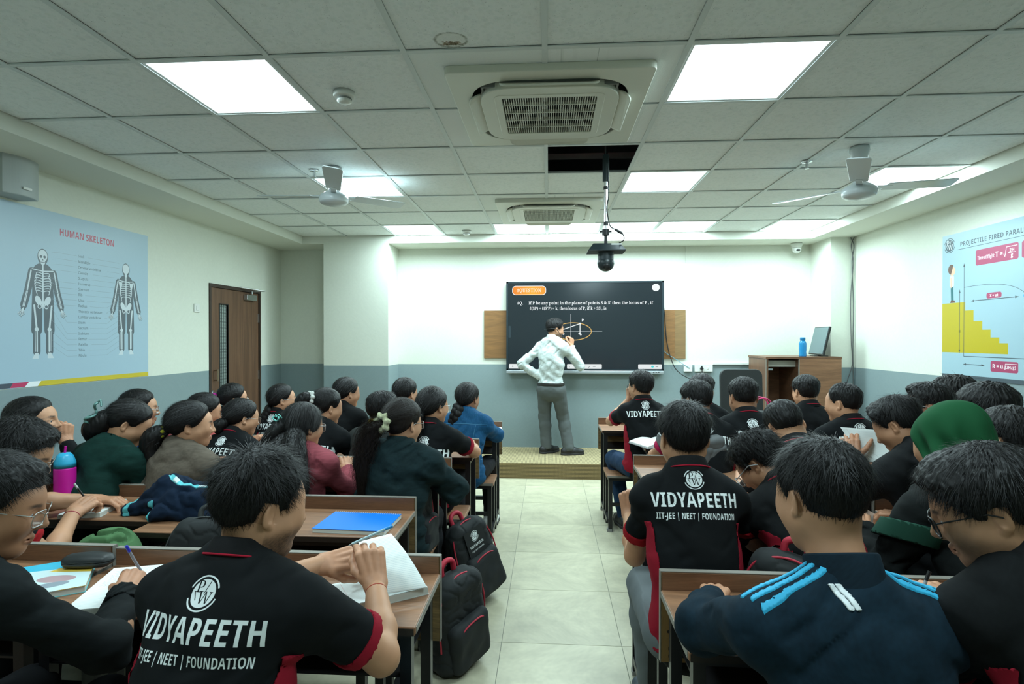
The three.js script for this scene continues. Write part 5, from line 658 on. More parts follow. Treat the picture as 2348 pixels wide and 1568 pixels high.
    const f0 = union([ellip([0, 0.030, 0.022], [0.098, 0.108, 0.122]), ellip([0, 0.085, 0.055], [0.05, 0.062, 0.07]), cone([-0.07, -0.05, 0.02], [-0.10, -0.16, 0.05], 0.04, 0.06), cone([0.07, -0.05, 0.02], [0.10, -0.16, 0.05], 0.04, 0.06), cone([0, -0.05, 0.08], [0, -0.17, 0.10], 0.07, 0.09)], 0.05), face = ellip([0, -0.03, -0.17], [0.075, 0.115, 0.16]);
    const hg = surf((x, y, z) => Math.max(f0(x, y, z) + 0.010 * noise(x * 9 + y * 5, y * 5, z * 8 + sd) + 0.008 * Math.sin(Math.atan2(x, z - 0.01) * 8 + 5 * noise(x * 6, y * 7, z * 6) + y * 16) * sstep(0.12, -0.02, y) + 0.004 * Math.exp(-((x / 0.005) ** 2)), -face(x, y, z)), [-0.16, -0.22, -0.15], [0.16, 0.18, 0.21], 0.0055); obj('hood', place(hg, HM, hc), clothMat(...o.hood), g);
  }
  if (o.glasses) { // frame, temples, lenses
    const G0 = o.glasses, fr = [], lens = []; const sh2 = (q) => { const s = rrect(0.050, 0.038, 0.013), pts = s.getPoints(5).map((p) => [p.x + q * 0.033, p.y, -0.107 + 3.2 * (p.x + q * 0.033) ** 2]); pts.push(pts[0]); return pts; };
    for (const q of [-1, 1]) { const pts = sh2(q); const c = new THREE.CatmullRomCurve3(pts.slice(0, -1).map((p) => V(...p)), true); fr.push(new THREE.TubeGeometry(c, 40, G0.w ?? 0.0014, 5, true)); fr.push(bar([q * 0.058, 0.010, -0.096], [q * 0.079, 0.014, -0.005], G0.w ?? 0.0013, 5)); fr.push(bar([q * 0.079, 0.014, -0.005], [q * 0.080, -0.004, 0.030], G0.w ?? 0.0013, 5)); const lg = new THREE.ShapeGeometry(rrect(0.049, 0.037, 0.0125), 5); const lp = lg.attributes.position; for (let i = 0; i < lp.count; i++) { const x = lp.getX(i) + q * 0.033; lp.setXYZ(i, x, lp.getY(i), -0.107 + 3.2 * x * x); } lens.push(lg); }
    fr.push(tube([[-0.009, 0.004, -0.107], [0, 0.007, -0.109], [0.009, 0.004, -0.107]], G0.w ?? 0.0013, 5, 8)); const fg = obj('glasses', place(merge(fr), HM, v3.mad(hc, HM.y, -0.002)), G0.mat, g); obj('lens', place(merge(lens), HM, v3.mad(hc, HM.y, -0.002)), lensMat, fg);
  }
  const out = { g, arms, hc, HM, neck, loc, G, X, U, Bk, world: (p) => { return [G[0] + p[0] * cy + p[2] * sy, p[1], G[2] - p[0] * sy + p[2] * cy]; } };
  if (o.extra) o.extra(out, g); return out;
}
function paintSkin(g, fn) { const p = g.attributes.position, c = new Float32Array(p.count * 3); for (let i = 0; i < p.count; i++) c.set(fn([p.getX(i), p.getY(i), p.getZ(i)]), i * 3); g.setAttribute('color', new THREE.BufferAttribute(c, 3)); }

// ---------------------------------------------------------------- the class
const polo = { print: 'school', collar: { pipe: true }, cuffs: true, panel: true };
const thinBlack = { mat: blackPlastic, w: 0.0018 }, thinMetal = { mat: steel, w: 0.0011 }, clearFrame = { mat: flat(0.45, 0.42, 0.40, 0.2), w: 0.0018 };
const ringGeo = (r, t) => () => { const g = new THREE.TorusGeometry(r, t, 10, 28); const p = g.attributes.position; for (let i = 0; i < p.count; i++) { const k = 1 + 0.16 * Math.sin(Math.atan2(p.getY(i), p.getX(i)) * 7); p.setXYZ(i, p.getX(i) * k, p.getY(i) * k, p.getZ(i) * k); } g.computeVertexNormals(); return g; };
const scrunchie = (color, at, r = 0.028, t = 0.014) => ({ name: 'scrunchie', geo: ringGeo(r, t), mat: clothMat(...color), at, tilt: true });
const clawGeo = (k) => () => { const L = []; for (const s of [-1, 1]) { const p = []; for (let i = 0; i < 9; i++) p.push([s * (0.012 + 0.016 * Math.sin(i * 1.1)), -0.045 + i * 0.011, 0.012 + 0.012 * Math.cos(i * 0.9)]); L.push(tube(p, 0.0055, 6, 40)); } L.push(tube([[-0.02, -0.05, 0.005], [0, -0.055, 0.02], [0.02, -0.05, 0.005]], 0.004, 6, 12), tube([[-0.03, 0.035, 0], [-0.014, 0.055, 0.016], [0, 0.04, 0.02], [0.014, 0.055, 0.016], [0.03, 0.035, 0]], 0.004, 6, 24)); const g = merge(L); g.scale(k, k, k); return g; };
const tie = (P, i, color) => { const a = P.arms[i], n = v3.norm(v3.sub(a.W, a.E)), g = new THREE.TorusGeometry(0.0275, 0.0022, 6, 28); const q = new THREE.Quaternion().setFromUnitVectors(V(0, 0, 1), V(...n)); g.applyQuaternion(q); g.translate(...v3.mad(a.W, n, -0.022)); obj('wrist_thread', g, flat(...color), P.g); };

// ---- row nearest the camera
const pw = person({ label: 'person in printed black polo holding a pen over raised page', head: [-0.665, 1.168, -1.25], det: 2, seed: 11, yaw: -6, lean: 16, hyaw: -38, hpit: 12, sw: 1.14, bulk: 1.1, skin: 0, beard: 0.75, hair: 'crop', hairOpt: { top: 0.022, side: 0.007, fadeLen: 0.06, mess: 1.0, lift: 0.45, len: 1.4, amp: 0.006 }, ...polo, printDrop: 0.090, face: true, sl: 0.66, wrinkle: 0.006, panelW: 0.055, printDx: 0,
  arms: [{ w: [-0.665, 0.868, -1.60], pole: [-0.8, -0.5, 0.1], f: [0.75, 0.05, -0.35], d: [0.1, 0.75, 0.65], curl: [[0.7, 0.9, 0.5], [0.8, 1.0, 0.6], [0.9, 1.0, 0.6], [1.0, 1.0, 0.6]], thumb: [0.5, 0.5, 0.4] }, { w: [-0.478, 0.845, -1.52], pole: [0.75, -0.9, 0.35], f: [-0.28, 0.75, -0.35], d: [0.35, 0.1, 0.9], curl: [[0.75, 0.9, 0.5], [0.85, 1.0, 0.6], [1.0, 1.1, 0.6], [1.1, 1.1, 0.6]], thumb: [0.6, 0.6, 0.4] }],
  legs: { color: [0.055, 0.12, 0.15], knee: [[-0.15, 0.55, -0.42], [0.27, 0.60, -0.36]], ankle: [[-0.14, 0.09, -0.42], [0.26, 0.09, -0.45]] }, legDet: true, extra: (P) => tie(P, 1, [0.45, 0.06, 0.03]) });
person({ label: 'person in black jacket and wire glasses writing beside the glasses case', head: [-1.345, 1.150, -1.27], det: 2, seed: 21, yaw: -8, lean: 22, hyaw: -62, hpit: 16, skin: 1, hair: 'boy', sleeve: 'long', top: [0.009, 0.012, 0.013], face: true, glasses: thinMetal, wrinkle: 0.009, bulk: 1.05, sleeveCuff: true, collar: { color: [0.012, 0.015, 0.016], stand: true },
  arms: [{ w: [-1.55, 0.60, -1.40], hide: true }, { w: [-1.205, 0.80, -1.51], pole: [0.9, -0.5, 0.6], f: [-0.28, 0.25, -0.9], d: [0.45, 0.8, 0.3], curl: [[0.75, 1.0, 0.6], [0.9, 1.1, 0.7], [1.0, 1.2, 0.7], [1.1, 1.2, 0.7]], thumb: [0.45, 0.6, 0.5] }], legs: { color: [0.012, 0.013, 0.015] } });
person({ label: 'person in navy jacket with cyan shoulder stripes and white back tag', head: [0.600, 1.205, -1.27], nk: 0.122, det: 2, seed: 31, yaw: 4, lean: 14, hyaw: 12, hpit: 14, skin: 0, sw: 1.2, bulk: 1.17, hair: 'crop', hairOpt: { top: 0.020, side: 0.006, fadeLen: 0.075, mess: 0.7, lift: 0.3, len: 1.5, front: 0.006 }, sleeve: 'long', topName: 'track_jacket', top: [0.006, 0.020, 0.034], wrinkle: 0.006, collar: { color: [0.008, 0.020, 0.032], stand: true, h: 1.15, r: 1.1 }, stripes: [-0.012, 0.012, 0.036], tag: [-0.055, 0.075], arms: [{ w: [0.46, 0.80, -1.60], pole: [-1, -0.45, 0.3] }, { w: [0.74, 0.80, -1.60], pole: [1, -0.45, 0.3] }], legs: { color: [0.05, 0.06, 0.07] } });
person({ label: 'person in black glasses looking down, beside the striped navy jacket', head: [0.935, 1.195, -1.25], det: 2, seed: 41, yaw: 12, lean: 20, hyaw: 58, hpit: 24, skin: 0, hair: 'mop', face: true, glasses: thinBlack, ...polo, print: undefined, beard: 0.3, sw: 1.1, bulk: 1.1, arms: [{ w: [0.93, 0.81, -1.56], pole: [-0.4, -0.8, 0.4], curl: [0.9, 1.1, 0.6] }, { w: [1.12, 0.81, -1.56] }], legs: { color: [0.10, 0.16, 0.2] } });
// ---- second row, door side
person({ label: 'person in red-cuffed black polo and glasses bending over white notebook', head: [-1.985, 1.122, -1.97], det: 2, seed: 51, yaw: -28, lean: 36, hyaw: -64, hpit: 26, skin: 0, hair: 'boy', hairOpt: { side: 0.006, top: 0.026, amp: 0.008, mess: 1.1 }, face: true, glasses: thinMetal, beard: 0.15, ...polo, print: undefined, cuffs: [0.42, 0.014, 0.02], arms: [{ w: [-2.035, 0.80, -2.40], f: [0.95, 0.0, 0.05], d: [0, 1, 0], pole: [-0.8, -0.3, -0.4], curl: [0.5, 0.7, 0.5] }, { w: [-1.975, 0.805, -2.20], pole: [0.8, -0.6, 0.5], f: [0.1, 0.35, -0.9], d: [0.3, 0.75, 0.45], curl: [0.9, 1.1, 0.6], thumb: [0.45, 0.6, 0.5] }], extra: (P) => tie(P, 1, [0.42, 0.03, 0.06]) });
// ---- third row, door side
person({ label: 'person in black top, chin on fist, below the skeleton chart', head: [-2.560, 1.142, -2.62], seed: 61, female: true, det: 1, yaw: -30, lean: 20, hyaw: -68, hpit: -2, hair: 'girl', hairOpt: { comb: [0, -0.05, 0.13] }, top: [0.012, 0.013, 0.015], sleeve: 'long', face: true, tails: [{ path: [[0, -0.02, 0.10], [0, -0.08, 0.125], [0, -0.2, 0.13], [0, -0.32, 0.12]], r: [0.045, 0.05, 0.045, 0.03] }], arms: [{ w: [-2.66, 0.80, -2.85] }, { w: [-2.49, 1.0, -2.73], pole: [0.6, -0.8, 0.1], f: [-0.1, 0.9, -0.1], d: [0.8, 0.2, 0.4], curl: [1.2, 1.3, 0.8], thumb: [0.4, 0.5, 0.5] }] });
person({ label: 'person in dark green hoodie with zigzag claw clip looking down', head: [-2.175, 1.112, -2.76], seed: 71, female: true, det: 1, yaw: -15, lean: 20, hyaw: -52, hpit: 30, hair: 'girl', hairOpt: { comb: [-0.01, -0.02, 0.15] }, sleeve: 'long', topName: 'hoodie', top: [0.006, 0.032, 0.026], hoodDown: true, puff: 0.024, sw: 1.05, slk: 1.15, face: true, wrinkle: 0.008, tails: [{ path: [[0, 0.0, 0.09], [-0.005, -0.02, 0.125], [-0.015, -0.055, 0.155], [-0.025, -0.10, 0.165]], r: [0.04, 0.05, 0.05, 0.025], wave: 0.006 }], clips: [{ name: 'claw_clip', geo: clawGeo(1.1), mat: flat(0.12, 0.26, 0.24, 0.3), at: [0.02, 0.0, 0.150], tilt: true }] });
person({ label: 'person in taupe hoodie with lime hair tie', head: [-1.855, 1.105, -2.79], seed: 81, female: true, det: 2, yaw: -14, lean: 14, hyaw: -56, hpit: 4, hair: 'girl', hairOpt: { comb: [0, -0.03, 0.14], side: 0.015, top: 0.018 }, sleeve: 'long', topName: 'hoodie', top: [0.13, 0.105, 0.082], hoodDown: true, puff: 0.026, sw: 1.08, slk: 1.18, face: true, wrinkle: 0.008, tails: [{ path: [[0, -0.02, 0.11], [-0.01, -0.05, 0.165], [-0.02, -0.11, 0.18], [0.0, -0.17, 0.17]], r: [0.025, 0.045, 0.045, 0.025], wave: 0.008, n: 420 }], clips: [scrunchie([0.35, 0.34, 0.03], [0, -0.03, 0.125], 0.024, 0.009)] });
person({ label: 'person in rose pink jacket with mint claw clip', head: [-1.275, 1.098, -2.83], seed: 91, female: true, det: 2, yaw: -6, lean: 4, hyaw: -28, hpit: 6, hair: 'long', sleeve: 'long', top: [0.33, 0.075, 0.095], puff: 0.022, glasses: clearFrame, wrinkle: 0.008, hem: 0.0, tails: [{ path: [[-0.02, -0.05, 0.08], [0.0, -0.13, 0.15], [0.01, -0.24, 0.19], [0.04, -0.36, 0.21], [0.05, -0.46, 0.21]], r: [0.05, 0.065, 0.065, 0.05, 0.02], wave: 0.016, n: 800 }, { path: [[0.05, -0.04, 0.085], [0.11, -0.13, 0.14], [0.16, -0.25, 0.17], [0.18, -0.38, 0.18], [0.17, -0.48, 0.18]], r: [0.05, 0.065, 0.065, 0.05, 0.02], wave: 0.016, n: 800 }, { path: [[-0.02, 0.02, 0.10], [-0.05, -0.03, 0.135], [-0.08, -0.10, 0.15], [-0.08, -0.18, 0.16]], r: [0.03, 0.04, 0.04, 0.02], wave: 0.014, n: 220 }], clips: [{ name: 'claw_clip', geo: clawGeo(0.8), mat: flat(0.18, 0.62, 0.55, 0.3), at: [-0.035, 0.02, 0.122], tilt: true }] });
person({ label: 'person in dark teal jacket with cream scrunchie', head: [-0.735, 1.125, -2.78], seed: 101, female: true, det: 2, yaw: -8, lean: 5, hyaw: -26, hpit: 6, hair: 'girl', hairOpt: { comb: [-0.02, 0.02, 0.15], top: 0.02 }, glasses: clearFrame, sleeve: 'long', top: [0.012, 0.028, 0.032], puff: 0.028, slk: 1.28, sw: 1.08, wrinkle: 0.010, collar: { color: [0.014, 0.03, 0.034], stand: true }, arms: [{}, { w: [-0.62, 0.81, -3.0], pole: [1.0, -0.7, 0.3] }], legs: { knee: [[-0.17, 0.525, -0.43], [0.03, 0.525, -0.43]], ankle: [[-0.15, 0.09, -0.42], [0.03, 0.09, -0.42]] }, tails: [{ path: [[-0.01, 0.01, 0.115], [-0.06, -0.02, 0.155], [-0.10, -0.13, 0.16], [-0.11, -0.25, 0.165], [-0.12, -0.36, 0.16]], r: [0.024, 0.045, 0.055, 0.05, 0.03], wave: 0.018, n: 1100, frizz: true }], hairMat: new THREE.MeshPhysicalMaterial({ color: lin(0.016, 0.011, 0.009), roughness: 0.55, specularIntensity: 0.5 }), clips: [scrunchie([0.55, 0.56, 0.36], [-0.015, 0.012, 0.135], 0.030, 0.017)] });
// ---- fourth row, door side
person({ label: 'person in bright blue sweatshirt and thin glasses by the grey wall', head: [-2.620, 1.105, -3.42], seed: 111, female: true, yaw: -20, lean: 12, hyaw: -58, hpit: 4, hair: 'girl', hairOpt: { comb: [0, -0.05, 0.13] }, sleeve: 'long', topName: 'sweatshirt', top: [0.015, 0.12, 0.48], puff: 0.02, face: true, glasses: thinMetal, tails: [{ path: [[0, -0.02, 0.105], [0, -0.1, 0.12], [0, -0.22, 0.12]], r: [0.03, 0.035, 0.02] }] });
person({ label: 'person in printed black polo wearing a silver hair grip', head: [-1.962, 1.045, -3.46], seed: 121, female: true, yaw: -10, lean: 24, hyaw: -38, hpit: 10, hair: 'girl', hairOpt: { comb: [0, -0.04, 0.14] }, glasses: thinMetal, ...polo, printDrop: 0.10, tails: [{ path: [[0, -0.03, 0.10], [-0.01, -0.05, 0.135], [-0.01, -0.08, 0.13]], r: [0.03, 0.035, 0.02] }], clips: [{ name: 'hair_grip', geo: () => tube([[0, -0.006, -0.025], [0.004, 0.004, 0], [0, -0.002, 0.025]], 0.0035, 6, 12), mat: steel, at: [0.074, 0.045, 0.02], tilt: true }] });
person({ label: 'person in salmon pink hoodie beyond the taupe hoodie', head: [-2.300, 1.065, -3.60], seed: 131, female: true, yaw: -10, lean: 18, hyaw: -48, hpit: 14, skin: 1, hair: 'girl', hairOpt: { comb: [0, -0.05, 0.13] }, sleeve: 'long', topName: 'hoodie', top: [0.62, 0.13, 0.12], hoodDown: true, puff: 0.022, tails: [{ path: [[0, -0.02, 0.105], [0, -0.08, 0.12], [0, -0.14, 0.11]], r: [0.03, 0.03, 0.02] }] });
person({ label: 'person in printed black polo with black bow clip at the aisle', head: [-0.722, 1.130, -3.46], seed: 141, female: true, det: 1, yaw: -6, lean: 8, hyaw: -32, hpit: 2, hair: 'girl', hairOpt: { comb: [0, -0.06, 0.14], side: 0.016 }, glasses: thinMetal, ...polo, printDrop: 0.13, panelW: 0.05, arms: [{}, { w: [-0.53, 0.81, -3.78], pole: [1, -0.7, 0.2] }], tails: [{ path: [[0, -0.03, 0.105], [-0.01, -0.10, 0.16], [-0.03, -0.2, 0.20], [-0.06, -0.30, 0.21]], r: [0.035, 0.06, 0.075, 0.04], wave: 0.016, n: 600, frizz: true }], clips: [{ name: 'bow_clip', geo: () => merge([move(new THREE.SphereGeometry(0.022, 10, 8), -0.018, 0, 0), move(new THREE.SphereGeometry(0.022, 10, 8), 0.018, 0, 0)]), mat: blackPlastic, at: [0, -0.045, 0.135], tilt: true }], legs: { color: [0.012, 0.013, 0.016], shoe: [0.6, 0.62, 0.6], knee: [[-0.15, 0.525, -0.43], [0.06, 0.525, -0.43]], ankle: [[-0.12, 0.09, -0.42], [0.10, 0.09, -0.36]] } });
person({ label: 'person in dark shirt with yellow collar beyond the teal jacket', head: [-1.085, 1.080, -3.60], seed: 151, yaw: -8, lean: 20, hyaw: -42, hpit: 8, skin: 1, hair: 'boy', top: [0.03, 0.034, 0.032], collar: { color: [0.55, 0.36, 0.02] } });
person({ label: 'person in printed black polo with white scrunchie', head: [-1.446, 1.105, -3.56], seed: 161, female: true, yaw: -8, lean: 16, hyaw: -36, hpit: 10, hair: 'girl', hairOpt: { comb: [-0.01, 0.06, 0.14] }, ...polo, printDrop: 0.13, tails: [{ path: [[0, 0.05, 0.10], [-0.025, 0.055, 0.145], [-0.045, 0.03, 0.16], [-0.05, 0.0, 0.15]], r: [0.03, 0.04, 0.04, 0.02], wave: 0.006 }], clips: [scrunchie([0.66, 0.68, 0.64], [-0.005, 0.055, 0.125], 0.028, 0.014)] });
// ---- front row, door side
person({ label: 'person with magenta scrunchie and glasses before the door', head: [-2.462, 1.080, -4.22], det: 0, seed: 171, female: true, yaw: -14, lean: 16, hyaw: -46, hpit: 4, hair: 'girl', hairOpt: { comb: [-0.02, 0.0, 0.15] }, glasses: thinMetal, ...polo, tails: [{ path: [[-0.02, 0.0, 0.115], [-0.04, -0.06, 0.15], [-0.05, -0.18, 0.15], [-0.05, -0.28, 0.14]], r: [0.025, 0.04, 0.035, 0.015] }], clips: [scrunchie([0.72, 0.05, 0.42], [-0.02, -0.005, 0.125], 0.032, 0.02)] });
person({ label: 'person in printed black polo and glasses against the door niche', head: [-2.105, 1.070, -4.30], det: 0, seed: 181, female: true, yaw: -10, lean: 12, hyaw: -54, hpit: -2, hair: 'girl', hairOpt: { comb: [0, -0.07, 0.13] }, glasses: thinMetal, face: true, ...polo, tails: [{ path: [[0.0, -0.06, 0.10], [0.0, -0.14, 0.14], [0.01, -0.26, 0.15], [0.02, -0.38, 0.14]], r: [0.034, 0.03, 0.026, 0.014], braid: 18 }] });
person({ label: 'person in plain black polo sitting before the white pillar', head: [-1.620, 1.115, -4.40], det: 0, seed: 191, female: true, yaw: -8, lean: 14, hyaw: -38, hpit: 6, skin: 1, hair: 'girl', hairOpt: { comb: [0, -0.07, 0.12] }, ...polo, print: undefined, hs: 1.02 });
person({ label: 'person in black hoodie with red and white graphic on back', head: [-1.115, 1.125, -4.30], det: 0, seed: 201, female: true, yaw: -6, lean: 14, hyaw: -24, hpit: 4, hair: 'girl', hairOpt: { comb: [-0.03, -0.02, 0.14] }, sleeve: 'long', topName: 'hoodie', print: 'graphic', printDrop: 0.09, hoodDown: true, puff: 0.024, tails: [{ path: [[-0.02, -0.01, 0.11], [-0.05, -0.03, 0.135], [-0.06, -0.06, 0.125]], r: [0.03, 0.042, 0.02] }], clips: [{ name: 'claw_clip', geo: clawGeo(0.6), mat: flat(0.5, 0.5, 0.46, 0.3), at: [-0.02, -0.025, 0.148], tilt: true }] });
person({ label: 'person in blue denim jacket sitting at the aisle', head: [-0.620, 1.092, -4.26], det: 1, seed: 211, female: true, yaw: -4, lean: 12, hyaw: -20, hpit: 4, skin: 2, hair: 'girl', hairOpt: { comb: [0, -0.07, 0.13] }, sleeve: 'long', topName: 'denim_jacket', print: 'denim', top: [0.02, 0.10, 0.22], puff: 0.024, slk: 1.15, wrinkle: 0.007, printDrop: 0.10, collar: { color: [0.016, 0.085, 0.18], h: 0.9 }, arms: [{}, { w: [-0.50, 0.80, -4.58], pole: [1, -0.8, 0.2] }], tails: [{ path: [[-0.02, -0.06, 0.10], [-0.03, -0.12, 0.13], [-0.05, -0.19, 0.14], [-0.055, -0.25, 0.13]], r: [0.036, 0.034, 0.03, 0.014], braid: 11 }], legs: { shoe: [0.62, 0.64, 0.62] } });
// ---- second row, poster side
person({ label: 'person in worn printed polo and grey jeans, fist raised', head: [0.486, 1.200, -2.04], det: 2, seed: 221, yaw: 0, lean: 14, hyaw: 2, hpit: 8, skin: 0, sw: 0.98, bulk: 0.96, slk: 0.92, hair: 'boy', hairOpt: { top: 0.021, side: 0.009, mess: 0.8, lift: 0.25 }, ...polo, print: 'worn', printDrop: 0.062, cuffs: [0.42, 0.012, 0.02], panelW: 0.035, arms: [{ w: [0.335, 0.80, -2.33], pole: [-0.12, -1, 0.35], f: [-0.05, 0.9, -0.2], d: [-0.5, 0.2, 0.8], curl: [[1.3, 1.4, 0.8], [1.35, 1.4, 0.8], [1.4, 1.4, 0.8], [1.4, 1.4, 0.8]], thumb: [0.4, 0.6, 0.6] }, { w: [0.66, 0.80, -2.34], pole: [0.9, -0.8, 0.3] }], legs: { color: [0.19, 0.215, 0.225], knee: [[-0.10, 0.545, -0.40], [0.14, 0.53, -0.42]], ankle: [[-0.07, 0.10, -0.42], [0.14, 0.10, -0.38]], shoe: [0.03, 0.05, 0.07], sole: [0.4, 0.45, 0.47] }, legDet: true });
person({ label: 'person in clear framed glasses bent low over the desk', head: [0.825, 1.070, -2.22], hs: 0.93, det: 2, seed: 231, yaw: 10, lean: 38, hyaw: 42, hpit: 46, skin: 1, hair: 'curly', glasses: { mat: flat(0.6, 0.62, 0.64, 0.15), w: 0.0022 }, ...polo, print: undefined, panelW: 0.07 });
person({ label: 'person with bright green hood pulled up over the head', head: [1.375, 1.190, -2.02], det: 2, seed: 241, yaw: 14, lean: 18, hyaw: 26, hpit: 14, hs: 1.0, hood: [0.012, 0.095, 0.035], sleeve: 'long', topName: 'hoodie', top: [0.007, 0.009, 0.009], puff: 0.03, sw: 1.18, bulk: 1.1, slk: 1.15, wrinkle: 0.010, extra: (P) => { const a = P.arms[0]; const m = v3.mix(a.S, a.E, 0.35), n = v3.norm(v3.sub(a.E, a.S)); obj('sleeve_patch', surf((x, y, z) => Math.max(cone(a.S, a.E, 0.092, 0.084)(x, y, z), Math.abs((x - m[0]) * n[0] + (y - m[1]) * n[1] + (z - m[2]) * n[2] + 0.5 * (z - m[2])) - 0.028), v3.add(m, [-0.17, -0.17, -0.17]), v3.add(m, [0.17, 0.17, 0.17]), 0.008), clothMat(0.018, 0.075, 0.05), P.g.children.find((c) => c.name === 'hoodie')); } });
person({ label: 'person in black polo at the frame edge beside green hood', head: [1.80, 1.155, -2.30], det: 1, seed: 251, yaw: 8, lean: 18, hyaw: 14, hpit: 14, hair: 'mop', ...polo, print: undefined });
// ---- third row, poster side
person({ label: 'person in black jacket reading a raised lined page', head: [1.490, 1.185, -2.48], hs: 0.94, det: 2, seed: 261, yaw: 14, lean: 16, hyaw: 36, hpit: 32, skin: 1, hair: 'boy', hairOpt: { front: 0.018, top: 0.024, side: 0.007, fadeLen: 0.07, sweep: [0.2, 0.6, -1.6] }, sleeve: 'long', top: [0.009, 0.010, 0.011], puff: 0.024, wrinkle: 0.009, face: true, collar: { color: [0.01, 0.011, 0.012], stand: true }, arms: [{ w: [1.42, 0.965, -2.70], pole: [-0.6, -0.8, 0.3], f: [0.12, 0.75, -0.55], d: [-0.5, 0.1, 0.9], curl: [0.35, 0.5, 0.4], thumb: [0.9, 0.2, 0.1] }, { w: [1.62, 0.85, -2.75] }] });
person({ label: 'person in plain polo bowing between raised page and clear glasses', head: [1.120, 1.140, -2.72], det: 1, seed: 271, yaw: 4, lean: 28, hyaw: -6, hpit: 34, hroll: 14, hair: 'crop', hairOpt: { top: 0.012, side: 0.006 }, ...polo, print: undefined, sw: 1.1 });
person({ label: 'person in thin glasses facing aside, beyond the green hood', head: [2.005, 1.195, -3.09], det: 1, seed: 281, yaw: 14, lean: 14, hyaw: 54, hpit: 6, skin: 2, hair: 'boy', hairOpt: { front: 0.016 }, glasses: thinMetal, face: true, ...polo });
person({ label: 'person farthest back under the physics poster, mostly hidden', head: [2.225, 1.215, -3.22], det: 0, seed: 291, yaw: 6, lean: 14, hyaw: 20, hpit: 6, hair: 'curly', ...polo, print: undefined });
person({ label: 'person in piped polo right behind the green hood', head: [2.015, 1.215, -2.70], det: 1, seed: 301, yaw: 6, lean: 14, hyaw: 20, hpit: 8, hair: 'mop', ...polo, print: undefined, hs: 1.04 });
// ---- fourth row, poster side
person({ label: 'person in printed polo turned aside, before the podium\'s end', head: [1.790, 1.160, -3.52], det: 1, seed: 311, yaw: 6, lean: 12, hyaw: 34, hpit: 8, hair: 'crop', ...polo, print: 'worn', printDrop: 0.075, sw: 1.12 });
person({ label: 'person in printed polo facing straight ahead before office chair', head: [1.230, 1.180, -3.62], det: 1, seed: 321, yaw: 0, lean: 16, hyaw: 0, hpit: 12, skin: 1, hair: 'crop', hairOpt: { top: 0.020 }, ...polo, printDrop: 0.10, sw: 1.1 });
person({ label: 'person in pink-cuffed polo sitting at the thick open book', head: [0.925, 1.165, -3.56], det: 1, seed: 331, yaw: 2, lean: 20, hyaw: 22, hpit: 14, skin: 1, hair: 'boy', ...polo, printDrop: 0.12, cuffs: [0.50, 0.02, 0.09], arms: [{ w: [0.80, 0.80, -3.85], pole: [-1, -0.8, 0.2] }, {}] });
// ---- front row, poster side
person({ label: 'person in plain polo before the podium front panel', head: [1.915, 1.155, -4.30], det: 0, seed: 341, yaw: 2, lean: 14, hyaw: 4, hpit: 8, hair: 'boy', ...polo, print: undefined });
person({ label: 'person partly hidden in printed polo below the white socket', head: [1.155, 1.155, -4.30], det: 0, seed: 351, yaw: -6, lean: 14, hyaw: -14, hpit: 10, hair: 'mop', ...polo, print: 'worn', printDrop: 0.09 });
person({ label: 'person sitting upright at aisle in printed polo, chin on hand', head: [0.718, 1.180, -4.41], det: 1, seed: 361, yaw: 4, lean: 8, hyaw: 26, hpit: 2, sw: 0.92, hair: 'boy', hairOpt: { top: 0.020, side: 0.010 }, glasses: thinBlack, ...polo, print: 'name', printDrop: 0.062, panelW: 0.04, cuffs: [0.45, 0.03, 0.05], arms: [{ w: [0.655, 1.03, -4.60], pole: [-0.7, -0.8, 0.1], f: [0.0, 0.95, 0.1], d: [-0.9, 0.1, 0.2], curl: [1.0, 1.1, 0.6] }, { w: [0.85, 0.80, -4.7], pole: [1, -0.7, 0.3] }], legs: { color: [0.02, 0.05, 0.11], knee: [[-0.16, 0.53, -0.40], [0.13, 0.53, -0.42]], ankle: [[-0.10, 0.09, -0.30], [0.14, 0.09, -0.38]] }, legDet: true });
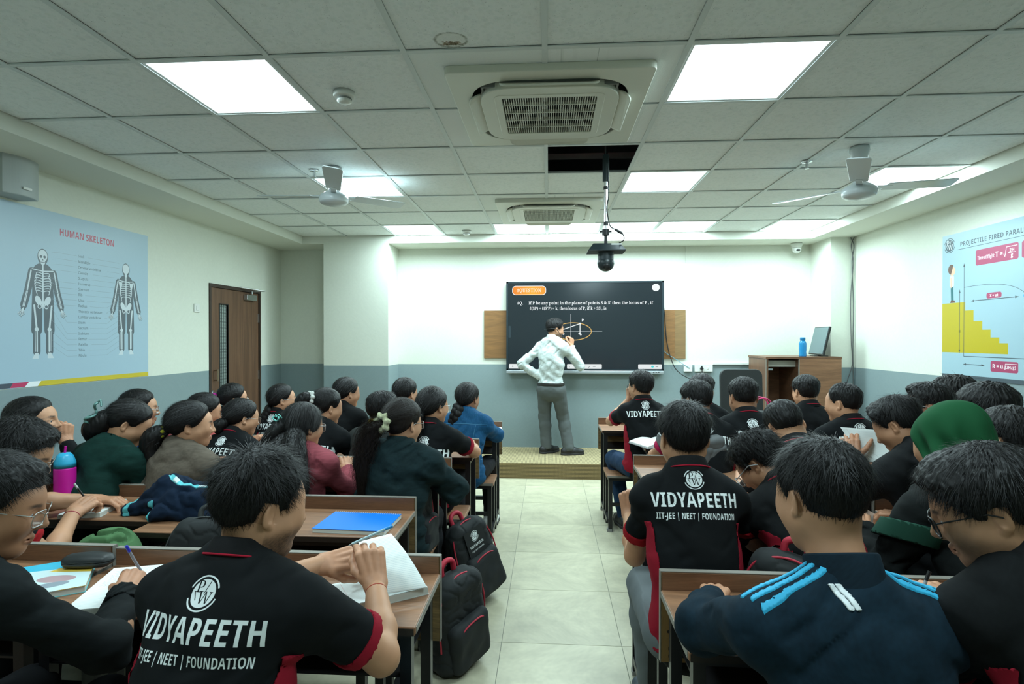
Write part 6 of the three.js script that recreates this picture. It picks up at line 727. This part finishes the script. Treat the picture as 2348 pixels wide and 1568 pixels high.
// ---- the teacher
person({ label: 'person in white shirt and grey trousers standing at the screen', head: [0.078, 1.632, -6.62], det: 2, seed: 401, stand: true, drop: 0, hipY: 0.93, yaw: -26, lean: 4, crane: 12, hyaw: -66, hpit: 10, skin: 0, beard: 0.8, hair: 'boy', hairOpt: { top: 0.022, side: 0.007, fadeLen: 0.06, front: 0.010 }, face: true, sleeve: 'long', topName: 'shirt', top: [0.60, 0.66, 0.645], rough: 0.8, puff: 0.022, wrinkle: 0.008, hem: -0.078, slk: 1.08, sw: 1.05, floorY: 0.167, waist: 0.075, collar: { color: [0.60, 0.66, 0.645] },
  arms: [{ w: [-0.10, 1.08, -6.60], pole: [-1, 0.1, 0.35], f: [0.5, -0.6, -0.2], d: [-0.6, 0.4, 0.4] }, { w: [0.275, 1.435, -6.76], pole: [0.5, -0.9, 0.2], f: [0.05, 0.75, -0.15], d: [0.7, 0.2, 0.6], curl: [[0.9, 1.0, 0.5], [1.1, 1.2, 0.7], [1.2, 1.3, 0.7], [1.3, 1.3, 0.7]], thumb: [0.5, 0.6, 0.4] }],
  legs: { world: true, color: [0.125, 0.14, 0.14], knee: [[-0.045, 0.60, -6.69], [0.175, 0.60, -6.66]], ankle: [[-0.025, 0.255, -6.66], [0.235, 0.255, -6.57]], toe: [[0.45, -0.9], [0.75, -0.65]], cuff: 0.066, lr: 1.06 },
  extra: (P) => { const e = bar(P.arms[1].H.tip[0], v3.add(P.arms[1].H.tip[0], [-0.02, 0.10, -0.05]), 0.006); obj('headset', place(merge([tube([[0.078, 0.01, 0.02], [0.084, -0.03, -0.02], [0.07, -0.065, -0.06], [0.03, -0.075, -0.10]], 0.003, 6, 24), move(new THREE.SphereGeometry(0.011, 10, 8), 0.028, -0.075, -0.102), tube([[0.085, 0.01, 0.03], [0.09, 0.0, 0.09], [0.0, -0.02, 0.125], [-0.09, 0.0, 0.09], [-0.085, 0.01, 0.03]], 0.0022, 5, 40)]), P.HM, P.hc), flat(0.02, 0.02, 0.02), P.g); const belt = lathe([[0.13, -0.018], [0.139, -0.016], [0.139, 0.016], [0.13, 0.018]], 36); belt.scale(1.20, 1, 0.93); belt.translate(0, 0.995, -0.006); obj('belt', belt, flat(0.02, 0.018, 0.016, 0.4), P.g); } });

// ---------------------------------------------------------------- things on desks and floor
const linedTex = canvasTex(512, 640, (c) => { c.fillStyle = '#eef3f1'; c.fillRect(0, 0, 512, 640); for (let y = 40; y < 640; y += 18) { c.fillStyle = 'rgba(120,150,165,0.55)'; c.fillRect(0, y, 512, 1.6); } c.fillStyle = 'rgba(190,90,100,0.5)'; c.fillRect(60, 0, 2, 640); });
const notesTex = canvasTex(512, 640, (c) => { c.fillStyle = '#eef3f1'; c.fillRect(0, 0, 512, 640); const r = rng(77); for (let y = 40; y < 620; y += 18) { c.fillStyle = 'rgba(120,150,165,0.35)'; c.fillRect(0, y, 512, 1.4); if (y < 330) { let x = 50 + 30 * r(); c.strokeStyle = 'rgba(60,70,110,0.75)'; c.lineWidth = 1.6; while (x < 440 - 150 * r()) { c.beginPath(); c.moveTo(x, y - 3); for (let k = 0; k < 5; k++) { x += 3 + 3 * r(); c.lineTo(x, y - 2 - 9 * r()); } c.stroke(); x += 9; } } } });
const lined = std({ map: linedTex, roughness: 0.8 }), notes = std({ map: notesTex, roughness: 0.8 }), pageEdge = flat(0.62, 0.63, 0.58, 0.9);
function plane(w, d, y) { const g = new THREE.PlaneGeometry(w, d); g.rotateX(-Math.PI / 2); g.translate(0, y, 0); return g; }
function notebook(label, x, z, w, d, h, turn, o = {}) {
  const n = thing('notebook', label, 'notebook', [x, o.y ?? DESK, z], R(turn)); obj('pages', bx(-w / 2 + 0.002, w / 2 - 0.002, 0.0015, h - 0.001, -d / 2 + 0.002, d / 2 - 0.002), pageEdge, n); obj('back_cover', bx(-w / 2, w / 2, 0, 0.0015, -d / 2, d / 2), o.back || flat(0.5, 0.52, 0.5), n);
  if (o.cover) obj('front_cover', bx(-w / 2, w / 2, h - 0.001, h + 0.0008, -d / 2, d / 2), o.cover, n); else obj('open_page', plane(w - 0.006, d - 0.006, h + 0.0003), o.page || lined, n);
  if (o.spiral) { const L = []; const along = o.spiral === 'far' ? w : d, m = Math.round(along / 0.0095); for (let i = 0; i < m; i++) { const t = -along / 2 + (i + 0.5) * along / m, g = new THREE.TorusGeometry(h * 0.62 + 0.002, 0.0008, 5, 12); if (o.spiral === 'far') { g.rotateY(Math.PI / 2); g.translate(t, h / 2, -d / 2); } else { g.translate(w / 2, h / 2, t); } L.push(g); } obj('wire_spiral', L, o.wire || steel, n); }
  return n;
}
function sheet(name, label, cat, A, B, C, D, bow, mat, thick = 0.0012) { // curved page through four corners (near-left, near-right, far-left, far-right)
  const N = 12, p = [], uv = [], ix = []; const pt = (s, t, k) => { const a = v3.mix(A, B, s), b = v3.mix(C, D, s), q = v3.mix(a, b, t); const n = v3.norm(v3.cross(v3.sub(B, A), v3.sub(C, A))); return v3.mad(q, n, bow * Math.sin(t * Math.PI) - k * thick); };
  for (let k = 0; k < 2; k++) for (let i = 0; i <= N; i++) for (let j = 0; j <= N; j++) { p.push(...pt(j / N, i / N, k)); uv.push(j / N, i / N); }
  const M = (N + 1) * (N + 1); for (let i = 0; i < N; i++) for (let j = 0; j < N; j++) { const a = i * (N + 1) + j, b = a + 1, c = a + N + 1, d = c + 1; ix.push(a, b, c, b, d, c, a + M, c + M, b + M, b + M, c + M, d + M); } for (let i = 0; i < N; i++) for (const [a, b] of [[i, i + 1], [N * (N + 1) + i + 1, N * (N + 1) + i], [(i + 1) * (N + 1), i * (N + 1)], [i * (N + 1) + N, (i + 1) * (N + 1) + N]]) ix.push(a, a + M, b, b, a + M, b + M);
  const g = new THREE.BufferGeometry(); g.setAttribute('position', new THREE.BufferAttribute(new Float32Array(p), 3)); g.setAttribute('uv', new THREE.BufferAttribute(new Float32Array(uv), 2)); g.setIndex(ix); g.computeVertexNormals(); const m = obj(name, g, mat); return label ? tag(m, label, cat) : m;
}
function pen(label, a, b, mat) { const p = thing('pen', label, 'pen', [0, 0, 0]), d = v3.norm(v3.sub(b, a)), L = v3.len(v3.sub(b, a)); obj('barrel', bar(v3.mad(a, d, 0.012), v3.mad(a, d, L * 0.82), 0.0042, 10), mat[0], p); obj('tip', (() => { const A = v3.mad(a, d, 0.012), g = new THREE.ConeGeometry(0.004, 0.014, 10); g.applyQuaternion(new THREE.Quaternion().setFromUnitVectors(V(0, 1, 0), V(...v3.mul(d, -1)))); g.translate(...v3.mad(A, d, -0.007)); return g; })(), steel, p); obj('end_cap', bar(v3.mad(a, d, L * 0.82), b, 0.0046, 10), mat[1], p); }
// door side, nearest desks
notebook('closed bright blue spiral notebook lying alone on the desk', -0.785, -2.262, 0.298, 0.215, 0.016, -3, { cover: flat(0.0, 0.20, 0.80, 0.45), spiral: 'far', wire: flat(0.65, 0.7, 0.75) });
{ const n = notebook('thick open notebook with a raised page under two hands', -0.515, -1.66, 0.26, 0.17, 0.022, 34, { page: lined }); const A = n.worldToLocal(V(-0.600, 0.800, -1.58)), toN = (x, y, z) => { n.updateMatrixWorld(); return n.worldToLocal(V(x, y, z)).toArray(); }; const s = sheet('raised_page', null, null, toN(-0.520, 0.790, -1.575), toN(-0.362, 0.790, -1.645), toN(-0.590, 0.900, -1.70), toN(-0.505, 0.905, -1.765), 0.016, lined, 0.004); scene.remove(s); s.name = 'raised_page'; n.add(s); }
notebook('open notebook with handwriting under the black sleeve', -1.285, -1.622, 0.20, 0.30, 0.020, 16, { page: notes, spiral: 'side', wire: flat(0.1, 0.1, 0.1) });
{ const cov = std({ map: canvasTex(256, 340, (c) => { const g = c.createLinearGradient(0, 0, 120, 340); c.fillStyle = '#cfe3e4'; c.fillRect(0, 0, 256, 340); c.fillStyle = '#3fb7d6'; c.beginPath(); c.moveTo(0, 0); c.lineTo(256, 0); c.lineTo(256, 70); c.lineTo(0, 120); c.fill(); c.fillStyle = '#e6c24e'; c.beginPath(); c.moveTo(0, 130); c.lineTo(120, 90); c.lineTo(150, 115); c.lineTo(0, 190); c.fill(); c.fillStyle = '#b9999e'; c.beginPath(); c.ellipse(110, 210, 70, 34, -0.4, 0, 7); c.fill(); c.fillStyle = '#8f9aa5'; c.beginPath(); c.ellipse(120, 270, 60, 26, 0, 0, 7); c.fill(); }), roughness: 0.3 }); notebook('cyan and cream picture-cover book beside the glasses case', -1.565, -1.665, 0.20, 0.27, 0.020, 214, { cover: cov, back: flat(0.1, 0.5, 0.55) }); cov.map.repeat.set(1 / 0.2, 1 / 0.27); cov.map.offset.set(0.5, 0.5); }
{ const c = thing('glasses_case', 'black hard glasses case resting on the picture-cover book', 'glasses case', [-1.515, DESK + 0.0215, -1.745], R(8)), f = (x, y, z) => { const e = ellip([0, 0.02, 0], [0.082, 0.024, 0.033]); return smin(e(x, y, z), Math.hypot(Math.max(Math.abs(x) - 0.055, 0), y - 0.019, Math.max(Math.abs(z) - 0.012, 0)) - 0.018, 0.01); }; obj('lid', surf((x, y, z) => Math.max(f(x, y, z), 0.0195 - y), [-0.1, -0.01, -0.05], [0.1, 0.06, 0.05], 0.004), flat(0.012, 0.015, 0.016, 0.5), c); obj('base', surf((x, y, z) => Math.max(f(x, y, z), y - 0.0185, -y), [-0.1, -0.01, -0.05], [0.1, 0.06, 0.05], 0.004), flat(0.012, 0.015, 0.016, 0.5), c); const t = canvasTex(256, 64, (x) => { x.fillStyle = '#1c2021'; x.fillRect(0, 0, 256, 64); x.fillStyle = '#5c6262'; x.fillRect(18, 22, 220, 4); x.font = 'bold 34px sans-serif'; for (let i = 0; i < 9; i++) x.fillRect(20 + i * 24, 30, 16, 18); }); }
notebook('small white notebook under the red-threaded writing hand', -2.035, -2.375, 0.17, 0.22, 0.018, 12, { page: lined });
notebook('spiral pad half hidden beside the crumpled navy jacket', -1.375, -2.235, 0.15, 0.10, 0.014, 6, { page: std({ color: lin(0.55, 0.57, 0.66), roughness: 0.8 }) });
{ // crumpled navy jacket
  const P = [ellip([0, 0.06, 0], [0.19, 0.085, 0.10]), ellip([-0.07, 0.105, 0.0], [0.075, 0.06, 0.06]), cone([-0.10, 0.05, 0.02], [-0.225, 0.012, 0.055], 0.05, 0.03), cone([0.03, 0.045, 0.05], [-0.06, 0.018, 0.125], 0.045, 0.022), cone([0.08, 0.05, 0], [0.24, 0.04, 0.02], 0.06, 0.05), cone([0.0, 0.03, 0.06], [0.2, 0.025, 0.075], 0.035, 0.03)], u = union(P, 0.03), fold = (x, y, z) => { const n = noise(x * 10 + 3 + z * 8, y * 12, z * 9), m = noise(x * 10 - z * 9, y * 12 + 5, z * 15); return 0.018 * n + 0.009 * (0.5 - Math.min(1, Math.abs(m) * 3)) + 0.003 * noise(x * 40, y * 40, z * 40); }, f = (x, y, z) => Math.max(u(x, y, z) + fold(x, y, z), 0.001 - y);
  const j = thing('folded_jacket', 'crumpled navy jacket with cyan trim heaped on the desk', 'jacket', [-1.60, DESK, -2.36], R(-6)); obj('cloth', surf(f, [-0.32, -0.01, -0.17], [0.36, 0.22, 0.2], 0.0062), clothMat(0.007, 0.019, 0.045), j);
  for (const [a, b, m, w] of [[[-0.06, 0.06, -0.02], [0.02, 0.22, 0.10], (x, y, z) => z - 0.35 * x - 0.035, 0.012], [[0.02, 0.05, -0.03], [0.16, 0.22, 0.1], (x, y, z) => z + 0.3 * x - 0.052, 0.010], [[-0.24, 0.0, 0.0], [-0.14, 0.2, 0.1], (x, y, z) => x + 0.19 + 0.4 * z, 0.012], [[-0.1, 0, 0.09], [-0.05, 0.1, 0.16], (x, y, z) => x + 0.075 - 0.4 * (z - 0.12), 0.013]]) { const g = surf((x, y, z) => Math.max(f(x, y, z) - 0.003, Math.abs(m(x, y, z)) - w), a, b, 0.005); if (g.index.count) obj('cyan_trim', g, flat(0.10, 0.50, 0.56, 0.7), j); }
  for (const [a, b, m, w] of [[[-0.03, 0.06, -0.02], [0.0, 0.22, 0.10], (x, y, z) => z - 0.35 * x - 0.035, 0.011], [[0.09, 0.05, -0.03], [0.12, 0.22, 0.1], (x, y, z) => z + 0.3 * x - 0.052, 0.009]]) { const g = surf((x, y, z) => Math.max(f(x, y, z) - 0.005, Math.abs(m(x, y, z)) - w), a, b, 0.005); if (g.index.count) obj('white_trim', g, flat(0.6, 0.68, 0.7, 0.7), j); }
}
{ const u = union([ellip([0, 0.10, 0], [0.14, 0.12, 0.11]), cone([0.05, 0.12, 0.0], [0.17, 0.05, 0.02], 0.07, 0.05), cone([-0.05, 0.08, 0.02], [-0.2, 0.04, 0.04], 0.08, 0.05)], 0.04), j = thing('folded_jacket', 'pale green jacket bundled on the bench before the magenta bottle', 'jacket', [-1.70, 0.452, -2.04], R(10)); obj('cloth', surf((x, y, z) => Math.max(u(x, y / 1.55, z) + 0.012 * noise(x * 12, y * 9, z * 12) + 0.012 * (0.5 - Math.min(1, Math.abs(noise(x * 16 + 9, y * 10, z * 18)) * 4)), 0.001 - y), [-0.3, -0.01, -0.2], [0.3, 0.40, 0.2], 0.008), clothMat(0.105, 0.23, 0.10), j); }
// backpacks
const bagBlack = flat(0.010, 0.013, 0.014, 0.8), bagRed = flat(0.46, 0.02, 0.045, 0.6);
const bagPrint = std({ map: canvasTex(256, 256, (c) => { c.fillStyle = '#191d1e'; c.fillRect(0, 0, 256, 256); c.scale(1000, -1000); c.translate(0.128, -0.128); emblem(c, 0, 0.055, 0.05, '#e3e9ea', '#181b1d'); txt(c, 'VIDYAPEETH', 0, -0.045, 0.036, '#e6ecec', 'sans-serif', 'center', 'bold', 0.19); txt(c, 'IIT-JEE | NEET | FOUNDATION', 0, -0.085, 0.02, '#e6ecec', 'sans-serif', 'center', 'bold', 0.17); }), roughness: 0.7 });
function backpack(label, pos, turn, tilt, o = {}) {
  const b = thing('backpack', label, 'backpack', pos, R(turn)), k = o.k ?? 1, sl = o.slump ?? 0.02; const T0 = (g) => { g.scale(k, k, k); g.applyMatrix4(new THREE.Matrix4().makeRotationFromEuler(new THREE.Euler(R(tilt[0]), 0, R(tilt[1])))); g.computeBoundingBox(); return g; };
  const body = (x, y, z) => { const w = 0.150 - 0.10 * Math.max(0, y - 0.30) - 0.25 * Math.max(0, y - 0.38), q = Math.hypot(Math.max(Math.abs(x) - w + 0.055, 0), Math.max(Math.abs(y - 0.23) - 0.225 + 0.06, 0), Math.max(Math.abs(z) - (0.085 - 0.06 * y) + 0.05, 0)) - 0.055; return q + sl * 0.5 * noise(x * 9 + pos[0] * 5, y * 9, z * 9) + sl * 0.16 * (0.5 - Math.min(1, Math.abs(noise(x * 14, y * 16 + pos[2], z * 14)) * 4)); };
  const pocket = (x, y, z) => Math.hypot(Math.max(Math.abs(x) - 0.085, 0), Math.max(Math.abs(y - 0.14) - 0.085, 0), Math.max(Math.abs(z - 0.075) - 0.012, 0)) - 0.035 + sl * 0.3 * noise(x * 14, y * 14, z * 14);
  const main = surf(body, [-0.2, -0.02, -0.14], [0.2, 0.50, 0.14], o.cell ?? 0.009), geos = [T0(main)]; const low = -geos[0].boundingBox.min.y, up = (g) => { g.translate(0, low + 0.002, 0); return g; };
  const M = o.mat || bagBlack, bm = obj('main_compartment', up(geos[0]), M, b); obj('front_pocket', up(T0(surf(pocket, [-0.14, 0.0, 0.0], [0.14, 0.28, 0.15], o.cell ?? 0.009))), M, b);
  const acc = o.accent || bagRed; obj('haul_loop', up(T0(tube([[-0.04, 0.44, -0.03], [-0.035, 0.485, -0.035], [0, 0.50, -0.04], [0.035, 0.485, -0.035], [0.04, 0.44, -0.03]], 0.013, 8, 24))), acc, b);
  obj('zipper', up(T0(tube([[-0.152, 0.16, 0.055], [-0.150, 0.30, 0.052], [-0.11, 0.41, 0.04], [0, 0.452, 0.03], [0.11, 0.41, 0.04], [0.150, 0.30, 0.052], [0.152, 0.16, 0.055]], 0.0045, 6, 60))), acc, b); obj('pocket_zipper', up(T0(tube([[-0.10, 0.215, 0.112], [-0.05, 0.245, 0.115], [0.05, 0.245, 0.115], [0.10, 0.215, 0.112]], 0.004, 6, 30))), acc, b); if (o.accent2) obj('side_zipper', up(T0(merge([tube([[0.155, 0.12, 0.03], [0.158, 0.25, 0.03], [0.145, 0.36, 0.02]], 0.006, 6, 20), tube([[0.158, 0.10, -0.01], [0.16, 0.22, -0.01], [0.15, 0.34, -0.01]], 0.006, 6, 20)]))), acc, b);
  for (const s of [-1, 1]) obj('strap', up(T0((() => { const g = tube([[s * 0.06, 0.42, -0.07], [s * 0.085, 0.36, -0.125], [s * 0.10, 0.22, -0.135], [s * 0.11, 0.10, -0.10], [s * 0.12, 0.04, -0.07]], 0.022, 8, 30); return g; })())), M, b);
  if (o.print) { const g = new THREE.PlaneGeometry(0.15, 0.15, 6, 6); g.translate(0, 0.335, 0.083); g.rotateX(0); obj('print_patch', up(T0(g)), bagPrint, b); }
  return b;
}
backpack('black and red school backpack slumped on the floor, nearest in the aisle', [-0.435, 0, -2.62], 58, [6, 10], { accent2: true, slump: 0.03 });
backpack('black backpack with printed emblem leaning beside the next bench', [-0.385, 0, -3.27], 52, [-10, 14], { print: true, slump: 0.025 });
backpack('black backpack standing on the bench end below the teal jacket', [-0.66, 0.452, -2.78], 80, [0, 0], { k: 0.72 });
backpack('plain black backpack with arched top behind the nearest desk', [-1.32, 0.452, -2.02], 12, [-14, 0], { k: 0.85, accent: flat(0.03, 0.035, 0.036) });
backpack('grey backpack lying flat on a desk', [0.93, DESK, -3.27], 20, [-82, 0], { k: 0.95, mat: flat(0.115, 0.125, 0.13, 0.8), accent: flat(0.3, 0.32, 0.33) });
backpack('black backpack with red side beside the grey jeans', [0.735, 0.452, -1.88], -30, [6, -10], { k: 0.86, accent2: true });
// bottles
function bottle(label, pos, prof, mat, cap, capMat, extra) { const b = thing('water_bottle', label, 'bottle', pos); obj('body', lathe(prof), mat, b); obj('cap', lathe(cap), capMat, b); if (extra) extra(b); }
bottle('magenta bottle with sky blue screw lid beside the dark green hoodie', [-2.285, DESK, -2.50], [[0, 0], [0.042, 0], [0.044, 0.01], [0.044, 0.08], [0.0425, 0.085], [0.044, 0.09], [0.044, 0.155], [0.041, 0.165], [0, 0.165]], flat(0.62, 0.01, 0.33, 0.35), [[0, 0.163], [0.0435, 0.163], [0.043, 0.185], [0.034, 0.215], [0.022, 0.23], [0, 0.232]], flat(0.03, 0.40, 0.66, 0.35), (b) => obj('straw_spout', bar([0.0, 0.228, 0], [0.004, 0.262, 0], 0.005), flat(0.62, 0.01, 0.33, 0.35), b));
bottle('brushed steel flask standing before the raised green hood', [1.635, DESK, -2.53], [[0, 0], [0.037, 0], [0.038, 0.006], [0.038, 0.17], [0.034, 0.20], [0.024, 0.235], [0.022, 0.25], [0, 0.25]], steel, [[0, 0.248], [0.0245, 0.248], [0.0245, 0.285], [0.022, 0.292], [0, 0.292]], steel);
bottle('steel flask with turquoise cap before the black bow clip', [-0.86, DESK, -4.62], [[0, 0], [0.034, 0], [0.035, 0.006], [0.035, 0.14], [0.03, 0.165], [0.022, 0.18], [0, 0.18]], steel, [[0, 0.178], [0.024, 0.178], [0.024, 0.208], [0, 0.21]], flat(0.05, 0.5, 0.62, 0.4));
bottle('white bottle with blue banded cap on the front desk', [2.165, DESK, -4.82], [[0, 0], [0.034, 0], [0.035, 0.15], [0.028, 0.18], [0.03, 0.20], [0, 0.20]], whitePlastic, [[0, 0.199], [0.031, 0.199], [0.031, 0.235], [0, 0.237]], whitePlastic, (b) => obj('cap_band', lathe([[0.0305, 0.212], [0.032, 0.212], [0.032, 0.224], [0.0305, 0.224]]), flat(0.03, 0.12, 0.45), b));
bottle('translucent pink bottle by the magenta scrunchie', [-2.255, DESK, -3.87], [[0, 0], [0.032, 0], [0.033, 0.1], [0.03, 0.12], [0.033, 0.14], [0.032, 0.19], [0.02, 0.215], [0, 0.215]], new THREE.MeshPhysicalMaterial({ color: lin(0.75, 0.25, 0.5), roughness: 0.2, transmission: 0.4, thickness: 0 }), [[0, 0.214], [0.022, 0.214], [0.021, 0.245], [0, 0.247]], flat(0.7, 0.1, 0.35, 0.4));
// poster side papers and bags
sheet('lined_page', 'lined white page held up before the black jacket', 'paper', [1.475, 0.955, -2.715], [1.60, 0.965, -2.665], [1.405, 1.105, -2.79], [1.585, 1.098, -2.735], -0.012, lined);
{ const b = thing('open_book', 'thick open white book drooping over the desk end', 'book', [0.80, DESK, -4.13], R(24)); for (const s of [-1, 1]) { const sh = new THREE.Shape(); sh.moveTo(0, 0); sh.lineTo(s * 0.17, 0.002); sh.lineTo(s * 0.17, 0.012); sh.quadraticCurveTo(s * 0.06, 0.05, 0, 0.028); sh.closePath(); const g = new THREE.ExtrudeGeometry(sh, { depth: 0.24, bevelEnabled: false, curveSegments: 12 }); g.translate(0, 0.002, -0.12); obj('page_block', g, paper, b); } obj('cover', bx(-0.175, 0.175, 0, 0.003, -0.122, 0.122), flat(0.3, 0.3, 0.32), b); }
notebook('orange and white book beside the pink-cuffed polo', 1.255, -4.11, 0.15, 0.20, 0.014, 20, { cover: flat(0.75, 0.28, 0.02, 0.5) });
notebook('white spiral notebook under the raised fist', 0.61, -2.42, 0.16, 0.20, 0.016, -10, { page: notes, spiral: 'side' });
notebook('white notebook beside the steel flask', 1.505, -2.40, 0.18, 0.22, 0.016, 10, { page: lined });
notebook('small white notebook at the denim jacket elbow', -0.435, -4.66, 0.10, 0.17, 0.016, 8, { page: paper });
notebook('rounded white notebook at the teal jacket elbow', -0.655, -3.07, 0.13, 0.19, 0.020, 4, { page: paper });
notebook('white page before the silver hair grip', -1.86, -3.75, 0.18, 0.22, 0.012, -8, { page: notes });
notebook('kraft notebook before the black-framed glasses', 1.02, -1.58, 0.17, 0.22, 0.012, 12, { cover: flat(0.45, 0.33, 0.17, 0.8) });
notebook('white book peeking over the striped shoulder', 0.70, -1.62, 0.15, 0.18, 0.04, -14, { page: paper });
{ const p = thing('pencil_pouch', 'flat sky blue pencil pouch between the hoodies', 'pouch', [-1.70, DESK, -3.17], R(10)); obj('pouch_body', surf((x, y, z) => Math.hypot(Math.max(Math.abs(x) - 0.075, 0), Math.max(Math.abs(y - 0.02) - 0.006, 0), Math.max(Math.abs(z) - 0.025, 0)) - 0.014 + 0.003 * noise(x * 30, y * 30, z * 30), [-0.11, -0.01, -0.06], [0.11, 0.06, 0.06], 0.006), flat(0.06, 0.42, 0.60, 0.6), p); obj('zip', tube([[-0.08, 0.042, 0], [0, 0.044, 0.002], [0.08, 0.042, 0]], 0.0025, 5, 12), steel, p); }
{ const b = thing('tote_bag', 'black bag with thin pink handles before the podium', 'bag', [1.80, DESK, -4.86], R(0)); obj('bag_body', surf((x, y, z) => Math.hypot(Math.max(Math.abs(x) - 0.10, 0), Math.max(Math.abs(y - 0.075) - 0.06, 0), Math.max(Math.abs(z) - 0.03, 0)) - 0.02 + 0.006 * noise(x * 14, y * 14, z * 14), [-0.14, -0.02, -0.07], [0.14, 0.18, 0.07], 0.009), bagBlack, b); for (const z of [-0.03, 0.03]) obj('handle', tube([[-0.07, 0.14, z], [-0.075, 0.22, z * 1.4], [-0.03, 0.265, z * 1.5], [0.03, 0.265, z * 1.5], [0.07, 0.22, z * 1.4], [0.07, 0.14, z]], 0.006, 6, 30), flat(0.55, 0.03, 0.14), b); }
pen('clear pen with blue cap over the raised page', [-0.585, 0.925, -1.60], [-0.47, 0.965, -1.66], [flat(0.35, 0.5, 0.55, 0.2), flat(0.02, 0.25, 0.6, 0.3)]);
pen('blue-ended pen in the black-sleeved writing hand', [-1.255, 0.785, -1.66], [-1.285, 0.90, -1.62], [flat(0.25, 0.26, 0.3, 0.3), flat(0.02, 0.03, 0.5, 0.3)]);
pen('black pen over the small white notebook', [-2.0, 0.785, -2.33], [-2.06, 0.90, -2.30], [flat(0.02, 0.02, 0.02, 0.3), flat(0.5, 0.5, 0.5, 0.3)]);
pen('dark pen upright behind the striped jacket shoulder', [0.93, 0.80, -1.50], [0.985, 0.93, -1.51], [flat(0.4, 0.42, 0.44, 0.3), flat(0.02, 0.02, 0.02, 0.3)]);
renderer.render(scene, camera);
